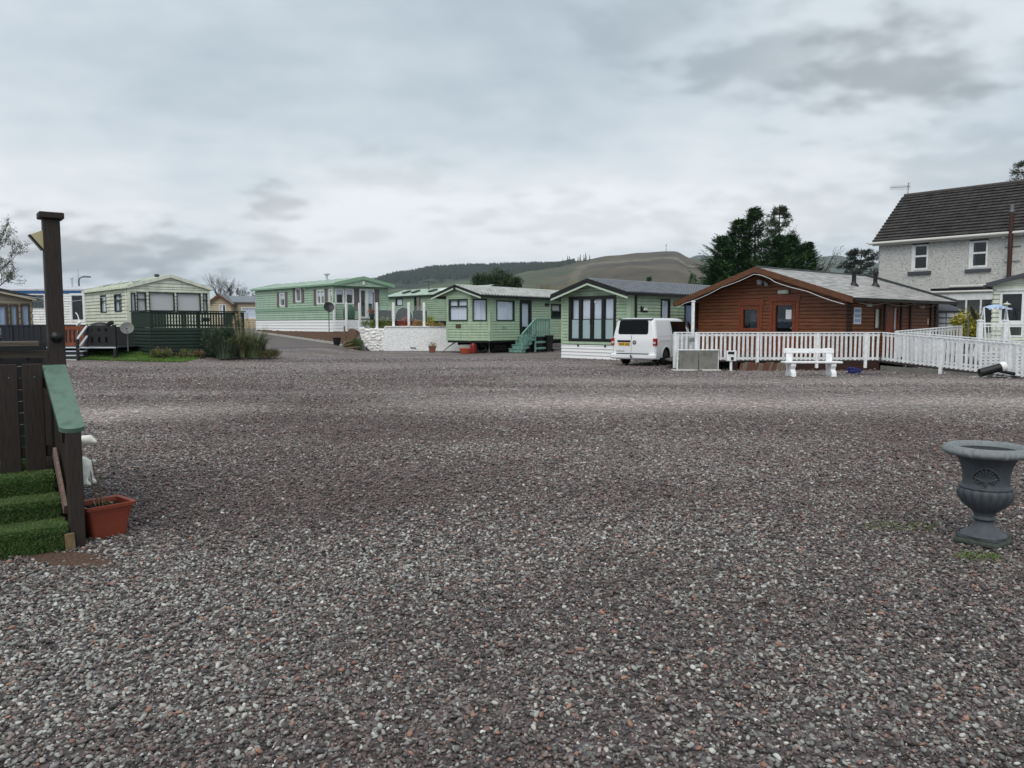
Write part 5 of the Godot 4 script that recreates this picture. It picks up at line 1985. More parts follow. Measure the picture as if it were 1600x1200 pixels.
	# two black flues
	for q in [[5.77, 3.20, -2.85], [5.63, 3.25, -5.0]]:
		var fu := MB.new()
		fu.lathe([[0.20, -0.05], [0.19, 0.03], [0.10, 0.14], [0.085, 0.2], [0.085, 0.52], [0.12, 0.54], [0.12, 0.63], [0.10, 0.65], [0.10, 0.74], [0.0, 0.75]], 14, Vector3(q[0], q[1], q[2]))
		put(fu, "flue", c, mats.black)


# ---------------------------------------------------------------- deck, white fences, ramp
func white_fences() -> void:
	rng.seed = 23
	var dk := thing("timber_deck", "raised timber deck of brown boards between the cabin and the white picket fence", "deck", Vector3(5.6, 0, -26.9))
	var poly := PackedVector2Array([Vector2(5.65, -26.95), Vector2(12.85, -26.95), Vector2(14.1, -27.55), Vector2(19.4, -32.4), Vector2(18.3, -34.0), Vector2(12.93, -29.68), Vector2(8.5, -35.1), Vector2(7.6, -34.4), Vector2(5.65, -28.4)])
	var z := -26.95
	while z > -35.0:
		for p in Geometry2D.intersect_polygons(poly, PackedVector2Array([Vector2(5, z), Vector2(20, z), Vector2(20, z - 0.232), Vector2(5, z - 0.232)])):
			if Geometry2D.is_polygon_clockwise(p): p.reverse()
			var mb := MB.new()
			var q := PackedVector2Array()
			for v in p: q.push_back(Vector2(v.x - 5.6, -(v.y + 26.9)))
			q.reverse()
			mb.prism(q, 0.335, 0.295, Transform3D(Basis(Vector3(1, 0, 0), Vector3(0, 0, -1), UPV), Vector3.ZERO))
			put(mb, "deck_board", dk, mats.plinth)
		z -= 0.24
	for q in [[4.05, 7.25, 0.0], [2.05, 2.3, 0.0]]:
		for k in 3:
			var pb := MB.new()
			pb.span(Vector3(q[0], -0.02 + k * 0.105, -0.02), Vector3(q[1], 0.078 + k * 0.105, -0.05))
			put(pb, "plinth_board", dk, mats.log_dark)
	var wp := {mat = mats.white_wood, h = 1.0, pitch = 0.155, w = 0.075, t = 0.022, post_w = 0.1, rail_h = 0.07, gap = 0.03, rails = [0.09, 0.90], group = "white picket fences round the cabin deck", post_down = 0.25}
	fence("picket_fence", "long level white picket fence in front of the log cabin, behind the white bench", Vector3(6.42, 0.33, -26.9), Vector3(12.82, 0.33, -26.9), wp.merged({posts = [0.0, 0.335, 0.66, 0.925]}, true))
	var gt := fence("garden_gate", "narrow white picket gate left of the level fence, next to the van", Vector3(5.70, 0.33, -26.95), Vector3(6.34, 0.33, -27.10), wp.merged({posts = [0.0], category = "gate", post_down = 0.33, group = "", pitch = 0.125}))
	var lt := MB.new()
	lt.span(Vector3(0.50, 0.66, -0.02), Vector3(0.72, 0.80, 0.0))
	lt.tube([Vector3(0.55, 0.66, 0.02), Vector3(0.55, 0.83, 0.02), Vector3(0.66, 0.83, 0.02), Vector3(0.66, 0.66, 0.02)], [0.012, 0.012, 0.012, 0.012], 6)
	put(lt, "latch", gt, mats.steel)
	var ps := thing("gate_post", "tall white post reaching the cabin eaves at the end of the picket gate", "post", Vector3(6.40, 0, -27.35))
	var pm := MB.new()
	pm.bevelled(Vector3(0, 1.19, 0), Vector3(0.10, 2.38, 0.10), 0.008)
	put(pm, "shaft", ps, mats.white_wood)
	var cap := MB.new()
	cap.bevelled(Vector3(0, 2.41, 0), Vector3(0.14, 0.05, 0.14), 0.012)
	put(cap, "post_cap", ps, mats.white_wood)
	fence("ramp_fence", "near white picket fence sloping down the ramp towards the right edge", Vector3(12.90, 0.33, -26.85), Vector3(15.6, -0.06, -21.4), wp.merged({posts = [0.36, 0.72, 1.0]}))
	fence("ramp_fence", "far white picket fence sloping down behind the near one along the ramp", Vector3(13.95, 0.33, -27.35), Vector3(16.7, -0.06, -21.9), wp.merged({posts = [0.0, 0.33, 0.66, 1.0]}))
	fence("picket_fence", "white picket fence along the back of the deck under the yellow bush", Vector3(14.15, 0.36, -28.4), Vector3(17.2, 0.55, -29.6), wp.merged({posts = [0.0, 0.5, 1.0], w = 0.05, pitch = 0.1}))
	# ramp floor and the grey kerb below it
	var ra := thing("ramp", "sloping timber ramp between the two white sloping fences", "ramp", Vector3(12.9, 0, -26.9))
	for k in 24:
		var t0 := k / 24.0
		var t1 := (k + 0.95) / 24.0
		var d := Vector3(2.72, -0.39, 5.45)
		var s := Vector3(1.02, 0, -0.50)
		var a := Vector3(0, 0.33, 0) + d * t0
		var b := Vector3(0, 0.33, 0) + d * t1
		var mb := MB.new()
		var dn := Vector3(0, -0.05, 0)
		mb.hexa([b + dn, b + s + dn, a + s + dn, a + dn, b, b + s, a + s, a])
		put(mb, "ramp_board", ra, mats.plinth)
	var sk := MB.new()
	sk.hexa([Vector3(0.03, -0.05, 0), Vector3(2.75, -0.05, 5.45), Vector3(2.70, -0.05, 5.45), Vector3(-0.02, -0.05, 0), Vector3(0.03, 0.17, 0), Vector3(2.75, 0.03, 5.45), Vector3(2.70, 0.03, 5.45), Vector3(-0.02, 0.17, 0)])
	put(sk, "kerb", ra, mats.concrete)
	# leaning edging bricks under the deck
	var eb := thing("brick_edging", "row of leaning brown and grey bricks under the white picket fence", "edging", Vector3(7.95, 0, -26.72))
	for k in 24:
		var mb := MB.new()
		var hh := 0.27 + rng.randf() * 0.05
		mb.bevelled(Vector3.ZERO, Vector3(0.072, hh, 0.10), 0.008)
		put(mb, "brick", eb, mats.brick_brown if rng.randf() < 0.5 else mats.brick_grey, Transform3D(Basis(Vector3(0, 0, 1), -0.28 + rng.randf() * 0.1), Vector3(k * 0.079, hh * 0.46, 0.0)))
	# concrete slabs with a white capping, on a pale pad
	var sb := thing("slab_bin", "two upright concrete slabs with a white top edge standing beside the van", "slab box", Vector3(5.78, 0, -26.62))
	for k in 2:
		var mb := MB.new()
		mb.bevelled(Vector3(0.33 + k * 0.675, 0.37, 0), Vector3(0.655, 0.66, 0.05), 0.008, Basis(Vector3(1, 0, 0), -0.03))
		put(mb, "slab", sb, mats.concrete)
	var tp := MB.new()
	tp.bevelled(Vector3(0.67, 0.725, -0.05), Vector3(1.42, 0.035, 0.16), 0.006)
	put(tp, "top_edge", sb, mats.white_wood)
	for x in [-0.04, 1.36]:
		var lg := MB.new()
		lg.span(Vector3(x - 0.025, 0, -0.12), Vector3(x + 0.025, 0.70, -0.06))
		put(lg, "leg", sb, mats.white_wood)
	var pd := MB.new()
	pd.bevelled(Vector3(6.35, 0.025, -26.55), Vector3(1.65, 0.07, 0.5), 0.03)
	tag(put(pd, "concrete_pad", self, mats.pad), "pale concrete pad under the two upright slabs", "pad")
	# small white meter board on a stake
	var mt := thing("meter_board", "small white board with black labels on a white stake in front of the fence", "sign", Vector3(7.58, 0, -26.6))
	var m1 := MB.new()
	m1.bevelled(Vector3(0, 0.52, 0), Vector3(0.34, 0.36, 0.06), 0.01)
	put(m1, "board", mt, mats.white_wood)
	var m2 := MB.new()
	m2.span(Vector3(-0.04, 0, -0.02), Vector3(0.04, 0.34, -0.06))
	put(m2, "stake", mt, mats.white_wood)
	var m3 := MB.new()
	m3.bevelled(Vector3(-0.02, 0.62, 0.035), Vector3(0.22, 0.09, 0.02), 0.008)
	put(m3, "label", mt, mats.black)
	var m4 := MB.new()
	m4.bevelled(Vector3(0.02, 0.43, 0.045), Vector3(0.09, 0.10, 0.04), 0.01)
	put(m4, "socket", mt, mats.black)
	# bench
	var be := thing("garden_bench", "white concrete bench with a slab back standing before the white picket fence", "bench", Vector3(9.28, 0, -23.9))
	var bk := MB.new()
	bk.bevelled(Vector3(0, 0.775, -0.20), Vector3(1.58, 0.145, 0.05), 0.012, Basis(Vector3(1, 0, 0), -0.14))
	put(bk, "backrest", be, mats.white_wood)
	var se := MB.new()
	se.bevelled(Vector3(0, 0.435, 0.06), Vector3(1.78, 0.06, 0.42), 0.015)
	put(se, "seat", be, mats.white_wood)
	for x in [-0.62, 0.62]:
		var up := MB.new()
		up.hexa([Vector3(x - 0.09, 0.40, -0.10), Vector3(x + 0.09, 0.40, -0.10), Vector3(x + 0.09, 0.40, -0.20), Vector3(x - 0.09, 0.40, -0.20), Vector3(x - 0.09, 0.86, -0.225), Vector3(x + 0.09, 0.86, -0.225), Vector3(x + 0.09, 0.86, -0.27), Vector3(x - 0.09, 0.86, -0.27)])
		put(up, "upright", be, mats.white_wood)
		var lg := MB.new()
		# leg slab shaped in side view, with a hollow
		var f := Transform3D(Basis(Vector3(0, 0, -1) * -1.0, UPV, Vector3(-1, 0, 0)), Vector3(x, 0, 0))
		for pp in [[Vector2(-0.24, 0.0), Vector2(-0.13, 0.0), Vector2(-0.10, 0.16), Vector2(-0.12, 0.40), Vector2(-0.22, 0.40), Vector2(-0.18, 0.2)], [Vector2(0.12, 0.0), Vector2(0.29, 0.0), Vector2(0.27, 0.12), Vector2(0.17, 0.22), Vector2(0.24, 0.32), Vector2(0.24, 0.40), Vector2(0.10, 0.40), Vector2(0.08, 0.2)], [Vector2(-0.14, 0.0), Vector2(0.14, 0.0), Vector2(0.14, 0.07), Vector2(-0.14, 0.07)]]:
			lg.prism(PackedVector2Array(pp), 0.075, -0.075, f)
		put(lg, "leg", be, mats.white_wood)
	# tangle of blue rope
	var ro := MB.new()
	var pts := []
	var rad := []
	for k in 260:
		var t := k * 0.31
		var r := 0.15 + 0.06 * sin(t * 0.37)
		pts.append(Vector3(r * cos(t) * (1.0 + 0.25 * sin(t * 0.21)), 0.05 + 0.10 * (0.5 + 0.5 * sin(t * 0.77)) * (1.2 - r * 2.0) + 0.09 * absf(sin(t * 0.13)), r * 0.8 * sin(t)))
		rad.append(0.014)
	for k in 30:
		pts.append(Vector3(0.25 + k * 0.02, 0.03, 0.05 * sin(k * 0.5)))
		rad.append(0.012)
	ro.tube(pts, rad, 5)
	var rp := put(ro, "rope_coil", self, mats.blue_rope, Transform3D(Basis.IDENTITY, Vector3(10.85, 0.0, -24.4)))
	tag(rp, "tangled dark blue rope lying on the gravel right of the white bench", "rope")
	# lamp post lying on its side
	var fp := thing("fallen_lamp_post", "black lamp post with a white collar lying on the stones at the right edge", "lamp post", Vector3(14.35, 0.0, -22.9), 0.0)
	var dd := Vector3(1, 0.30, 0.1).normalized()
	var h1 := MB.new()
	h1.tube([Vector3(-0.42, 0.16, 0) , Vector3(-0.42, 0.16, 0) + dd * 0.62], [0.125, 0.125], 18)
	put(h1, "lamp_head", fp, mats.black)
	var h2 := MB.new()
	h2.tube([Vector3(-0.42, 0.16, 0) + dd * 0.60, Vector3(-0.42, 0.16, 0) + dd * 0.63, Vector3(-0.42, 0.16, 0) + dd * 0.73, Vector3(-0.42, 0.16, 0) + dd * 0.76], [0.13, 0.15, 0.15, 0.12], 18)
	put(h2, "collar", fp, mats.white)
	var h3 := MB.new()
	h3.tube([Vector3(0.1, 0.22, 0.1), Vector3(0.5, 0.15, 0.12), Vector3(1.6, 0.05, 0.2)], [0.045, 0.05, 0.05], 10)
	put(h3, "pole", fp, mats.black)
	var h4 := MB.new()
	var cp := []
	var cr := []
	for k in 24:
		cp.append(Vector3(-0.25 + k * 0.07, 0.05 - 0.02 * sin(k * 0.4) + 0.01, 0.12 + 0.12 * sin(k * 0.2)))
		cr.append(0.014)
	h4.tube(cp, cr, 6)
	put(h4, "cable", fp, mats.black)
	var rb := MB.new()
	rng.seed = 77
	for k in 70:
		var s := rng.randf_range(0.02, 0.07)
		rb.box(Vector3(rng.randf_range(-0.5, 1.9), s * 0.3, rng.randf_range(-0.25, 0.1)), Vector3(s * 1.6, s, s * 1.2), Basis.from_euler(Vector3(rng.randf(), rng.randf() * 6.0, rng.randf())))
	var rbm := put(rb, "white_rubble", self, mats.pad, Transform3D(Basis.IDENTITY, Vector3(14.35, 0, -23.1)))
	tag(rbm, "scatter of white rubble under the fallen lamp post", "rubble", "", "stuff")


# ---------------------------------------------------------------- what stands between the cabin, the house and the right caravan
func right_yard() -> void:
	var bl := thing("balustrade", "white balustrade with glass panels on the balcony at the right edge", "balustrade", Vector3(15.45, 0.0, -25.5))
	for k in 3:
		var x: float = [0.0, 0.80, 1.9][k]
		var zz: float = [0.0, 0.05, 0.3][k]
		var p := MB.new()
		p.bevelled(Vector3(x, 1.05, zz), Vector3(0.14, 1.3, 0.14), 0.01)
		p.bevelled(Vector3(x, 1.725, zz), Vector3(0.17, 0.06, 0.17), 0.02)
		put(p, "post", bl, mats.white_wood)
	for q in [[Vector3(0.07, 0, 0), Vector3(0.73, 0, 0.045)], [Vector3(0.87, 0, 0.06), Vector3(1.83, 0, 0.29)]]:
		for y in [1.60, 1.52, 0.66]:
			var r := MB.new()
			var hh := 0.06 if y > 1.55 else 0.04
			var a: Vector3 = q[0] + UPV * y
			var b: Vector3 = q[1] + UPV * y
			var o := Vector3(0, 0, 0.03)
			r.hexa([a + o, b + o, b - o, a - o, a + o + UPV * hh, b + o + UPV * hh, b - o + UPV * hh, a - o + UPV * hh])
			put(r, "rail", bl, mats.white_wood)
		var g := MB.new()
		var o2 := Vector3(0, 0, 0.004)
		g.hexa([q[0] + UPV * 0.72 + o2, q[1] + UPV * 0.72 + o2, q[1] + UPV * 0.72 - o2, q[0] + UPV * 0.72 - o2, q[0] + UPV * 1.51 + o2, q[1] + UPV * 1.51 + o2, q[1] + UPV * 1.51 - o2, q[0] + UPV * 1.51 - o2])
		put(g, "glass_panel", bl, mats.balustrade_glass)
	var bd := thing("balcony_deck", "white boarded balcony floor below the glass balustrade at the right edge", "deck", Vector3(15.4, 0, -25.5))
	for k in 9:
		var f := MB.new()
		f.span(Vector3(0, 0.52, -0.02 - k * 0.145), Vector3(2.4, 0.56, -0.155 - k * 0.145))
		put(f, "deck_board", bd, mats.white_wood)
	for k in 5:
		var f := MB.new()
		f.span(Vector3(0.02, 0.0 + k * 0.105, 0.04), Vector3(2.4, 0.078 + k * 0.105, 0.02))
		put(f, "front_board", bd, mats.white_wood)
	var bb := MB.new()
	bb.span(Vector3(0.04, 0.0, -0.2), Vector3(2.4, 0.5, -0.22))
	put(bb, "backing", bd, mats.under)
	# swing seat
	var sw := thing("swing_seat", "white and blue garden swing seat with a blue canopy on the right balcony", "swing seat", Vector3(16.45, 0.56, -26.35))
	for x in [-0.42, 0.42]:
		for z in [-0.3, 0.3]:
			var l := MB.new()
			l.tube([Vector3(x * 1.06, 0, z * 1.2), Vector3(x * 0.9, 1.62, 0)], [0.025, 0.022], 6)
			put(l, "leg", sw, mats.white)
	var cn := MB.new()
	var rows := []
	for j in 7:
		var row := PackedVector3Array()
		for i in 9:
			var u := i / 8.0 * 2.0 - 1.0
			var v := j / 6.0 * 2.0 - 1.0
			row.push_back(Vector3(u * 0.36, 1.72 - 0.10 * u * u - 0.08 * v * v, -v * 0.30))
		rows.append(row)
	cn.grid(rows)
	put(cn, "canopy", sw, mats.blue_paint)
	for i in 9:
		var vl := MB.new()
		var x := -0.48 + i * 0.12
		vl.span(Vector3(x * 0.74 - 0.035, 1.58 - absf(x) * 0.1, 0.305), Vector3(x * 0.74 + 0.035, 1.64 - absf(x) * 0.1, 0.295))
		put(vl, "valance", sw, mats.blue_paint if i % 2 == 0 else mats.white)
	for k in 6:
		var bar := MB.new()
		bar.tube([Vector3(-0.36 + k * 0.144, 0.42, -0.12), Vector3(-0.36 + k * 0.144, 1.0, -0.2)], [0.014, 0.014], 5)
		put(bar, "back_bar", sw, mats.white)
	var stt := MB.new()
	stt.bevelled(Vector3(0, 0.42, 0.02), Vector3(0.82, 0.09, 0.4), 0.03)
	put(stt, "seat_cushion", sw, mats.blue_paint)
	for x in [-0.38, 0.38]:
		var hg := MB.new()
		hg.tube([Vector3(x, 0.45, 0.15), Vector3(x * 0.98, 1.6, 0.0)], [0.012, 0.012], 5)
		put(hg, "hanger", sw, mats.white)
	# black dish
	var ds := thing("satellite_dish", "dark satellite dish seen almost edge-on beside the yellow bush", "satellite dish", Vector3(16.72, 0.5, -28.1), 50.0)
	sat_dish(ds, 0.31, 1.48, mats.black)
	# plastic store
	var sh := thing("storage_shed", "grey plastic storage shed with louvred doors at the end of the log cabin", "shed", Vector3(19.42, 0.6, -35.3), -14.0)
	var sb := MB.new()
	sb.span(Vector3(0, 0, -0.02), Vector3(1.05, 1.62, -1.2))
	put(sb, "body", sh, mats.plastic_grey2)
	for i in 3:
		for j in 6:
			var lv := MB.new()
			lv.hexa([Vector3(0.06 + i * 0.33, 0.08 + j * 0.25, 0.03), Vector3(0.34 + i * 0.33, 0.08 + j * 0.25, 0.03), Vector3(0.34 + i * 0.33, 0.08 + j * 0.25, -0.02), Vector3(0.06 + i * 0.33, 0.08 + j * 0.25, -0.02), Vector3(0.06 + i * 0.33, 0.27 + j * 0.25, -0.005), Vector3(0.34 + i * 0.33, 0.27 + j * 0.25, -0.005), Vector3(0.34 + i * 0.33, 0.27 + j * 0.25, -0.02), Vector3(0.06 + i * 0.33, 0.27 + j * 0.25, -0.02)])
			put(lv, "louvre", sh, mats.plastic_grey)
	var srf := MB.new()
	srf.hexa([Vector3(-0.1, 1.62, 0.1), Vector3(1.15, 1.62, 0.1), Vector3(1.15, 1.62, -1.3), Vector3(-0.1, 1.62, -1.3), Vector3(0.05, 1.95, -0.5), Vector3(0.55, 1.95, -0.5), Vector3(0.55, 1.95, -0.7), Vector3(0.05, 1.95, -0.7)])
	put(srf, "roof", sh, mats.sill_grey)
	# yellow bush and a green one behind
	rng.seed = 301
	var yb := thing("yellow_bush", "yellow leaved bush between the grey shed and the right caravan", "bush", Vector3(18.05, 0.2, -30.7))
	var mb := MB.new()
	foliage(mb, clumped(Vector3(0, 1.1, 0), Vector3(0.55, 0.75, 0.45), 50, 0.2), 60, 0.11, 0.06, [Color(0.38, 0.33, 0.03), Color(0.46, 0.40, 0.05), Color(0.22, 0.24, 0.03)])
	put(mb, "foliage", yb, mats.leaf)
	var st := MB.new()
	for k in 7:
		st.tube([Vector3(0, 0, 0), Vector3(rng.randf_range(-0.5, 0.5), 1.0, rng.randf_range(-0.3, 0.3))], [0.02, 0.008], 5)
	put(st, "stems", yb, mats.twig)


func sat_dish(root: Node3D, r: float, h: float, m: Material) -> void:
	var p := MB.new()
	p.tube([Vector3(0, 0, -0.1), Vector3(0, h - 0.1, -0.1), Vector3(0, h, -0.03)], [0.03, 0.03, 0.03], 8)
	put(p, "pole", root, mats.grey_metal)
	var d := MB.new()
	var pr := []
	for k in 8:
		var q := k / 7.0
		pr.append([r * q, 0.22 * r * q * q])
	var back := []
	for k in 8:
		var q := 1.0 - k / 7.0
		back.append([r * q, 0.22 * r * q * q - 0.012])
	pr.reverse()
	back.reverse()
	var all := back.duplicate()
	all.append_array(pr)
	d.lathe(all, 26)
	var tf := Transform3D(Basis(Vector3(1, 0, 0), deg_to_rad(66.0)), Vector3(0, h, 0))
	put(d, "dish", root, m, tf)
	var a := MB.new()
	a.tube([tf * Vector3(0, 0.0, r * 0.9), tf * Vector3(0, r * 0.9, r * 0.35)], [0.012, 0.012], 5)
	a.tube([tf * Vector3(0, r * 0.82, r * 0.4), tf * Vector3(0, r * 1.0, r * 0.28)], [0.035, 0.035], 8)
	put(a, "feed_arm", root, mats.grey_metal)


# ---------------------------------------------------------------- house
func house() -> void:
	rng.seed = 29
	var c := thing("house", "two storey pebble-dashed house with a dark tiled roof behind the log cabin", "house", Vector3(19.8, 0, -42), -49.0)
	var w := 11.0
	var l := 6.6
	var A := Vector2.ZERO
	var B := Vector2(w, 0)
	var ops := [[1.82, 2.52, 4.42, 5.72], [4.55, 5.26, 4.40, 5.70], [8.2, 9.0, 4.40, 5.70]]
	wall(c, A, B, 0.0, 6.0, {mat = mats.dash, plain = true, ops = ops})
	wall(c, B, Vector2(w, -l), 0.0, 6.0, {mat = mats.dash, plain = true, gable = [l * 0.5, 8.65]})
	wall(c, Vector2(w, -l), Vector2(0, -l), 0.0, 6.0, {mat = mats.dash, plain = true})
	wall(c, Vector2(0, -l), A, 0.0, 6.0, {mat = mats.dash, plain = true, gable = [l * 0.5, 8.65]})
	var cl := MB.new()
	cl.span(Vector3(0, 5.85, -0.06), Vector3(w, 5.95, -l + 0.06))
	put(cl, "ceiling", c, mats.interior)
	var f2 := MB.new()
	f2.span(Vector3(0.06, 3.1, -0.06), Vector3(w - 0.06, 3.3, -l + 0.06))
	put(f2, "floor", c, mats.interior)
	for r in ops:
		win(c, A, B, r, {mat = mats.white, fw = 0.075, out = 0.012, t = [0.55], tw = 0.09, sill = 0.10, glass = mats.glass_dark, curtain = [[0.0, 0.2, 0.0, 1.0]] if r != ops[0] else [], cmat = mats.curtain_blue})
		trim(c, A, B, r[0] - 0.25, r[1] + 0.18, r[2] - 0.24, r[2] - 0.07, 0.10, mats.sill_grey, "window_sill", 0.0)
		trim(c, A, B, r[0] - 0.1, r[1] + 0.02, r[3] - 0.0, r[3] + 0.07, 0.035, mats.sill_grey, "lintel", 0.0)
		trim(c, A, B, r[0] - 0.11, r[0] - 0.005, r[2] - 0.06, r[3] - 0.002, 0.02, mats.white, "reveal_band", 0.0)
	# roof of tile courses
	var xf := Transform3D(Basis(Vector3(0, 0, -1), UPV, Vector3(1, 0, 0)), Vector3.ZERO)
	var sl := MB.new()
	var e1 := Vector2(-0.32, 5.93)
	var e2 := Vector2(l + 0.32, 5.93)
	var rp := Vector2(l * 0.5, 8.72)
	sl.prism(PackedVector2Array([e1, rp, rp + Vector2(0, 0.1), e1 + Vector2(0, 0.1)]), w + 0.2, -0.2)
	sl.prism(PackedVector2Array([rp, e2, e2 + Vector2(0, 0.1), rp + Vector2(0, 0.1)]), w + 0.2, -0.2)
	var roof := put(sl, "roof", c, mats.under, xf)
	var ro := {mat = mats.house_tile, courses = 16, pitch = 0.33, step = 0.075, uneven = 0.016, slit = 0.012, spread = 0.45, called = "tile_course"}
	slope(roof, e1 + Vector2(0, 0.1), rp + Vector2(0, 0.1), w + 0.22, -0.22, ro)
	slope(roof, e2 + Vector2(0, 0.1), rp + Vector2(0, 0.1), w + 0.22, -0.22, ro)
	for k in 28:
		var rc := MB.new()
		rc.tube([Vector3(l * 0.5, 8.84, w + 0.2 - k * 0.405), Vector3(l * 0.5, 8.845, w + 0.2 - k * 0.405 - 0.395)], [0.12, 0.115], 9)
		put(rc, "ridge_tile", roof, mats.house_tile)
	var gu := MB.new()
	gu.tube([Vector3(-0.35, 5.93, 0.42), Vector3(w + 0.3, 5.93, 0.42)], [0.075, 0.075], 9)
	put(gu, "gutter", c, mats.gutter_white)
	var fa := MB.new()
	fa.span(Vector3(-0.2, 5.80, 0.335), Vector3(w + 0.2, 6.0, 0.31))
	put(fa, "fascia", c, mats.gutter_white)
	var sp := MB.new()
	sp.tube([Vector3(-0.3, 5.95, 0.40), Vector3(-0.55, 5.99, 0.40)], [0.05, 0.02], 6)
	put(sp, "gutter_end", c, mats.gutter_white)
	# brown stack pipe
	var pi := MB.new()
	pi.tube([Vector3(6.34, 0.2, 0.42), Vector3(6.34, 6.95, 0.42)], [0.10, 0.10], 12)
	put(pi, "stack_pipe", c, mats.pipe_brown)
	var pc := MB.new()
	pc.tube([Vector3(6.34, 6.9, 0.42), Vector3(6.34, 7.0, 0.42), Vector3(6.34, 7.25, 0.42)], [0.115, 0.09, 0.085], 12)
	put(pc, "pipe_top", c, mats.grey_metal)
	for y in [3.0, 3.9, 4.6, 5.3, 6.0]:
		var br := MB.new()
		br.span(Vector3(6.0, y, 0.06), Vector3(6.68, y + 0.03, 0.03))
		put(br, "pipe_bracket", c, mats.grey_metal)
	var dp := MB.new()
	dp.tube([Vector3(1.75, 2.0, 0.06), Vector3(2.5, 4.0, 0.06)], [0.012, 0.012], 5)
	var cam := MB.new()
	cam.tube([Vector3(5.92, 5.88, 0.0), Vector3(5.92, 5.84, 0.12), Vector3(5.98, 5.74, 0.2)], [0.03, 0.05, 0.06], 8)
	put(cam, "security_camera", c, mats.white)
	# flat roofed porch against the wall
	var pr := MB.new()
	pr.span(Vector3(3.40, 3.25, 1.85), Vector3(8.0, 3.36, 0.04))
	put(pr, "porch_roof", c, mats.black)
	var pf := MB.new()
	pf.span(Vector3(3.47, 2.77, 1.78), Vector3(8.0, 3.245, 1.70))
	put(pf, "porch_fascia", c, mats.white)
	var pg := MB.new()
	pg.tube([Vector3(3.4, 3.17, 1.84), Vector3(8.0, 3.17, 1.84)], [0.06, 0.06], 8)
	put(pg, "porch_gutter", c, mats.gutter_white)
	var rl := MB.new()
	rl.bevelled(Vector3(5.6, 3.45, 0.9), Vector3(3.2, 0.12, 0.8), 0.03)
	put(rl, "rooflight", c, mats.gutter_white)
	for x in [3.52, 4.40, 5.0, 5.63, 6.3, 7.0]:
		var po := MB.new()
		po.span(Vector3(x - 0.035, 0.0, 1.775), Vector3(x + 0.035, 2.765, 1.71))
		put(po, "porch_post", c, mats.white)
	var dw := MB.new()
	dw.span(Vector3(3.5, 0.0, 1.77), Vector3(8.0, 1.2, 1.72))
	put(dw, "porch_dado", c, mats.dash)
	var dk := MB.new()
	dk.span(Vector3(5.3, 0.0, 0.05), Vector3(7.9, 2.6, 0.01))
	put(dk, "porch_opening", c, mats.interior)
	for x in [[3.56, 4.36], [4.44, 4.96], [5.04, 5.59], [5.67, 6.26], [6.34, 6.96]]:
		var gl := MB.new()
		gl.span(Vector3(x[0], 1.21, 1.75), Vector3(x[1], 2.76, 1.744))
		put(gl, "porch_pane", c, mats.glass)
	# aerial on the left end of the ridge
	var an := thing("tv_aerial", "television aerial standing at the left end of the house roof ridge", "aerial", Vector3(19.8, 0, -42) + Basis(UPV, deg_to_rad(-49.0)) * Vector3(0.05, 8.85, -3.3), -10.0)
	var m1 := MB.new()
	m1.tube([Vector3(0, 0, 0), Vector3(0, 0.72, 0)], [0.025, 0.02], 6)
	put(m1, "mast", an, mats.grey_metal)
	var m2 := MB.new()
	m2.tube([Vector3(0.1, 0.5, 0), Vector3(-0.95, 0.46, 0)], [0.014, 0.014], 5)
	put(m2, "boom", an, mats.grey_metal)
	for k in 11:
		var m3 := MB.new()
		m3.tube([Vector3(-0.9 + k * 0.085, 0.34, -0.12), Vector3(-0.9 + k * 0.085, 0.58, 0.12)], [0.008, 0.008], 4)
		put(m3, "element", an, mats.grey_metal)
	for k in 4:
		var m4 := MB.new()
		m4.tube([Vector3(0.05, 0.36 + k * 0.1, -0.22), Vector3(0.05, 0.36 + k * 0.1, 0.22)], [0.009, 0.009], 4)
		put(m4, "reflector", an, mats.grey_metal)


# ---------------------------------------------------------------- van
func van_half(h: float) -> float:
	if h < 0.55: return lerpf(0.88, 0.93, clampf((h - 0.25) / 0.3, 0, 1))
	if h < 1.0: return 0.93
	var t := (h - 1.0) / 0.86
	return 0.93 - 0.115 * t - 0.055 * t * t


func van_rear(h: float) -> float:
	if h < 0.98: return 0.0
	return -(h - 0.98) * 0.17 - maxf(0.0, h - 1.72) * 0.25


func van_front(h: float) -> float:
	return lin([[0.25, -4.55], [0.55, -4.64], [0.85, -4.58], [1.05, -4.30], [1.12, -4.05], [1.72, -3.15], [1.9, -2.9]], h)


func van_ring(h: float, off := 0.0) -> Array:   # plan outline at a height: right side back to front, then round
	var w := van_half(h) + off
	var zr := van_rear(h) + off
	var zf := van_front(h) - off
	var rc := 0.13
	var fc := 0.30
	var out := []
	for k in 5:   # rear right corner
		var t := k / 4.0 * PI / 2
		out.append(Vector3(w - rc + rc * sin(t), h, zr - rc + rc * cos(t)))
	for k in range(1, 34):
		out.append(Vector3(w, h, lerpf(zr - rc, zf + fc, k / 34.0)))
	for k in 6:
		var t := k / 5.0 * PI / 2
		out.append(Vector3(w - fc + fc * cos(t), h, zf + fc - fc * sin(t)))
	var n := out.size()
	for k in range(n - 1, -1, -1):
		out.append(Vector3(-out[k].x, h, out[k].z))
	return out


func van_bottom(p: Vector3) -> float:
	var b := 0.27
	if absf(p.x) > 0.55:
		for zc in [-0.98, -3.72]:
			var d := absf(p.z - zc)
			if d < 0.41: b = maxf(b, 0.33 + sqrt(0.41 * 0.41 - d * d))
	return b


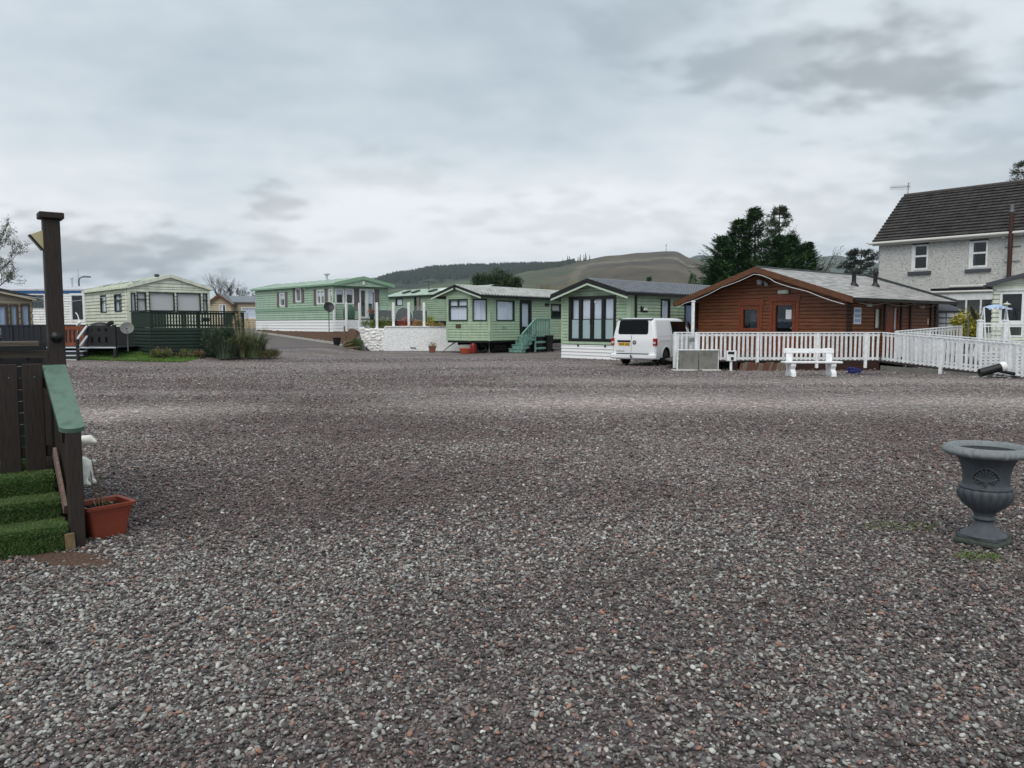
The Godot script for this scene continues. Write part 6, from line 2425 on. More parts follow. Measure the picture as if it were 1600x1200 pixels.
func van() -> void:
	var c := thing("parked_van", "white panel van with dark rear windows parked beside the green caravan and the log cabin", "van", Vector3(4.68, 0, -29.73), -35.0)
	var rows := []
	var low := van_ring(0.6)
	for j in 7:
		var row := PackedVector3Array()
		for i in low.size():
			var b := van_bottom(low[i])
			var h := lerpf(b, 0.98, j / 6.0)
			row.push_back(van_ring_at(i, h))
		rows.append(row)
	for j in range(1, 9):
		var row := PackedVector3Array()
		for p in van_ring(lerpf(0.98, 1.74, j / 8.0)): row.push_back(p)
		rows.append(row)
	for q in [[1.78, 0.985], [1.815, 0.95], [1.84, 0.88], [1.855, 0.74], [1.862, 0.4], [1.865, 0.02]]:
		var row := PackedVector3Array()
		for p in van_ring(minf(q[0], 1.80)): row.push_back(Vector3(p.x * q[1], q[0], (p.z + 1.55) * (1.0 - (1.0 - q[1]) * 0.75) - 1.55))
		rows.append(row)
	var mb := MB.new()
	mb.grid(rows, true)
	put(mb, "body", c, mats.paint_white)
	var un := MB.new()
	un.span(Vector3(-0.80, 0.24, -0.12), Vector3(0.80, 0.32, -4.4))
	for x in [-0.52, 0.52]:
		un.span(Vector3(x - 0.02, 0.28, -0.5), Vector3(x + 0.02, 0.85, -4.2))
	put(un, "underbody", c, mats.under)
	# arches and wheels
	for sx in [-1, 1]:
		for zc in [-0.98, -3.72]:
			var ar := MB.new()
			var ra := []
			var rb := []
			for k in 15:
				var t := PI * k / 14.0
				ra.append(Vector3(0.945 * sx, 0.33 + 0.40 * sin(t), zc + 0.40 * cos(t)))
				rb.append(Vector3(0.935 * sx, 0.33 + 0.47 * sin(t), zc + 0.47 * cos(t)))
			ar.grid([PackedVector3Array(ra), PackedVector3Array(rb)] if sx > 0 else [PackedVector3Array(rb), PackedVector3Array(ra)])
			put(ar, "wheel_arch", c, mats.paint_white)
			var wh := MB.new()
			wh.lathe([[0.0, -0.11], [0.19, -0.11], [0.30, -0.10], [0.33, -0.06], [0.335, 0.0], [0.33, 0.06], [0.30, 0.10], [0.19, 0.11], [0.0, 0.11]], 26)
			var wn := put(wh, "wheel", c, mats.rubber, Transform3D(Basis(Vector3(0, 0, 1), PI / 2), Vector3(0.80 * sx, 0.335, zc)))
			var rm := MB.new()
			rm.lathe([[0.0, -0.125], [0.07, -0.125], [0.12, -0.118], [0.18, -0.12], [0.185, 0.0], [0.18, 0.12], [0.12, 0.118], [0.07, 0.125], [0.0, 0.125]], 20)
			put(rm, "rim", wn, mats.under)
	# rear window, flush in the tailgate
	var rw := MB.new()
	var rr := []
	for j in 9:
		var h := lerpf(1.22, 1.76, j / 8.0)
		var row := PackedVector3Array()
		var edge := 0.05 * (1.0 if (j == 0 or j == 8) else 0.0)
		for i in 9:
			var x := lerpf(-0.68 + edge, 0.60 - edge, i / 8.0)
			row.push_back(Vector3(x * (1.0 - (h - 1.22) * 0.10), h, van_rear(h) + 0.006))
		rr.append(row)
	rw.grid(rr)
	put(rw, "rear_window", c, mats.black_gloss)
	# side windows and the seams of the side
	for sx in [-1, 1]:
		var wins := [[-3.36, -4.02, "front_window"], [-1.62, -3.10, "side_window"]]
		for q in wins:
			var sw := MB.new()
			var sr := []
			for j in 7:
				var h := lerpf(1.22, 1.72, j / 6.0)
				var row := PackedVector3Array()
				for i in 7:
					var z := lerpf(q[0], q[1], i / 6.0) + (0.0 if i == 0 else 0.10 * (h - 1.22) * i / 6.0)
					if q[2] == "front_window": z = lerpf(q[0], minf(q[0] - 0.1, lerpf(-4.05, -3.5, (h - 1.22) / 0.5)), i / 6.0)
					row.push_back(Vector3((van_half(h) + 0.006) * sx, h, z))
				sr.append(row)
			if sx < 0:
				for r in sr: r.reverse()
			sw.grid(sr)
			put(sw, q[2], c, mats.black_gloss)
		for z in [-1.50, -3.22]:
			var sm := MB.new()
			for j in 10:
				var h0 := lerpf(0.42, 1.76, j / 10.0)
				var h1 := lerpf(0.42, 1.76, (j + 1) / 10.0)
				var a := Vector3((van_half(h0) + 0.003) * sx, h0, z)
				var b := Vector3((van_half(h1) + 0.003) * sx, h1, z)
				sm.hexa([a + Vector3(0, 0, 0.006), a + Vector3(0.002 * sx, 0, 0.006), a + Vector3(0.002 * sx, 0, -0.006), a - Vector3(0, 0, 0.006), b + Vector3(0, 0, 0.006), b + Vector3(0.002 * sx, 0, 0.006), b + Vector3(0.002 * sx, 0, -0.006), b - Vector3(0, 0, 0.006)])
			put(sm, "door_seam", c, mats.grey_metal)
		for h in [1.16, 0.97]:
			var ln := MB.new()
			ln.span(Vector3((van_half(h) - 0.005) * sx, h, -0.35), Vector3((van_half(h) + 0.008) * sx, h + 0.014, -4.0))
			put(ln, "side_crease", c, mats.paint_white if h > 1.0 else mats.plastic_grey)
		var rl := MB.new()
		for k in 6:
			var h0 := lerpf(0.80, 1.07, k / 6.0)
			rl.bevelled(Vector3((0.885) * sx, h0 + 0.022, -0.055 + van_rear(h0)), Vector3(0.145, 0.046, 0.155), 0.012)
		put(rl, "tail_light", c, mats.red_lens)
		var r2 := MB.new()
		r2.bevelled(Vector3(0.88 * sx, 0.90, -0.045), Vector3(0.11, 0.085, 0.16), 0.012)
		put(r2, "reversing_light", c, mats.clear_lens)
		var mr := MB.new()
		mr.bevelled(Vector3(1.02 * sx, 1.30, -3.78), Vector3(0.16, 0.26, 0.12), 0.04)
		put(mr, "wing_mirror", c, mats.black)
	# windscreen
	var ws := MB.new()
	var wr := []
	for j in 6:
		var h := lerpf(1.18, 1.70, j / 5.0)
		var row := PackedVector3Array()
		for i in 9: row.push_back(Vector3(lerpf(0.66, -0.66, i / 8.0), h, van_front(h) - 0.006))
		wr.append(row)
	ws.grid(wr)
	put(ws, "windscreen", c, mats.black_gloss)
	# tailgate fittings
	var bu := MB.new()
	bu.bevelled(Vector3(0, 0.375, 0.02), Vector3(1.94, 0.21, 0.22), 0.05)
	put(bu, "rear_bumper", c, mats.paint_white)
	var bt := MB.new()
	bt.bevelled(Vector3(0, 0.482, 0.06), Vector3(1.36, 0.02, 0.14), 0.005)
	put(bt, "bumper_step", c, mats.black)
	var tb := MB.new()
	tb.tube([Vector3(0.0, 0.34, 0.1), Vector3(0.0, 0.36, 0.22), Vector3(0.0, 0.44, 0.22)], [0.03, 0.03, 0.025], 7)
	put(tb, "tow_bar", c, mats.black)
	var sp := MB.new()
	sp.hexa([Vector3(-0.72, 1.775, -0.10), Vector3(0.72, 1.775, -0.10), Vector3(0.72, 1.79, -0.28), Vector3(-0.72, 1.79, -0.28), Vector3(-0.72, 1.795, -0.10), Vector3(0.72, 1.795, -0.10), Vector3(0.72, 1.83, -0.28), Vector3(-0.72, 1.83, -0.28)])
	put(sp, "roof_spoiler", c, mats.roof_dark)
	var hd := MB.new()
	hd.bevelled(Vector3(-0.40, 0.955, 0.012), Vector3(0.56, 0.075, 0.03), 0.01)
	put(hd, "tailgate_handle", c, mats.black)
	var pl := MB.new()
	pl.bevelled(Vector3(-0.39, 0.84, 0.008), Vector3(0.48, 0.11, 0.016), 0.004)
	var pn := put(pl, "number_plate", c, mats.plate_yellow)
	letters("V650 NBJ", 0.112, 0.004, pn, mats.black, Transform3D(Basis.IDENTITY, Vector3(-0.39, 0.84, 0.018)), "plate_characters")
	letters("TRANSPORTER", 0.055, 0.004, c, mats.grey_metal, Transform3D(Basis.IDENTITY, Vector3(-0.56, 0.57, 0.004)), "badge_lettering")
	for x in [-0.092]:
		var sm := MB.new()
		sm.span(Vector3(x - 0.005, 0.50, 0.004), Vector3(x + 0.005, 1.18, -0.02))
		put(sm, "tailgate_seam", c, mats.grey_metal)
	var em := MB.new()
	var ring := []
	var rg := []
	for k in 25:
		ring.append(Vector3(0.045 + 0.07 * cos(TAU * k / 24.0), 0.915 + 0.07 * sin(TAU * k / 24.0), 0.012))
		rg.append(0.009)
	em.tube(ring, rg, 6, false)
	for q in [[-0.026, 0.058, 0.0, 0.006], [0.026, 0.058, 0.0, 0.006], [-0.058, 0.03, -0.026, -0.05], [-0.026, -0.05, 0.0, 0.0], [0.0, 0.0, 0.026, -0.05], [0.026, -0.05, 0.058, 0.03]]:
		em.tube([Vector3(0.045 + q[0], 0.915 + q[1], 0.012), Vector3(0.045 + q[2], 0.915 + q[3], 0.012)], [0.007, 0.007], 5)
	put(em, "emblem", c, mats.black)


func van_ring_at(i: int, h: float) -> Vector3:
	return van_ring(h)[i]


# ---------------------------------------------------------------- white retaining wall and what grows and stands on it
func white_wall() -> void:
	rng.seed = 43
	var c := thing("retaining_wall", "white painted retaining wall with a rough stone end, holding up the bank beside the bay fronted caravan", "wall", Vector3(-9.2, 0, -46.85))
	var w := MB.new()
	w.span(Vector3(1.45, -0.1, 0), Vector3(6.9, 1.44, -0.32))
	put(w, "rendered_wall", c, mats.white_wall)
	var w2 := MB.new()
	var d := Vector3(0.63, 0, -0.777)
	var n := Vector3(-0.777, 0, -0.63) * 0.32
	var a := Vector3(6.9, -0.1, -0.002)
	var b := a + d * 9.0
	w2.hexa([a, b, b + n, a + n, a + UPV * 1.535, b + UPV * 1.535, b + n + UPV * 1.535, a + n + UPV * 1.535])
	put(w2, "rendered_wall", c, mats.white_wall)
	for k in 6:
		var cp := MB.new()
		cp.bevelled(Vector3(1.93 + k * 0.91, 1.475, -0.15), Vector3(0.90, 0.06, 0.42), 0.015)
		put(cp, "coping_slab", c, mats.white_stone if k < 3 else mats.pad)
	# blown patches of render: thin raised skins with broken outlines
	for q in [[1.5, 0.45, 0.34, 1.0], [3.2, 0.35, 0.5, 0.42], [2.25, 1.1, 0.25, 0.2], [4.6, 0.75, 0.4, 0.2], [5.4, 1.15, 0.3, 0.16], [3.0, 0.14, 0.9, 0.14], [5.6, 0.3, 0.5, 0.25]]:
		var poly := PackedVector2Array()
		for k in 12:
			var t := TAU * k / 12.0
			var r := rng.randf_range(0.75, 1.15)
			poly.push_back(Vector2(q[0] + cos(t) * q[2] * r * 0.6, q[1] + sin(t) * q[3] * r * 0.6))
		var pm := MB.new()
		pm.prism(poly, 0.014, -0.01)
		put(pm, "render_patch", c, mats.white_wall)
	# rubble end
	for j in 9:
		var y := 0.05 + j * 0.155
		var x := (0.72 - j * 0.24) if j < 4 else (-0.28 + 0.05 * absf(j - 5.0))
		x += rng.randf() * 0.12
		while x < 1.5:
			var sw := rng.randf_range(0.13, 0.44)
			var sh := rng.randf_range(0.08, 0.15)
			var mb := MB.new()
			var rr := []
			for k in 5:
				var la := lerpf(-1.4, 1.4, k / 4.0)
				var row := PackedVector3Array()
				var fl := pow(cos(la), 0.6)
				for i in 9:
					var t := -TAU * i / 9.0
					var ra := rng.randf_range(0.80, 1.12)
					row.push_back(Vector3(cos(t) * fl * sw * 0.60 * ra, sin(la) * sh * rng.randf_range(0.8, 1.1), sin(t) * fl * 0.13 * ra))
				rr.append(row)
			mb.grid(rr, true, false)
			put(mb, "stone", c, mats.white_stone, Transform3D(Basis(Vector3(0, 0, 1), rng.randf_range(-0.3, 0.3)), Vector3(x + sw * 0.5, y + rng.randf_range(-0.05, 0.05), -0.10 + rng.randf_range(-0.03, 0.03))))
			x += sw * 0.92
	var core := MB.new()
	core.prism(PackedVector2Array([Vector2(0.75, -0.1), Vector2(1.5, -0.1), Vector2(1.5, 1.36), Vector2(0.1, 1.36), Vector2(-0.2, 1.0), Vector2(-0.15, 0.6), Vector2(0.2, 0.3)]), -0.07, -0.3)
	put(core, "wall_core", c, mats.white_wall)

	# plants along the top
	for q in [["green_plant", "bushy green plant on top of the white wall near its stone end", -8.55, 0.55, 0.36, [Color(0.10, 0.17, 0.04), Color(0.15, 0.21, 0.05)], 34], ["green_plant", "yellow green plant beside the second balustrade post on the white wall", -7.85, 0.45, 0.46, [Color(0.22, 0.26, 0.05), Color(0.12, 0.17, 0.05)], 30], ["red_plant", "red leaved plant on top of the white wall", -6.55, 0.40, 0.56, [Color(0.42, 0.07, 0.05), Color(0.30, 0.06, 0.05), Color(0.36, 0.12, 0.08)], 34], ["orange_plant", "orange flowering ground plant on the white wall right of the red one", -5.65, 0.65, 0.30, [Color(0.45, 0.22, 0.10), Color(0.50, 0.32, 0.20), Color(0.22, 0.20, 0.05)], 40], ["orange_plant", "low orange plant at the far right end of the white wall", -4.5, 0.5, 0.17, [Color(0.40, 0.23, 0.08), Color(0.20, 0.18, 0.05)], 24], ["yellow_plant", "small yellow plant behind the last balustrade post on the white wall", -5.05, 0.28, 0.62, [Color(0.50, 0.47, 0.12), Color(0.25, 0.28, 0.08)], 14]]:
		var p := thing(q[0], q[1], "plant", Vector3(q[2], 1.27, -47.25))
		var mb := MB.new()
		foliage(mb, clumped(Vector3(0, 0.18 + q[4] * 0.5, 0), Vector3(q[3], q[4] * 0.62, 0.22), q[6], 0.12), 26, 0.10, 0.05, q[5])
		put(mb, "foliage", p, mats.leaf)
		var st := MB.new()
		for k in 5: st.tube([Vector3(rng.randf_range(-0.2, 0.2), -0.05, 0), Vector3(rng.randf_range(-0.4, 0.4) * q[3], q[4], 0)], [0.015, 0.006], 4, false)
		put(st, "stems", p, mats.twig)
	# balustrade of white posts and glass
	var bl := thing("balustrade", "white posted glass balustrade along the top of the white retaining wall", "balustrade", Vector3(-8.22, 1.27, -47.05))
	var xs := [0.0, 1.01, 1.94, 2.87]
	for k in 4:
		var p := MB.new()
		p.bevelled(Vector3(xs[k], 0.83, 0), Vector3(0.15, 1.66, 0.13), 0.01)
		put(p, "post", bl, mats.white_wood)
		if k < 3:
			var g := MB.new()
			g.span(Vector3(xs[k] + 0.08, 0.55, 0.005), Vector3(xs[k + 1] - 0.08, 1.45, -0.005))
			put(g, "glass_panel", bl, mats.balustrade_glass)
	# covered garden seats behind the glass
	for q in [["dark rounded garden egg seat behind the glass balustrade", -6.75, 1.5, true], ["dark square garden sofa behind the last glass panel", -5.75, 1.25, false], ["dark garden bench between the green caravan and the first balustrade post", -7.95, 1.15, false]]:
		var s := thing("garden_sofa", q[0], "sofa", Vector3(q[1], 1.27, -48.0))
		var bk := MB.new()
		if q[3]:
			var poly := PackedVector2Array()
			for k in 13:
				var t := PI * k / 12.0
				poly.push_back(Vector2(cos(t) * 0.52, 0.75 + sin(t) * 0.62))
			poly.push_back(Vector2(-0.48, 0.3))
			poly.push_back(Vector2(0.48, 0.3))
			bk.prism(poly, -0.2, -0.3)
		else:
			bk.bevelled(Vector3(0, 0.78, -0.25), Vector3(0.85, 0.85, 0.12), 0.03)
		put(bk, "back", s, mats.black)
		var st := MB.new()
		st.bevelled(Vector3(0, 0.36, 0.05), Vector3(0.85, 0.16, 0.6), 0.03)
		put(st, "seat", s, mats.black)
		for x in [-0.42, 0.42]:
			var ar := MB.new()
			ar.bevelled(Vector3(x, 0.45, 0.05), Vector3(0.09, 0.5, 0.6), 0.02)
			put(ar, "arm", s, mats.black)
		for x in [-0.38, 0.38]:
			for z in [-0.2, 0.3]:
				var lg := MB.new()
				lg.tube([Vector3(x, 0, z), Vector3(x, 0.3, z)], [0.03, 0.03], 6)
				put(lg, "leg", s, mats.black)
	# porch deck of the long green caravan
	var dk := thing("porch_deck", "white boarded porch deck with posts in front of the long green caravan", "deck", Vector3(-10.1, 1.27, -46.9), 42.5)
	for k in 4:
		for q in [[Vector3(0, 0, 0), Vector3(2.9, 0, 0)], [Vector3(0, 0, -1.4), Vector3(0, 0, 0)]]:
			var bd := MB.new()
			var e: Vector3 = (q[1] - q[0]).normalized()
			var o := Vector3(-e.z, 0, e.x) * 0.02
			var y := -0.1 + k * 0.18
			bd.hexa([q[0] + o + UPV * y, q[1] + o + UPV * y, q[1] - o + UPV * y, q[0] - o + UPV * y, q[0] + o + UPV * (y + 0.165), q[1] + o + UPV * (y + 0.165), q[1] - o + UPV * (y + 0.165), q[0] - o + UPV * (y + 0.165)])
			put(bd, "front_board", dk, mats.white_wood)
	var fl := MB.new()
	fl.span(Vector3(0.02, 0.62, -0.02), Vector3(2.9, 0.66, -1.45))
	put(fl, "deck_floor", dk, mats.plinth)
	for q in [Vector3(0.03, 0, 0.0), Vector3(0.95, 0, 0.0), Vector3(-0.02, 0, -1.35), Vector3(2.2, 0, 0.0)]:
		var p := MB.new()
		p.bevelled(q + Vector3(0, 0.78, 0.04), Vector3(0.12, 1.76, 0.12), 0.01)
		put(p, "post", dk, mats.white_wood)
	for q in [[0.1, 0.88], [1.03, 2.12]]:
		var g := MB.new()
		g.span(Vector3(q[0], 0.72, 0.035), Vector3(q[1], 1.5, 0.045))
		put(g, "glass_panel", dk, mats.balustrade_glass)
	var tk := thing("barbecue_cover", "dark green domed cover standing on the white porch deck", "cover", Vector3(-10.05, 1.93, -47.7))
	var tm := MB.new()
	tm.lathe([[0.33, 0.0], [0.36, 0.3], [0.35, 0.55], [0.28, 0.75], [0.15, 0.84], [0.0, 0.86]], 18)
	put(tm, "cover", tk, mats.tank_green)
	var rf := thing("potted_flowers", "red flowers in a dark pot by the french doors of the long green caravan", "plant pot", Vector3(-8.75, 1.93, -48.3))
	var pm2 := MB.new()
	pm2.lathe([[0.12, 0.0], [0.18, 0.3], [0.2, 0.32], [0.17, 0.32], [0.0, 0.28]], 14)
	put(pm2, "pot", rf, mats.black)
	var ff := MB.new()
	foliage(ff, clumped(Vector3(0, 0.42, 0), Vector3(0.22, 0.12, 0.2), 14, 0.08), 20, 0.07, 0.05, [Color(0.5, 0.04, 0.04), Color(0.08, 0.14, 0.03)])
	put(ff, "flowers", rf, mats.leaf)
	var lam := thing("tall_post", "thin green post standing in front of the long green caravan's right end", "post", Vector3(-8.55, 1.27, -47.6))
	var lm := MB.new()
	lm.tube([Vector3.ZERO, Vector3(0.03, 2.3, 0)], [0.035, 0.03], 7)
	put(lm, "shaft", lam, mats.deck_green)
	# black dish on its pole, on the bank
	var ds := thing("satellite_dish", "black satellite dish on a wooden pole in the soil bank before the long green caravan", "satellite dish", Vector3(-10.95, 1.0, -46.3), 22.0)
	sat_dish(ds, 0.32, 1.62, mats.black)
	var pk := thing("bank_post", "short wooden post standing in the soil bank beneath the black dish", "post", Vector3(-10.05, 0.55, -46.3))
	var pkm := MB.new()
	pkm.tube([Vector3.ZERO, Vector3(0, 0.95, 0)], [0.05, 0.05], 7)
	put(pkm, "shaft", pk, mats.raw_wood)
	# tub, planks and shrub at the foot of the bank
	var tb := thing("black_tub", "black plastic tub at the foot of the soil bank beside the drive", "tub", Vector3(-10.35, 0.42, -45.6))
	var tbm := MB.new()
	tbm.lathe([[0.0, 0.0], [0.20, 0.0], [0.23, 0.36], [0.255, 0.38], [0.255, 0.41], [0.22, 0.41], [0.20, 0.34], [0.0, 0.33]], 18)
	put(tbm, "tub", tb, mats.rubber)
	var sp := thing("plank_steps", "old wooden planks forming rough steps at the foot of the soil bank", "steps", Vector3(-9.75, 0.2, -45.55), 24.0)
	for q in [[0.0, 0.05, 0.3, 1.4, 0.05], [0.1, 0.22, 0.0, 1.1, 0.3], [0.3, 0.42, -0.25, 0.9, 0.15]]:
		var bm := MB.new()
		bm.box(Vector3(q[0], q[1], q[2]), Vector3(q[3], 0.05, 0.2), Basis(Vector3(0, 0, 1), q[4]))
		put(bm, "plank", sp, mats.raw_wood)
	var bs := thing("low_shrub", "low dark green shrub growing against the stone end of the white wall", "shrub", Vector3(-9.3, 0.05, -45.85))
	var bf := MB.new()
	foliage(bf, clumped(Vector3(0, 0.32, 0), Vector3(0.5, 0.36, 0.35), 44, 0.14), 36, 0.09, 0.04, [Color(0.055, 0.095, 0.03), Color(0.09, 0.13, 0.035)])
	put(bf, "foliage", bs, mats.leaf)
	# pots and bits in front of the bay caravan
	var p1 := thing("flower_pot", "square brown flower pot with a dry plant in front of the white wall", "plant pot", Vector3(-4.55, 0, -44.0))
	square_pot(p1, 0.40, 0.30, 0.38, mats.pot_brown)
	var dp := MB.new()
	foliage(dp, clumped(Vector3(0, 0.46, 0), Vector3(0.2, 0.1, 0.15), 10, 0.07), 16, 0.10, 0.025, [Color(0.42, 0.30, 0.22), Color(0.2, 0.2, 0.08)])
	put(dp, "dry_plant", p1, mats.leaf)
	var p2 := thing("planter", "bright orange oval planter on the gravel under the bay fronted caravan", "planter", Vector3(-2.55, 0, -41.85))
	var om := MB.new()
	om.lathe([[0.0, 0.0], [0.22, 0.0], [0.29, 0.26], [0.32, 0.27], [0.32, 0.32], [0.28, 0.32], [0.26, 0.24], [0.0, 0.22]], 20)
	put(om, "bowl", p2, mats.pot_orange, Transform3D(Basis.IDENTITY.scaled(Vector3(1.0, 1.0, 0.75)), Vector3.ZERO))
	var gb := thing("gas_bottle", "red gas bottle standing behind the orange planter under the bay fronted caravan", "gas bottle", Vector3(-2.15, 0, -42.65))
	var gm := MB.new()
	gm.lathe([[0.0, 0.0], [0.17, 0.0], [0.18, 0.06], [0.18, 0.42], [0.14, 0.54], [0.05, 0.60], [0.05, 0.64], [0.0, 0.64]], 18)
	put(gm, "bottle", gb, mats.red_paint)
	var gv := MB.new()
	gv.lathe([[0.09, 0.60], [0.10, 0.61], [0.10, 0.70], [0.09, 0.70]], 12)
	put(gv, "collar", gb, mats.red_paint)
	for q in [["black plastic bin under the window right of the teal steps", 1.45, -44.65], ["second black bin, next to the green caravan with french windows", 2.02, -45.1]]:
		var wb := thing("black_bin", q[0], "bin", Vector3(q[1], 0, q[2]), -39.0)
		var bm := MB.new()
		bm.hexa([Vector3(-0.24, 0.05, 0.24), Vector3(0.24, 0.05, 0.24), Vector3(0.24, 0.05, -0.24), Vector3(-0.24, 0.05, -0.24), Vector3(-0.29, 0.92, 0.3), Vector3(0.29, 0.92, 0.3), Vector3(0.29, 0.92, -0.3), Vector3(-0.29, 0.92, -0.3)])
		put(bm, "body", wb, mats.black)
		var ld := MB.new()
		ld.bevelled(Vector3(0, 0.95, 0.02), Vector3(0.62, 0.07, 0.68), 0.03)
		put(ld, "lid", wb, mats.black)
		for x in [-0.25, 0.25]:
			var ww := MB.new()
			ww.tube([Vector3(x - 0.03, 0.1, -0.26), Vector3(x + 0.03, 0.1, -0.26)], [0.1, 0.1], 12)
			put(ww, "wheel", wb, mats.rubber)


func square_pot(root: Node3D, w: float, d: float, h: float, m: Material) -> void:
	var k := 0.74
	var b := MB.new()
	var x0 := w * 0.5 * k
	var z0 := d * 0.5 * k
	var x1 := w * 0.5
	var z1 := d * 0.5
	b.hexa([Vector3(-x0, 0, z0), Vector3(x0, 0, z0), Vector3(x0, 0, -z0), Vector3(-x0, 0, -z0), Vector3(-x1, h * 0.86, z1), Vector3(x1, h * 0.86, z1), Vector3(x1, h * 0.86, -z1), Vector3(-x1, h * 0.86, -z1)])
	put(b, "pot", root, m)
	var r := MB.new()
	for q in [[-x1 - 0.02, x1 + 0.02, z1 - 0.02, z1 + 0.025], [-x1 - 0.02, x1 + 0.02, -z1 - 0.025, -z1 + 0.02], [-x1 - 0.02, -x1 + 0.02, -z1 + 0.02, z1 - 0.02], [x1 - 0.02, x1 + 0.02, -z1 + 0.02, z1 - 0.02]]:
		r.bevelled(Vector3((q[0] + q[1]) * 0.5, h * 0.93, (q[2] + q[3]) * 0.5), Vector3(q[1] - q[0], h * 0.14, q[3] - q[2]), 0.006)
	put(r, "rim", root, m)
	var s := MB.new()
	s.span(Vector3(-x1 + 0.021, h * 0.861, z1 - 0.021), Vector3(x1 - 0.021, h * 0.90, -z1 + 0.021))
	put(s, "soil", root, mats.soil)


# ---------------------------------------------------------------- timber decks on the left
func left_decks() -> void:
	rng.seed = 53
	# green deck in front of the cream caravan
	var c := thing("timber_deck", "dark green raised timber deck with picket rails in front of the cream caravan", "deck", Vector3(-15.65, 0.1, -33.5), 42.1)
	var w := 4.15
	var dp := 2.75
	var A := Vector2.ZERO
	var B := Vector2(w, 0)
	for q in [[A, B], [Vector2(0, -dp), A]]:
		var f := fr(q[0], q[1])
		var L: float = q[0].distance_to(q[1])
		for k in 9:
			var y := 0.0 + k * 0.148
			var mb := MB.new()
			board(mb, f, SHIP, 0.0, L, y, y + 0.14, 0.0, L)
			put(mb, "side_board", c, mats.deck_green)
		var n := int(L / 0.125)
		for k in n:
			var s := (k + 0.5) / n * L
			var p := MB.new()
			var dense: bool = k < 5 or q[0] != A or (k > n - 9) or (k > 9 and k < 12)
			var ww := 0.058 if dense else 0.036
			p.hexa([f * Vector3(s - ww, 1.36, 0.02), f * Vector3(s + ww, 1.36, 0.02), f * Vector3(s + ww, 1.36, 0.0), f * Vector3(s - ww, 1.36, 0.0), f * Vector3(s - ww, 2.06, 0.02), f * Vector3(s + ww, 2.06, 0.02), f * Vector3(s + ww, 2.06, 0.0), f * Vector3(s - ww, 2.06, 0.0)])
			put(p, "picket", c, mats.deck_green)
		for y in [1.42, 1.95]:
			var r := MB.new()
			r.hexa([f * Vector3(0, y, -0.005), f * Vector3(L, y, -0.005), f * Vector3(L, y, -0.045), f * Vector3(0, y, -0.045), f * Vector3(0, y + 0.08, -0.005), f * Vector3(L, y + 0.08, -0.005), f * Vector3(L, y + 0.08, -0.045), f * Vector3(0, y + 0.08, -0.045)])
			put(r, "rail", c, mats.deck_green)
		var t := MB.new()
		t.hexa([f * Vector3(-0.06, 2.075, 0.07), f * Vector3(L + 0.06, 2.075, 0.07), f * Vector3(L + 0.06, 2.075, -0.07), f * Vector3(-0.06, 2.075, -0.07), f * Vector3(-0.06, 2.12, 0.07), f * Vector3(L + 0.06, 2.12, 0.07), f * Vector3(L + 0.06, 2.12, -0.07), f * Vector3(-0.06, 2.12, -0.07)])
		put(t, "top_rail", c, mats.deck_green)
		for s in [0.02, L * 0.5, L - 0.05]:
			var p := MB.new()
			p.bevelled(f * Vector3(s, 1.0, -0.06), Vector3(0.1, 2.12, 0.1), 0.008)
			put(p, "post", c, mats.deck_green)
	for k in 16:
		var fb := MB.new()
		fb.span(Vector3(0.02, 1.31, -0.05 - k * 0.165), Vector3(w - 0.02, 1.345, -0.205 - k * 0.165))
		put(fb, "deck_board", c, mats.deck_green)
	var pl := MB.new()
	pl.bevelled(Vector3(2.3, 1.72, 0.12), Vector3(0.36, 0.16, 0.1), 0.02)
	put(pl, "hanging_planter", c, mats.black)
	# dish on the bank
	var ds := thing("satellite_dish", "grey satellite dish on a short pole between the cream caravan and the green deck", "satellite dish", Vector3(-16.45, 0.45, -33.0), 24.0)
	sat_dish(ds, 0.27, 0.98, mats.dish)
	# black deck with steps
	var k2 := thing("timber_deck", "black timber deck with grey edged steps and an orange gate, left of the grass bank", "deck", Vector3(-23.4, 0, -32.6))
	var wo := {mat = mats.deck_navy, h = 0.92, pitch = 0.2, w = 0.105, t = 0.025, rails = [0.12, 0.84], rail_h = 0.09, posts = [0.0, 0.33, 0.66], post_w = 0.1}
	fence_in(k2, Vector3(0, 0.66, 0), Vector3(3.45, 0.66, 0), wo)
	for q in [[3.45, 4.2, 0.0], [5.42, 6.62, 0.0]]:
		for j in 7:
			var bd := MB.new()
			var y := 0.72 + j * 0.118
			bd.span(Vector3(q[0], y, 0.0), Vector3(q[1], y + 0.112, 0.025))
			if q[0] > 5.0 and (j == 1 or j == 2 or j == 5):   # slots cut in the panel
				bd = MB.new()
				for m in 4: bd.span(Vector3(q[0] + m * 0.3, y, 0.0), Vector3(q[0] + m * 0.3 + (0.2 if m < 3 else 0.3), y + 0.112, 0.025))
			put(bd, "panel_board", k2, mats.deck_black)
	for x in [3.45, 5.40, 6.60]:
		var p := MB.new()
		p.bevelled(Vector3(x, 0.79, -0.02), Vector3(0.13, 1.58, 0.13), 0.01)
		put(p, "post", k2, mats.deck_black)
	var e1 := MB.new()
	e1.span(Vector3(0, 0.60, 0.06), Vector3(6.66, 0.655, -0.1))
	put(e1, "edge_board", k2, mats.plastic_grey)
	for j in 18:
		var fb := MB.new()
		fb.span(Vector3(0.02, 0.60, -0.11 - j * 0.15), Vector3(6.62, 0.64, -0.25 - j * 0.15))
		put(fb, "deck_board", k2, mats.deck_black)
	for x in [0.3, 2.0, 3.6, 6.55]:
		for z in [-0.1, -2.6]:
			var lg := MB.new()
			lg.span(Vector3(x - 0.06, -0.1, z), Vector3(x + 0.06, 0.6, z - 0.12))
			put(lg, "leg", k2, mats.deck_black)
	var bk := MB.new()
	bk.span(Vector3(0, -0.1, -2.75), Vector3(6.6, 1.5, -2.8))
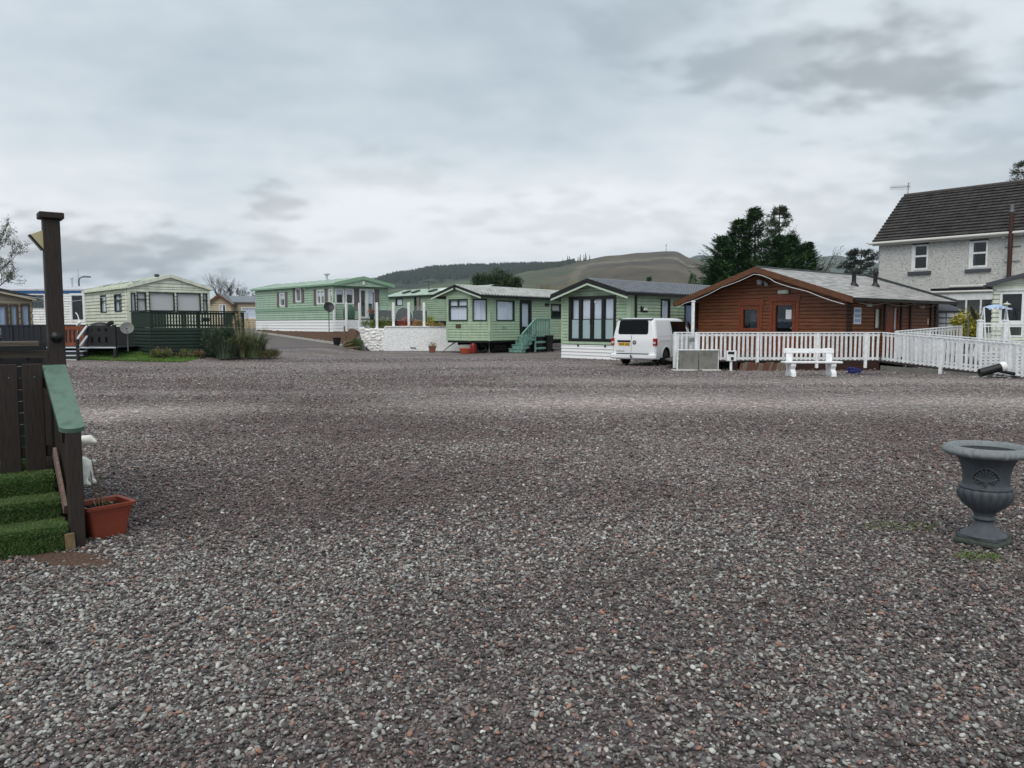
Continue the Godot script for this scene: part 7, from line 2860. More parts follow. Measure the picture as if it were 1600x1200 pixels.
	put(bk, "back_panel", k2, mats.deck_black)
	# orange gate at the head of the steps
	for j in 5:
		var p := MB.new()
		p.span(Vector3(4.42 + j * 0.17, 0.78, -0.03), Vector3(4.51 + j * 0.17, 1.42, -0.05))
		put(p, "gate_picket", k2, mats.orange_wood)
	for q in [[4.34, 5.33, 0.70, 0.84], [4.34, 5.33, 1.38, 1.53]]:
		var p := MB.new()
		p.span(Vector3(q[0], q[2], -0.005), Vector3(q[1], q[3], -0.03))
		put(p, "gate_rail", k2, mats.orange_wood)
	for x in [4.30, 5.22]:
		var p := MB.new()
		p.span(Vector3(x, 0.70, 0.005), Vector3(x + 0.11, 1.54, -0.055))
		put(p, "gate_stile", k2, mats.orange_wood)
	for j in 3:
		var y := 0.17 * (3 - j) - 0.05
		var td := MB.new()
		td.span(Vector3(4.25, y, 0.08 + j * 0.26), Vector3(5.45, y + 0.04, 0.36 + j * 0.26))
		put(td, "step_tread", k2, mats.plastic_grey)
		var rs := MB.new()
		rs.span(Vector3(4.27, -0.08, 0.08 + j * 0.26), Vector3(5.43, y - 0.001, 0.34 + j * 0.26))
		put(rs, "step_riser", k2, mats.deck_black)
	for y in [0.0, -0.42]:
		var hr := MB.new()
		var a := Vector3(5.47, 1.48 + y, 0.05)
		var b := Vector3(5.52, 0.98 + y, 0.85)
		hr.hexa([b + Vector3(-0.04, 0, 0), b + Vector3(0.04, 0, 0), a + Vector3(0.04, 0, 0), a + Vector3(-0.04, 0, 0), b + Vector3(-0.04, 0.07, 0), b + Vector3(0.04, 0.07, 0), a + Vector3(0.04, 0.07, 0), a + Vector3(-0.04, 0.07, 0)])
		put(hr, "handrail", k2, mats.plastic_grey)
	var np := MB.new()
	np.bevelled(Vector3(5.5, 0.5, 0.84), Vector3(0.1, 1.0, 0.1), 0.01)
	put(np, "newel_post", k2, mats.deck_black)
	# what stands on it
	var bc := thing("barbecue", "covered black barbecue standing on the black timber deck", "barbecue", Vector3(-17.75, 0.64, -33.3))
	var bm := MB.new()
	bm.lathe([[0.0, 0.72], [0.28, 0.74], [0.36, 0.84], [0.30, 0.98], [0.12, 1.05], [0.0, 1.06]], 16)
	put(bm, "lid", bc, mats.black, Transform3D(Basis.IDENTITY.scaled(Vector3(1.3, 1, 0.8)), Vector3.ZERO))
	var bt := MB.new()
	bt.bevelled(Vector3(0, 0.45, 0), Vector3(0.7, 0.6, 0.45), 0.02)
	put(bt, "cabinet", bc, mats.black)
	var bh := MB.new()
	bh.box(Vector3(0.45, 1.02, 0), Vector3(0.2, 0.13, 0.2), Basis(Vector3(0, 0, 1), 0.5))
	put(bh, "handle", bc, mats.black)
	var bird := thing("bird_ornament", "slender white bird ornament above the orange gate of the black deck", "ornament", Vector3(-18.75, 0.64, -33.4))
	put(body([[Vector3(-0.06, 0.95, 0), Vector3(0.07, 1.05, 0), 0.05, 0.06], [Vector3(0.05, 1.08, 0), Vector3(0.0, 1.32, 0), 0.035, 0.02], [Vector3(0.0, 1.32, 0), Vector3(-0.05, 1.42, 0), 0.02, 0.024], [Vector3(-0.05, 1.42, 0), Vector3(-0.13, 1.50, 0), 0.024, 0.006], [Vector3(-0.03, 0.93, 0.02), Vector3(-0.05, 0.0, 0.02), 0.014, 0.012], [Vector3(0.04, 0.95, -0.02), Vector3(0.05, 0.0, -0.02), 0.014, 0.012]], 0.012, 0.03), "body", bird, mats.white)
	# clothes line
	var cl := thing("clothes_line", "thin drooping line between the beige and white caravans at the left", "line", Vector3(-23.7, 3.0, -37.0))
	var cm := MB.new()
	cm.tube([Vector3.ZERO, Vector3(2.2, -0.32, -0.4), Vector3(5.3, 0.15, -1.2)], [0.012, 0.012, 0.012], 5)
	put(cm, "line", cl, mats.plastic_grey)
	# street lamp far behind
	var sl := thing("street_lamp", "grey street lamp with a bent arm rising behind the white caravan", "street lamp", Vector3(-33.5, 0.9, -60))
	var sm := MB.new()
	sm.tube([Vector3.ZERO, Vector3(0, 4.15, 0), Vector3(0.12, 4.3, 0), Vector3(0.35, 4.36, 0)], [0.09, 0.06, 0.05, 0.04], 8)
	put(sm, "pole", sl, mats.grey_metal)
	var sh := MB.new()
	sh.bevelled(Vector3(0.62, 4.38, 0), Vector3(0.62, 0.12, 0.22), 0.04, Basis(Vector3(0, 0, 1), -0.04))
	put(sh, "lamp_head", sl, mats.grey_metal)
	var sr := MB.new()
	sr.tube([Vector3(-0.02, 4.1, 0), Vector3(-0.04, 4.95, 0)], [0.015, 0.01], 5)
	put(sr, "rod", sl, mats.grey_metal)
	# shrubs and pampas by the corner of the green deck
	shrub_corner()


func shrub_corner() -> void:
	rng.seed = 71
	for q in [["dark green shrub at the right end of the green deck, left of the pampas grass", Vector3(-13.15, 0.1, -34.9), Vector3(0.75, 0.75, 0.6), [Color(0.045, 0.080, 0.04), Color(0.07, 0.105, 0.05), Color(0.03, 0.055, 0.035)]]]:
		var s := thing("shrub", q[0], "shrub", q[1])
		var mb := MB.new()
		foliage(mb, clumped(Vector3(0, q[2].y * 0.9, 0), q[2] * 0.9, 110, 0.18), 52, 0.26, 0.026, q[3], 0.75)
		put(mb, "foliage", s, mats.leaf)
		var st := MB.new()
		for k in 9: st.tube([Vector3(0, 0, 0), Vector3(rng.randf_range(-0.5, 0.5), q[2].y * 1.5, rng.randf_range(-0.4, 0.4))], [0.03, 0.01], 5, false)
		put(st, "stems", s, mats.twig)
	for q in [["tall straw coloured pampas grass at the corner of the green deck", Vector3(-12.25, 0.1, -34.9), 520, 1.75, [Color(0.25, 0.22, 0.10), Color(0.15, 0.17, 0.06), Color(0.31, 0.27, 0.14), Color(0.10, 0.15, 0.055), Color(0.12, 0.17, 0.06)], 0.95], ["dark green sword leaved plant at the foot of the pampas grass", Vector3(-12.7, 0.1, -34.2), 330, 1.15, [Color(0.045, 0.075, 0.045), Color(0.08, 0.11, 0.06)], 0.95], ["large green arching grass clump right of the pampas grass beside the drive", Vector3(-11.75, 0.1, -35.2), 620, 1.75, [Color(0.075, 0.115, 0.05), Color(0.13, 0.15, 0.06), Color(0.05, 0.085, 0.042), Color(0.20, 0.19, 0.09)], 1.0]]:
		var g := thing("grass_clump", q[0], "grass clump", q[1])
		var mb := MB.new()
		for k in q[2]:
			var az := rng.randf() * TAU
			var o := Vector3(cos(az), 0, sin(az))
			var h: float = q[3] * rng.randf_range(0.45, 1.1)
			var ln: float = q[5] * rng.randf_range(0.2, 1.0)
			var p := o * (0.16 if q[2] == 520 else 0.42) * sqrt(rng.randf())
			var tone: Color = q[4][rng.randi() % q[4].size()]
			var v := rng.randf_range(0.7, 1.3)
			mb.col = Color(tone.r * v, tone.g * v, tone.b * v)
			var s := o.cross(UPV) * 0.013
			var prev := p
			for j in range(1, 5):
				var t := j / 4.0
				var e := p + o * ln * h * t * t * 0.8 + UPV * h * (t - 0.62 * ln * t * t * t)
				var ww := s * (1.15 - t)
				var w0 := s * (1.15 - (j - 1) / 4.0)
				mb.quad(prev - w0, prev + w0, e + ww, e - ww)
				prev = e
		put(mb, "blades", g, mats.leaf)
		if q[2] == 520:
			var pm := MB.new()
			for k in 8:
				var az := rng.randf() * TAU
				var b := Vector3(cos(az) * 0.35, rng.randf_range(1.35, 1.85), sin(az) * 0.3)
				pm.col = Color(0.34, 0.26, 0.15)
				pm.tube([b * Vector3(0.2, 0, 0.2) + UPV * 0.5, b], [0.008, 0.006], 4, false)
				for m in 90:
					var t := rng.randf()
					pm.col = [Color(0.42, 0.33, 0.20), Color(0.34, 0.25, 0.13), Color(0.50, 0.42, 0.28)][m % 3]
					leaf(pm, b + UPV * (t * 0.34 - 0.08) + rdir() * 0.035, (UPV * 0.8 + rdir()).normalized(), rdir(), 0.07, 0.014)
			put(pm, "plumes", g, mats.leaf)
	# scrub along the foot of the deck
	for q in [["rough brown and green scrub along the foot of the green deck", Vector3(-14.3, 0.12, -34.2), 0.75], ["low weeds on the verge at the mouth of the drive", Vector3(-11.1, 0.12, -35.3), 0.45], ["low weeds at the left corner of the green deck", Vector3(-15.2, 0.2, -33.35), 0.4]]:
		var s := thing("weed_patch", q[0], "weeds", q[1], 42.0)
		var mb := MB.new()
		foliage(mb, clumped(Vector3(0, 0.12, 0), Vector3(q[2], 0.12, 0.35), 60, 0.12), 26, 0.13, 0.025, [Color(0.09, 0.13, 0.03), Color(0.15, 0.13, 0.06), Color(0.12, 0.16, 0.04), Color(0.16, 0.10, 0.06)], 0.9)
		put(mb, "foliage", s, mats.leaf)
		s.set_meta("kind", "stuff")


# ---------------------------------------------------------------- trees behind
func trees() -> void:
	var dk := [Color(0.048, 0.115, 0.048), Color(0.070, 0.150, 0.056), Color(0.036, 0.085, 0.045), Color(0.098, 0.185, 0.066)]
	var cy := [["cypress at the left end of the group, lowest, behind the green caravan roof", Vector3(12.9, 0, -48.6), 5.6, 1.3], ["cypress second from the left in the group behind the log cabin", Vector3(13.6, 0, -50.2), 7.3, 1.9], ["cypress with a thin leading shoot, third from the left behind the log cabin", Vector3(14.65, 0, -50.4), 8.4, 1.75], ["tallest cypress of the group, left of the tall pine", Vector3(15.45, 0, -49.6), 9.0, 1.85], ["bushy cypress straight in front of the tall pine", Vector3(16.9, 0, -49.2), 7.2, 1.9], ["cypress right of the tall pine, above the cabin roof", Vector3(17.9, 0, -50.0), 7.3, 1.9], ["cypress at the right end of the group above the cabin roof", Vector3(19.0, 0, -50.2), 6.9, 1.5]]
	for k in cy.size(): cypress(cy[k][0], cy[k][1], cy[k][2], cy[k][3], 100 + k, dk)
	pine("tall slender pine rising above the dark cypresses behind the log cabin", Vector3(17.8, 0, -52.0), 9.75, 1.75, 5.6, 120, [Color(0.035, 0.055, 0.030), Color(0.05, 0.07, 0.035)], {whorls = 13, tuft = 20, rise = 0.16, needle = 0.2, nw = 0.04})
	pine("dark round topped pine between the cypresses and the house", Vector3(31.4, 0, -70.0), 8.6, 1.75, 5.2, 121, [Color(0.022, 0.032, 0.026), Color(0.032, 0.045, 0.032)], {whorls = 9, tuft = 24, rise = 0.12, needle = 0.26, nw = 0.06, round = true})
	pine("tree top rising behind the right end of the house roof", Vector3(38.2, 0, -58.5), 14.2, 2.6, 9.0, 122, [Color(0.045, 0.055, 0.045), Color(0.06, 0.07, 0.055)], {whorls = 10, tuft = 16, rise = 0.05, needle = 0.24, nw = 0.05})
	var pc := [Color(0.034, 0.066, 0.028), Color(0.050, 0.088, 0.034), Color(0.024, 0.046, 0.022)]
	for q in [["dark pine at the left of the three behind the pale caravan roof", Vector3(-2.9, 0, -78), 6.6, 1.15, 130], ["dark pine in the middle of the three behind the pale caravan roof", Vector3(-1.1, 0, -78.5), 7.1, 1.25, 131], ["lowest dark pine, right of the three behind the pale caravan roof", Vector3(0.15, 0, -78), 6.2, 0.7, 132]]:
		rng.seed = q[4]
		var t := thing("pine_tree", q[0], "tree", q[1], 0.0, "three dark pines behind the pale caravan roof")
		var tr := MB.new()
		tr.tube([Vector3.ZERO, Vector3(0.05, q[2] * 0.9, 0)], [0.14, 0.06], 7)
		put(tr, "trunk", t, mats.bark)
		var mb := MB.new()
		foliage(mb, clumped(Vector3(0, q[2] - q[3] * 0.85, 0), Vector3(q[3], q[3] * 0.85, q[3]), 70, 0.34), 80, 0.2, 0.06, pc, 0.6)
		put(mb, "crown", t, mats.leaf)
	# brown leafless willow scrub
	for q in [["yellow brown leafless thicket behind the pale caravan roof", Vector3(3.3, 0, -75), 1.5, 5.9, 140], ["yellow brown leafless thicket just left of the black roof edge", Vector3(6.0, 0, -76), 1.7, 6.0, 141]]:
		rng.seed = q[4]
		var t := thing("willow_thicket", q[0], "shrub", q[1])
		var mb := MB.new()
		for k in 900:
			var az := rng.randf() * TAU
			var r: float = sqrt(rng.randf()) * q[2]
			var p := Vector3(cos(az) * r, rng.randf_range(1.5, 3.8), sin(az) * r * 0.6)
			var h: float = q[3] * (1.0 - 0.25 * pow(r / q[2], 2.0)) * rng.randf_range(0.82, 1.0)
			var c: Color = [Color(0.20, 0.15, 0.06), Color(0.15, 0.11, 0.055), Color(0.24, 0.19, 0.08)][k % 3]
			mb.col = c * rng.randf_range(0.8, 1.2)
			var e := Vector3(p.x * 1.1 + rng.randf_range(-0.2, 0.2), h, p.z)
			var s := Vector3(rng.randf() - 0.5, 0, rng.randf() - 0.5).normalized() * 0.016
			mb.quad(p - s, p + s, e + s * 0.3, e - s * 0.3)
		put(mb, "twigs", t, mats.leaf)
		var st := MB.new()
		for k in 16: st.tube([Vector3(rng.randf_range(-1, 1) * q[2] * 0.5, 0, 0), Vector3(rng.randf_range(-1, 1) * q[2] * 0.8, q[3] * 0.7, rng.randf_range(-0.5, 0.5))], [0.05, 0.02], 5, false)
		put(st, "stems", t, mats.twig)
	for q in [["small conifer tip above the dark tiled caravan roof", Vector3(10.6, 0, -60), 5.2, 0.55, 150], ["small conifer tip left of the cypresses", Vector3(14.1, 0, -60.5), 5.5, 0.75, 151], ["small conifer tip right of the cypresses above the cabin ridge", Vector3(26.6, 0, -65), 5.8, 0.9, 152]]:
		rng.seed = q[4]
		var t := thing("young_conifer", q[0], "tree", q[1])
		var tr := MB.new()
		tr.tube([Vector3.ZERO, Vector3(0, q[2], 0)], [0.1, 0.01], 6)
		put(tr, "trunk", t, mats.bark)
		var mb := MB.new()
		for k in 900:
			var u := pow(rng.randf(), 0.8)
			var y: float = q[2] * lerpf(0.45, 1.0, u)
			var az := rng.randf() * TAU
			var o := Vector3(cos(az), 0, sin(az))
			var r: float = q[3] * (1.0 - u) * 1.3 * sqrt(rng.randf()) + 0.03
			mb.col = dk[k % 4] * rng.randf_range(0.8, 1.4)
			leaf(mb, Vector3(0, y, 0) + o * r, (o + UPV * 0.7).normalized(), rdir(), 0.22, 0.06)
		put(mb, "crown", t, mats.leaf)
	bare_tree("bare thin branched tree above the right side of the cypresses", Vector3(18.5, 0, -51.2), 7.9, 168, 2.4, [Color(0.10, 0.10, 0.06)], 4)
	bare_tree("thin leaved grey tree at the left edge behind the white caravan", Vector3(-40.6, 0.9, -60.5), 8.0, 161, 7.0, [Color(0.10, 0.12, 0.08), Color(0.15, 0.17, 0.12)], 5)
	bare_tree("bare grey tree behind the beige lodge", Vector3(-28.2, 1.0, -75.5), 5.4, 162, 0.0, [], 5)
	bare_tree("small leafy tree right behind the beige lodge roof", Vector3(-27.0, 1.0, -76), 4.9, 163, 5.0, [Color(0.05, 0.065, 0.04)], 4)
	# small weeds in the gravel near the urn
	rng.seed = 88
	for q in [["small tuft of green weeds in the gravel left of the stone urn", Vector3(3.05, 0, -5.95), 0.20], ["thin weeds in the gravel in front of the stone urn", Vector3(3.18, 0, -5.15), 0.10]]:
		var s := thing("weed_patch", q[0], "weeds", q[1])
		var mb := MB.new()
		for k in 150:
			var az := rng.randf() * TAU
			var p := Vector3(cos(az) * q[2] * 1.6 * sqrt(rng.randf()), 0.012, sin(az) * q[2] * 0.8 * sqrt(rng.randf()))
			mb.col = [Color(0.09, 0.15, 0.03), Color(0.14, 0.19, 0.045)][k % 2]
			leaf(mb, p, (UPV * 0.7 + rdir()).normalized(), rdir(), 0.03 + rng.randf() * 0.025, 0.008)
		put(mb, "leaves", s, mats.leaf)
		s.set_meta("kind", "stuff")


# ---------------------------------------------------------------- the porch steps in the left foreground
func porch() -> void:
	rng.seed = 97
	var c := thing("porch_steps", "dark brown timber porch with artificial turf steps, picket gate and green capped handrail", "porch", Vector3(-3.14, 0, -5.46), 37.0)
	var br: Material = mats.porch_brown
	var nw := MB.new()
	nw.bevelled(Vector3(0, 0.41, 0), Vector3(0.098, 0.855, 0.098), 0.006)
	put(nw, "newel_post", c, br)
	var cp := MB.new()
	cp.bevelled(Vector3(0.03, 1.215, -0.95), Vector3(0.118, 2.45, 0.118), 0.006)
	var cpn := put(cp, "corner_post", c, br)
	var cap := MB.new()
	cap.bevelled(Vector3(0.03, 2.462, -0.95), Vector3(0.175, 0.05, 0.175), 0.006)
	put(cap, "post_cap", cpn, br)
	var bt := MB.new()
	bt.lathe([[0.0, 0.0], [0.045, 0.0], [0.045, 0.012], [0.03, 0.016], [0.028, 0.03], [0.012, 0.034], [0.0, 0.034]], 18)
	put(bt, "black_boss", cpn, mats.black, Transform3D(Basis(Vector3(1, 0, 0), PI / 2), Vector3(0.03, 1.50, -0.891)))
	# handrail: sloping plank with a rounded lower end
	var a := Vector3(0.0, 1.262, -0.89)
	var b := Vector3(-0.005, 0.845, 0.06)
	var dir := (b - a).normalized()
	var L := a.distance_to(b)
	var sd := Vector3(1, 0, 0)
	var up := sd.cross(-dir).normalized() * -1.0
	if up.y < 0: up = -up
	var tf := Transform3D(Basis(sd, -dir, sd.cross(-dir)), a)
	var poly := PackedVector2Array([Vector2(0.08, 0.0), Vector2(-0.08, 0.0), Vector2(-0.08, -L + 0.05)])
	for k in 9:
		var t := PI * k / 8.0
		poly.push_back(Vector2(-0.08 * cos(t), -L + 0.05 - 0.045 * sin(t)))
	poly.push_back(Vector2(0.08, -L + 0.05))
	var rl := MB.new()
	rl.prism(poly, 0.018, -0.018, tf)
	put(rl, "handrail", c, mats.porch_green)
	var rb := MB.new()
	var zv := tf.basis.z * (1.0 if tf.basis.z.y > 0 else -1.0)
	var p0 := a - zv * 0.02
	var p1 := b - zv * 0.02 - dir * 0.05
	for x in [-0.06, 0.02]:
		rb.hexa([p1 + sd * x - zv * 0.1, p1 + sd * (x + 0.04) - zv * 0.1, p0 + sd * (x + 0.04) - zv * 0.1, p0 + sd * x - zv * 0.1, p1 + sd * x, p1 + sd * (x + 0.04), p0 + sd * (x + 0.04), p0 + sd * x])
	put(rb, "under_rail", c, br)
	# boards closing the side below the rail
	for k in 5:
		var z0 := -0.08 - k * 0.165
		var y0 := 0.78 + 0.438 * (-z0) * 0.98
		var y1 := 0.78 + 0.438 * (-z0 + 0.155) * 0.98
		var sb := MB.new()
		sb.hexa([Vector3(-0.02, 0.06, z0), Vector3(0.005, 0.06, z0), Vector3(0.005, 0.06, z0 - 0.155), Vector3(-0.02, 0.06, z0 - 0.155), Vector3(-0.02, y0 - 0.1, z0), Vector3(0.005, y0 - 0.1, z0), Vector3(0.005, y1 - 0.1, z0 - 0.155), Vector3(-0.02, y1 - 0.1, z0 - 0.155)])
		put(sb, "side_board", c, br)
	# pale stringer plank on the inner face, little offcut at the foot
	var sg := MB.new()
	sg.box(Vector3(-0.055, 0.44, -0.34), Vector3(0.022, 0.085, 0.62), Basis(Vector3(1, 0, 0), 0.62))
	put(sg, "stringer", c, mats.pink_plank)
	var oc := MB.new()
	oc.bevelled(Vector3(-0.055, 0.06, 0.075), Vector3(0.062, 0.125, 0.03), 0.004, Basis(Vector3(0, 0, 1), 0.05))
	put(oc, "offcut", c, mats.raw_wood)
	# three turfed steps
	var tuft := tuft_mesh(7, 0.016, 0.026, 0.0016, 0.9)
	for k in 3:
		var y: float = [0.165, 0.30, 0.44][k]
		var zf := 0.06 - 0.30 * k
		var zb := -2.6 if k == 2 else zf - 0.32
		var st := MB.new()
		var rows := []
		# rounded nose: profile swept along the step
		var prof := [Vector2(zf, 0.0 if k == 0 else y - 0.15), Vector2(zf + 0.004, y - 0.05), Vector2(zf, y - 0.025), Vector2(zf - 0.012, y - 0.008), Vector2(zf - 0.032, y), Vector2(zf - 0.15, y), Vector2(zb, y)]
		for q in prof:
			var row := PackedVector3Array()
			for i in 24:
				var x := lerpf(-1.75, -0.07, i / 23.0)
				row.push_back(Vector3(x, q.y + 0.004 * sin(x * 19.0 + k), q.x + 0.005 * sin(x * 13.0 + k * 2.0)))
			rows.append(row)
		st.grid(rows)
		var stp := put(st, "turf_step", c, mats.turf_base)
		var bx := MB.new()
		bx.span(Vector3(-1.75, 0.0, zf - 0.015), Vector3(-0.072, y - 0.03, zb + 0.002))
		put(bx, "step_frame", stp, mats.porch_brown)
		var buf := PackedFloat32Array()
		var n := 0
		for j in 9500:
			var x := rng.randf_range(-1.75, -0.072)
			var depth := 0.34 if k < 2 else 0.9
			var u := rng.randf() * (0.15 + depth)
			var pos: Vector3
			var nrm: Vector3
			if u < 0.15:
				pos = Vector3(x, y - 0.15 + u, zf + 0.002)
				nrm = Vector3(0, 0.25, 1.0).normalized()
				if u > 0.12: nrm = Vector3(0, 1, 1).normalized()
			else:
				pos = Vector3(x, y, zf - 0.02 - (u - 0.15))
				nrm = Vector3(0, 1, 0.12).normalized()
			var ax := nrm.cross(Vector3(1, 0, 0.1)).normalized()
			var bs := Basis(ax.cross(nrm).normalized(), nrm, ax) * Basis(UPV, rng.randf() * TAU)
			var s := rng.randf_range(0.75, 1.25)
			bs = bs.scaled(Vector3(s, s, s))
			var m := rng.randf_range(0.7, 1.3)
			var col: Color = [Color(0.070, 0.150, 0.034), Color(0.095, 0.175, 0.045), Color(0.052, 0.115, 0.030), Color(0.15, 0.19, 0.07)][rng.randi() % 4]
			buf.append_array(PackedFloat32Array([bs.x.x, bs.y.x, bs.z.x, pos.x, bs.x.y, bs.y.y, bs.z.y, pos.y, bs.x.z, bs.y.z, bs.z.z, pos.z, col.r * m, col.g * m, col.b * m, 1.0]))
			n += 1
		multi(tuft, "turf_pile", stp, mats.grass, buf, n)
	# picket gate at the head of the steps
	for k in 8:
		var x := -0.157 - k * 0.168
		var p := MB.new()
		p.bevelled(Vector3(x, 0.872, -0.80), Vector3(0.138, 0.845, 0.02), 0.005)
		var pk := put(p, "picket", c, br)
		var sc := MB.new()
		sc.lathe([[0.0, 0.004], [0.004, 0.003], [0.005, 0.0]], 8)
		put(sc, "screw", pk, mats.steel, Transform3D(Basis(Vector3(1, 0, 0), PI / 2), Vector3(x + 0.012, 1.19, -0.789)))
	for y in [0.60, 1.14]:
		var r := MB.new()
		r.bevelled(Vector3(-0.75, y, -0.835), Vector3(1.4, 0.09, 0.04), 0.005)
		put(r, "gate_rail", c, br)
	# balustrade behind: cap rail, lower rail, slim uprights, added dark boarding
	var tr := MB.new()
	tr.bevelled(Vector3(-0.90, 1.445, -0.97), Vector3(1.62, 0.045, 0.16), 0.008)
	put(tr, "cap_rail", c, mats.porch_beam)
	var t2 := MB.new()
	t2.hexa([Vector3(-1.7, 1.365, -0.97), Vector3(-0.03, 1.33, -0.97), Vector3(-0.03, 1.33, -1.01), Vector3(-1.7, 1.365, -1.01), Vector3(-1.7, 1.415, -0.97), Vector3(-0.03, 1.39, -0.97), Vector3(-0.03, 1.39, -1.01), Vector3(-1.7, 1.415, -1.01)])
	put(t2, "lower_rail", c, mats.porch_beam)
	for k in 8:
		var u := MB.new()
		u.span(Vector3(-0.15 - k * 0.19, 0.45, -0.99), Vector3(-0.175 - k * 0.19, 1.345, -1.005))
		put(u, "upright", c, br)
	for k in 9:  # dark boards added so the view between the pickets stays dark
		var d := MB.new()
		d.span(Vector3(-1.85, 0.44 + k * 0.11, -2.3), Vector3(0.1, 0.545 + k * 0.11, -2.33))
		put(d, "added_dark_board", c, mats.deck_black)
	for k in 9:
		var d := MB.new()
		d.span(Vector3(0.06, 0.05 + k * 0.145, -1.02), Vector3(0.09, 0.19 + k * 0.145, -2.3))
		put(d, "end_board", c, br)
	# solar lamp on the post
	var so := thing("solar_lamp", "small pale solar lamp tilted on the side of the tall brown post", "lamp", Vector3(-3.14, 0, -5.46) + Basis(UPV, deg_to_rad(37.0)) * Vector3(-0.03, 2.27, -0.95), 37.0)
	var sm := MB.new()
	sm.prism(PackedVector2Array([Vector2(0.0, -0.075), Vector2(0.0, 0.075), Vector2(-0.085, 0.035)]), 0.035, -0.035)
	put(sm, "body", so, mats.solar)
	var sp := MB.new()
	sp.box(Vector3(-0.05, -0.024, 0), Vector3(0.012, 0.145, 0.085), Basis(Vector3(0, 0, 1), 0.65))
	put(sp, "solar_panel", so, mats.black_gloss)


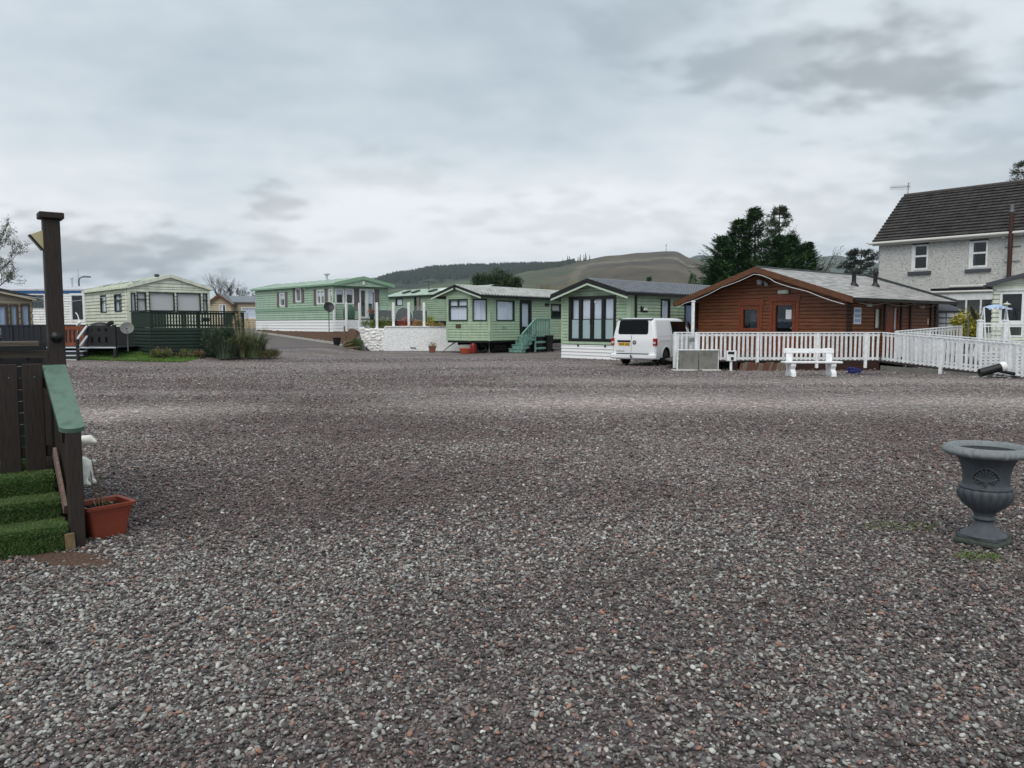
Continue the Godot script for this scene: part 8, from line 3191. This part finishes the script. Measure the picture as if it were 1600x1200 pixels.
func near_things() -> void:
	rng.seed = 131
	# terracotta planter with two canes of a bare plant
	var pt := thing("planter", "reddish terracotta plastic planter on the gravel beside the brown newel post", "planter", Vector3(-3.105, 0, -5.76), 50.0)
	var w := 0.34
	var d := 0.30
	var h := 0.262
	var rings := []
	for q in [[0.0, 0.70], [0.012, 0.72], [0.13, 0.82], [0.20, 0.90], [0.201, 0.93], [0.232, 0.945], [0.233, 1.07], [0.258, 1.09], [0.262, 1.06], [0.255, 0.92], [0.20, 0.86]]:
		var row := PackedVector3Array()
		var x: float = w * 0.5 * q[1]
		var z: float = d * 0.5 * q[1]
		var r := 0.02
		for k in 16:
			var cx := (1.0 if k < 4 or k >= 12 else -1.0)
			var cz := (1.0 if k >= 8 else -1.0)
			var t := PI / 2 * (floorf(k / 4.0) + (k % 4) / 3.0)
			row.push_back(Vector3(cx * (x - r) + r * cos(t), q[0], cz * (z - r) - r * sin(t)))
		rings.append(row)
	var pm := MB.new()
	pm.grid(rings, true, false)
	put(pm, "pot", pt, mats.terracotta)
	var so := MB.new()
	so.span(Vector3(-w * 0.43, 0.205, d * 0.43), Vector3(w * 0.43, 0.222, -d * 0.43))
	for k in 40:
		var s := rng.randf_range(0.008, 0.022)
		so.box(Vector3(rng.randf_range(-0.13, 0.13), 0.222, rng.randf_range(-0.11, 0.11)), Vector3(s * 1.5, s, s), Basis.from_euler(Vector3(rng.randf(), rng.randf() * 6, rng.randf())))
	put(so, "soil", pt, mats.soil)
	var tw := thing("bare_plant", "two thin bare stems growing from the terracotta planter", "plant", Vector3(-3.105, 0.222, -5.76))
	var tm := MB.new()
	tm.tube([Vector3(0.0, 0, 0), Vector3(-0.03, 0.16, 0.0), Vector3(-0.085, 0.40, -0.01)], [0.006, 0.005, 0.003], 6)
	tm.tube([Vector3(-0.01, 0, 0.02), Vector3(-0.06, 0.14, 0.02), Vector3(-0.085, 0.27, 0.0)], [0.005, 0.004, 0.003], 6)
	put(tm, "stems", tw, mats.raw_wood)
	var lf := MB.new()
	for k in 12:
		lf.col = [Color(0.16, 0.12, 0.05), Color(0.30, 0.25, 0.12), Color(0.10, 0.13, 0.04)][k % 3]
		leaf(lf, Vector3(rng.randf_range(-0.08, 0.09), 0.005, rng.randf_range(-0.08, 0.08)), rdir() + UPV * 0.4, rdir(), 0.05, 0.02)
	put(lf, "dead_leaves", tw, mats.leaf)
	# white lamb ornaments
	var l1 := thing("lamb_ornament", "white lamb ornament sitting on the gravel just behind the terracotta planter", "ornament", Vector3(-4.28, 0, -7.6))
	put(body([[Vector3(-0.10, 0.09, 0), Vector3(0.0, 0.16, 0), 0.085, 0.085], [Vector3(0.0, 0.15, 0), Vector3(0.02, 0.22, 0), 0.08, 0.06], [Vector3(0.03, 0.12, 0.05), Vector3(0.06, 0.02, 0.06), 0.035, 0.026], [Vector3(0.03, 0.12, -0.05), Vector3(0.06, 0.02, -0.06), 0.035, 0.026], [Vector3(0.06, 0.02, 0.06), Vector3(0.095, 0.02, 0.065), 0.026, 0.022], [Vector3(0.06, 0.02, -0.06), Vector3(0.095, 0.02, -0.065), 0.026, 0.022], [Vector3(-0.10, 0.05, 0.06), Vector3(0.0, 0.03, 0.08), 0.05, 0.03], [Vector3(-0.10, 0.05, -0.06), Vector3(0.0, 0.03, -0.08), 0.05, 0.03], [Vector3(0.015, 0.22, 0), Vector3(0.0, 0.275, 0.0), 0.055, 0.05], [Vector3(0.0, 0.28, 0), Vector3(-0.07, 0.265, 0.05), 0.045, 0.024], [Vector3(0.03, 0.262, -0.03), Vector3(0.09, 0.270, -0.06), 0.016, 0.02]], 0.011, 0.035), "body", l1, mats.lamb, Transform3D(Basis.IDENTITY.scaled(Vector3(0.92, 0.86, 0.92)), Vector3.ZERO))
	var l2 := thing("lamb_ornament", "white lamb ornament standing further back, its head showing beside the newel post", "ornament", Vector3(-4.87, 0, -8.5))
	var cap := [[Vector3(-0.24, 0.19, 0), Vector3(-0.04, 0.20, 0), 0.09, 0.08], [Vector3(-0.04, 0.22, 0), Vector3(0.10, 0.305, 0), 0.065, 0.05], [Vector3(0.11, 0.315, 0), Vector3(0.16, 0.325, 0), 0.052, 0.048], [Vector3(0.16, 0.315, 0), Vector3(0.225, 0.298, 0), 0.04, 0.024], [Vector3(0.12, 0.33, 0.04), Vector3(0.08, 0.315, 0.09), 0.018, 0.013], [Vector3(0.12, 0.33, -0.04), Vector3(0.08, 0.315, -0.09), 0.018, 0.013], [Vector3(-0.32, 0.22, 0), Vector3(-0.36, 0.18, 0), 0.03, 0.02]]
	for x in [-0.23, -0.05]:
		for z in [-0.05, 0.05]: cap.append([Vector3(x, 0.16, z), Vector3(x, 0.015, z), 0.032, 0.022])
	put(body(cap, 0.011, 0.035), "body", l2, mats.lamb)
	# stone urn
	var u := thing("garden_urn", "blue grey stone garden urn with a pale rolled rim and shell relief, at the right", "urn", Vector3(3.44, 0, -5.52), 38.0)
	var seg := 128
	var rows := []
	for q in [[0.150, 0.075, 0], [0.147, 0.080, 0], [0.142, 0.085, 0], [0.128, 0.092, 0], [0.100, 0.112, 0], [0.080, 0.134, 0], [0.066, 0.156, 0], [0.062, 0.176, 0], [0.064, 0.184, 0], [0.076, 0.189, 0], [0.078, 0.197, 0], [0.074, 0.205, 0], [0.066, 0.210, 0], [0.066, 0.222, 0], [0.072, 0.228, 0], [0.072, 0.236, 0], [0.074, 0.240, 0.2], [0.090, 0.256, 0.5], [0.118, 0.280, 0.85], [0.145, 0.310, 1.0], [0.164, 0.342, 1.0], [0.174, 0.372, 1.0], [0.176, 0.395, 0.9], [0.172, 0.410, 0.55], [0.164, 0.418, 0.1], [0.172, 0.421, 0], [0.173, 0.430, 0], [0.166, 0.436, 0], [0.155, 0.440, 0], [0.150, 0.452, 0], [0.149, 0.48, 0], [0.151, 0.515, 0], [0.157, 0.55, 0], [0.168, 0.59, 0], [0.184, 0.625, 0], [0.206, 0.652, 0]]:
		var row := PackedVector3Array()
		for i in seg:
			var t := -TAU * i / seg
			var g := absf(cos(t * 9.0))
			var r: float = q[0] * (1.0 + q[2] * (0.085 * pow(g, 0.5) * 1.7 - 0.085))
			row.push_back(Vector3(cos(t) * r, q[1], sin(t) * r))
		rows.append(row)
	var um := MB.new()
	um.grid(rows, true)
	put(um, "bowl_and_stem", u, mats.urn)
	rows = []
	for q in [[0.204, 0.651, 0], [0.235, 0.658, 0.3], [0.266, 0.664, 0.8], [0.284, 0.674, 1], [0.291, 0.688, 1], [0.288, 0.703, 1], [0.276, 0.716, 0.9], [0.262, 0.725, 0.5], [0.250, 0.730, 0.1], [0.232, 0.728, 0], [0.214, 0.715, 0], [0.204, 0.695, 0]]:
		var row := PackedVector3Array()
		for i in seg:
			var t := -TAU * i / seg
			var g := absf(sin(t * 12.0))
			var r: float = q[0] * (1.0 + q[2] * 0.05 * (1.0 - pow(1.0 - g, 5.0)) - q[2] * 0.05)
			row.push_back(Vector3(cos(t) * r, q[1] - q[2] * 0.012 * pow(1.0 - g, 5.0), sin(t) * r))
		rows.append(row)
	var rm := MB.new()
	rm.grid(rows, true)
	put(rm, "rim", u, mats.urn_rim)
	var inn := MB.new()
	inn.lathe([[0.204, 0.695], [0.190, 0.650], [0.165, 0.60], [0.145, 0.53], [0.14, 0.47], [0.0, 0.46]], 40)
	put(inn, "bowl_inside", u, mats.urn_in_shaded)
	var bm := MB.new()
	bm.bevelled(Vector3(0, 0.030, 0), Vector3(0.305, 0.064, 0.305), 0.024)
	put(bm, "base_slab", u, mats.urn_base)
	var b2 := MB.new()
	b2.bevelled(Vector3(0, 0.068, 0), Vector3(0.275, 0.02, 0.275), 0.02)
	put(b2, "base_moulding", u, mats.urn)
	# scallop shell on the side towards the yard (turned back by the urn's own turn), and one opposite
	for turn in [-70.0, 110.0]:
		var sm := MB.new()
		var tf := Transform3D(Basis(UPV, deg_to_rad(turn)), Vector3.ZERO)
		var ribs := 9
		for k in ribs:
			var an := lerpf(-1.15, 1.15, k / float(ribs - 1))
			var ln := 0.098 * (1.0 - 0.10 * absf(an))
			var pts := []
			var rad := []
			for j in 6:
				var s := j / 5.0
				var x := sin(an) * ln * s * 0.86
				var y := 0.478 + cos(an) * ln * s
				var r: float = 0.153 + maxf(0.0, y - 0.515) * 0.40
				pts.append(tf * Vector3(x, y, sqrt(maxf(0.0, r * r - x * x)) + 0.002))
				rad.append(0.004 + 0.0075 * s)
			sm.tube(pts, rad, 7)
		var rimp := []
		var rimr := []
		for k in 22:
			var an := lerpf(-1.32, 1.32, k / 21.0)
			var ln := 0.108 * (1.0 - 0.10 * absf(an)) + 0.004 * absf(sin(an * 10.0))
			var x := sin(an) * ln * 0.88
			var y := 0.478 + cos(an) * ln
			var r: float = 0.153 + maxf(0.0, y - 0.515) * 0.40
			rimp.append(tf * Vector3(x, y, sqrt(maxf(0.0, r * r - x * x)) + 0.003))
			rimr.append(0.0065)
		sm.tube(rimp, rimr, 7)
		for q in [[-0.045, 0.485], [0.045, 0.485]]:
			var vp := []
			var vr := []
			for k in 16:
				var t := k * 0.55
				var rr := 0.020 - k * 0.0011
				var x: float = q[0] + rr * cos(t) * signf(q[0])
				var y: float = q[1] + rr * sin(t)
				vp.append(tf * Vector3(x, y, sqrt(0.153 * 0.153 - x * x) + 0.004))
				vr.append(0.0055)
			sm.tube(vp, vr, 6)
		sm.tube([tf * Vector3(0, 0.485, 0.155), tf * Vector3(0, 0.455, 0.156), tf * Vector3(0, 0.44, 0.154)], [0.014, 0.010, 0.003], 7)
		put(sm, "shell_relief", u, mats.urn)


func _ready() -> void:
	make_textures()
	view_and_light()
	make_mats()
	build_ground()
	build_hills()
	caravans()
	log_cabin()
	house()
	white_fences()
	right_yard()
	van()
	white_wall()
	left_decks()
	trees()
	porch()
	near_things()
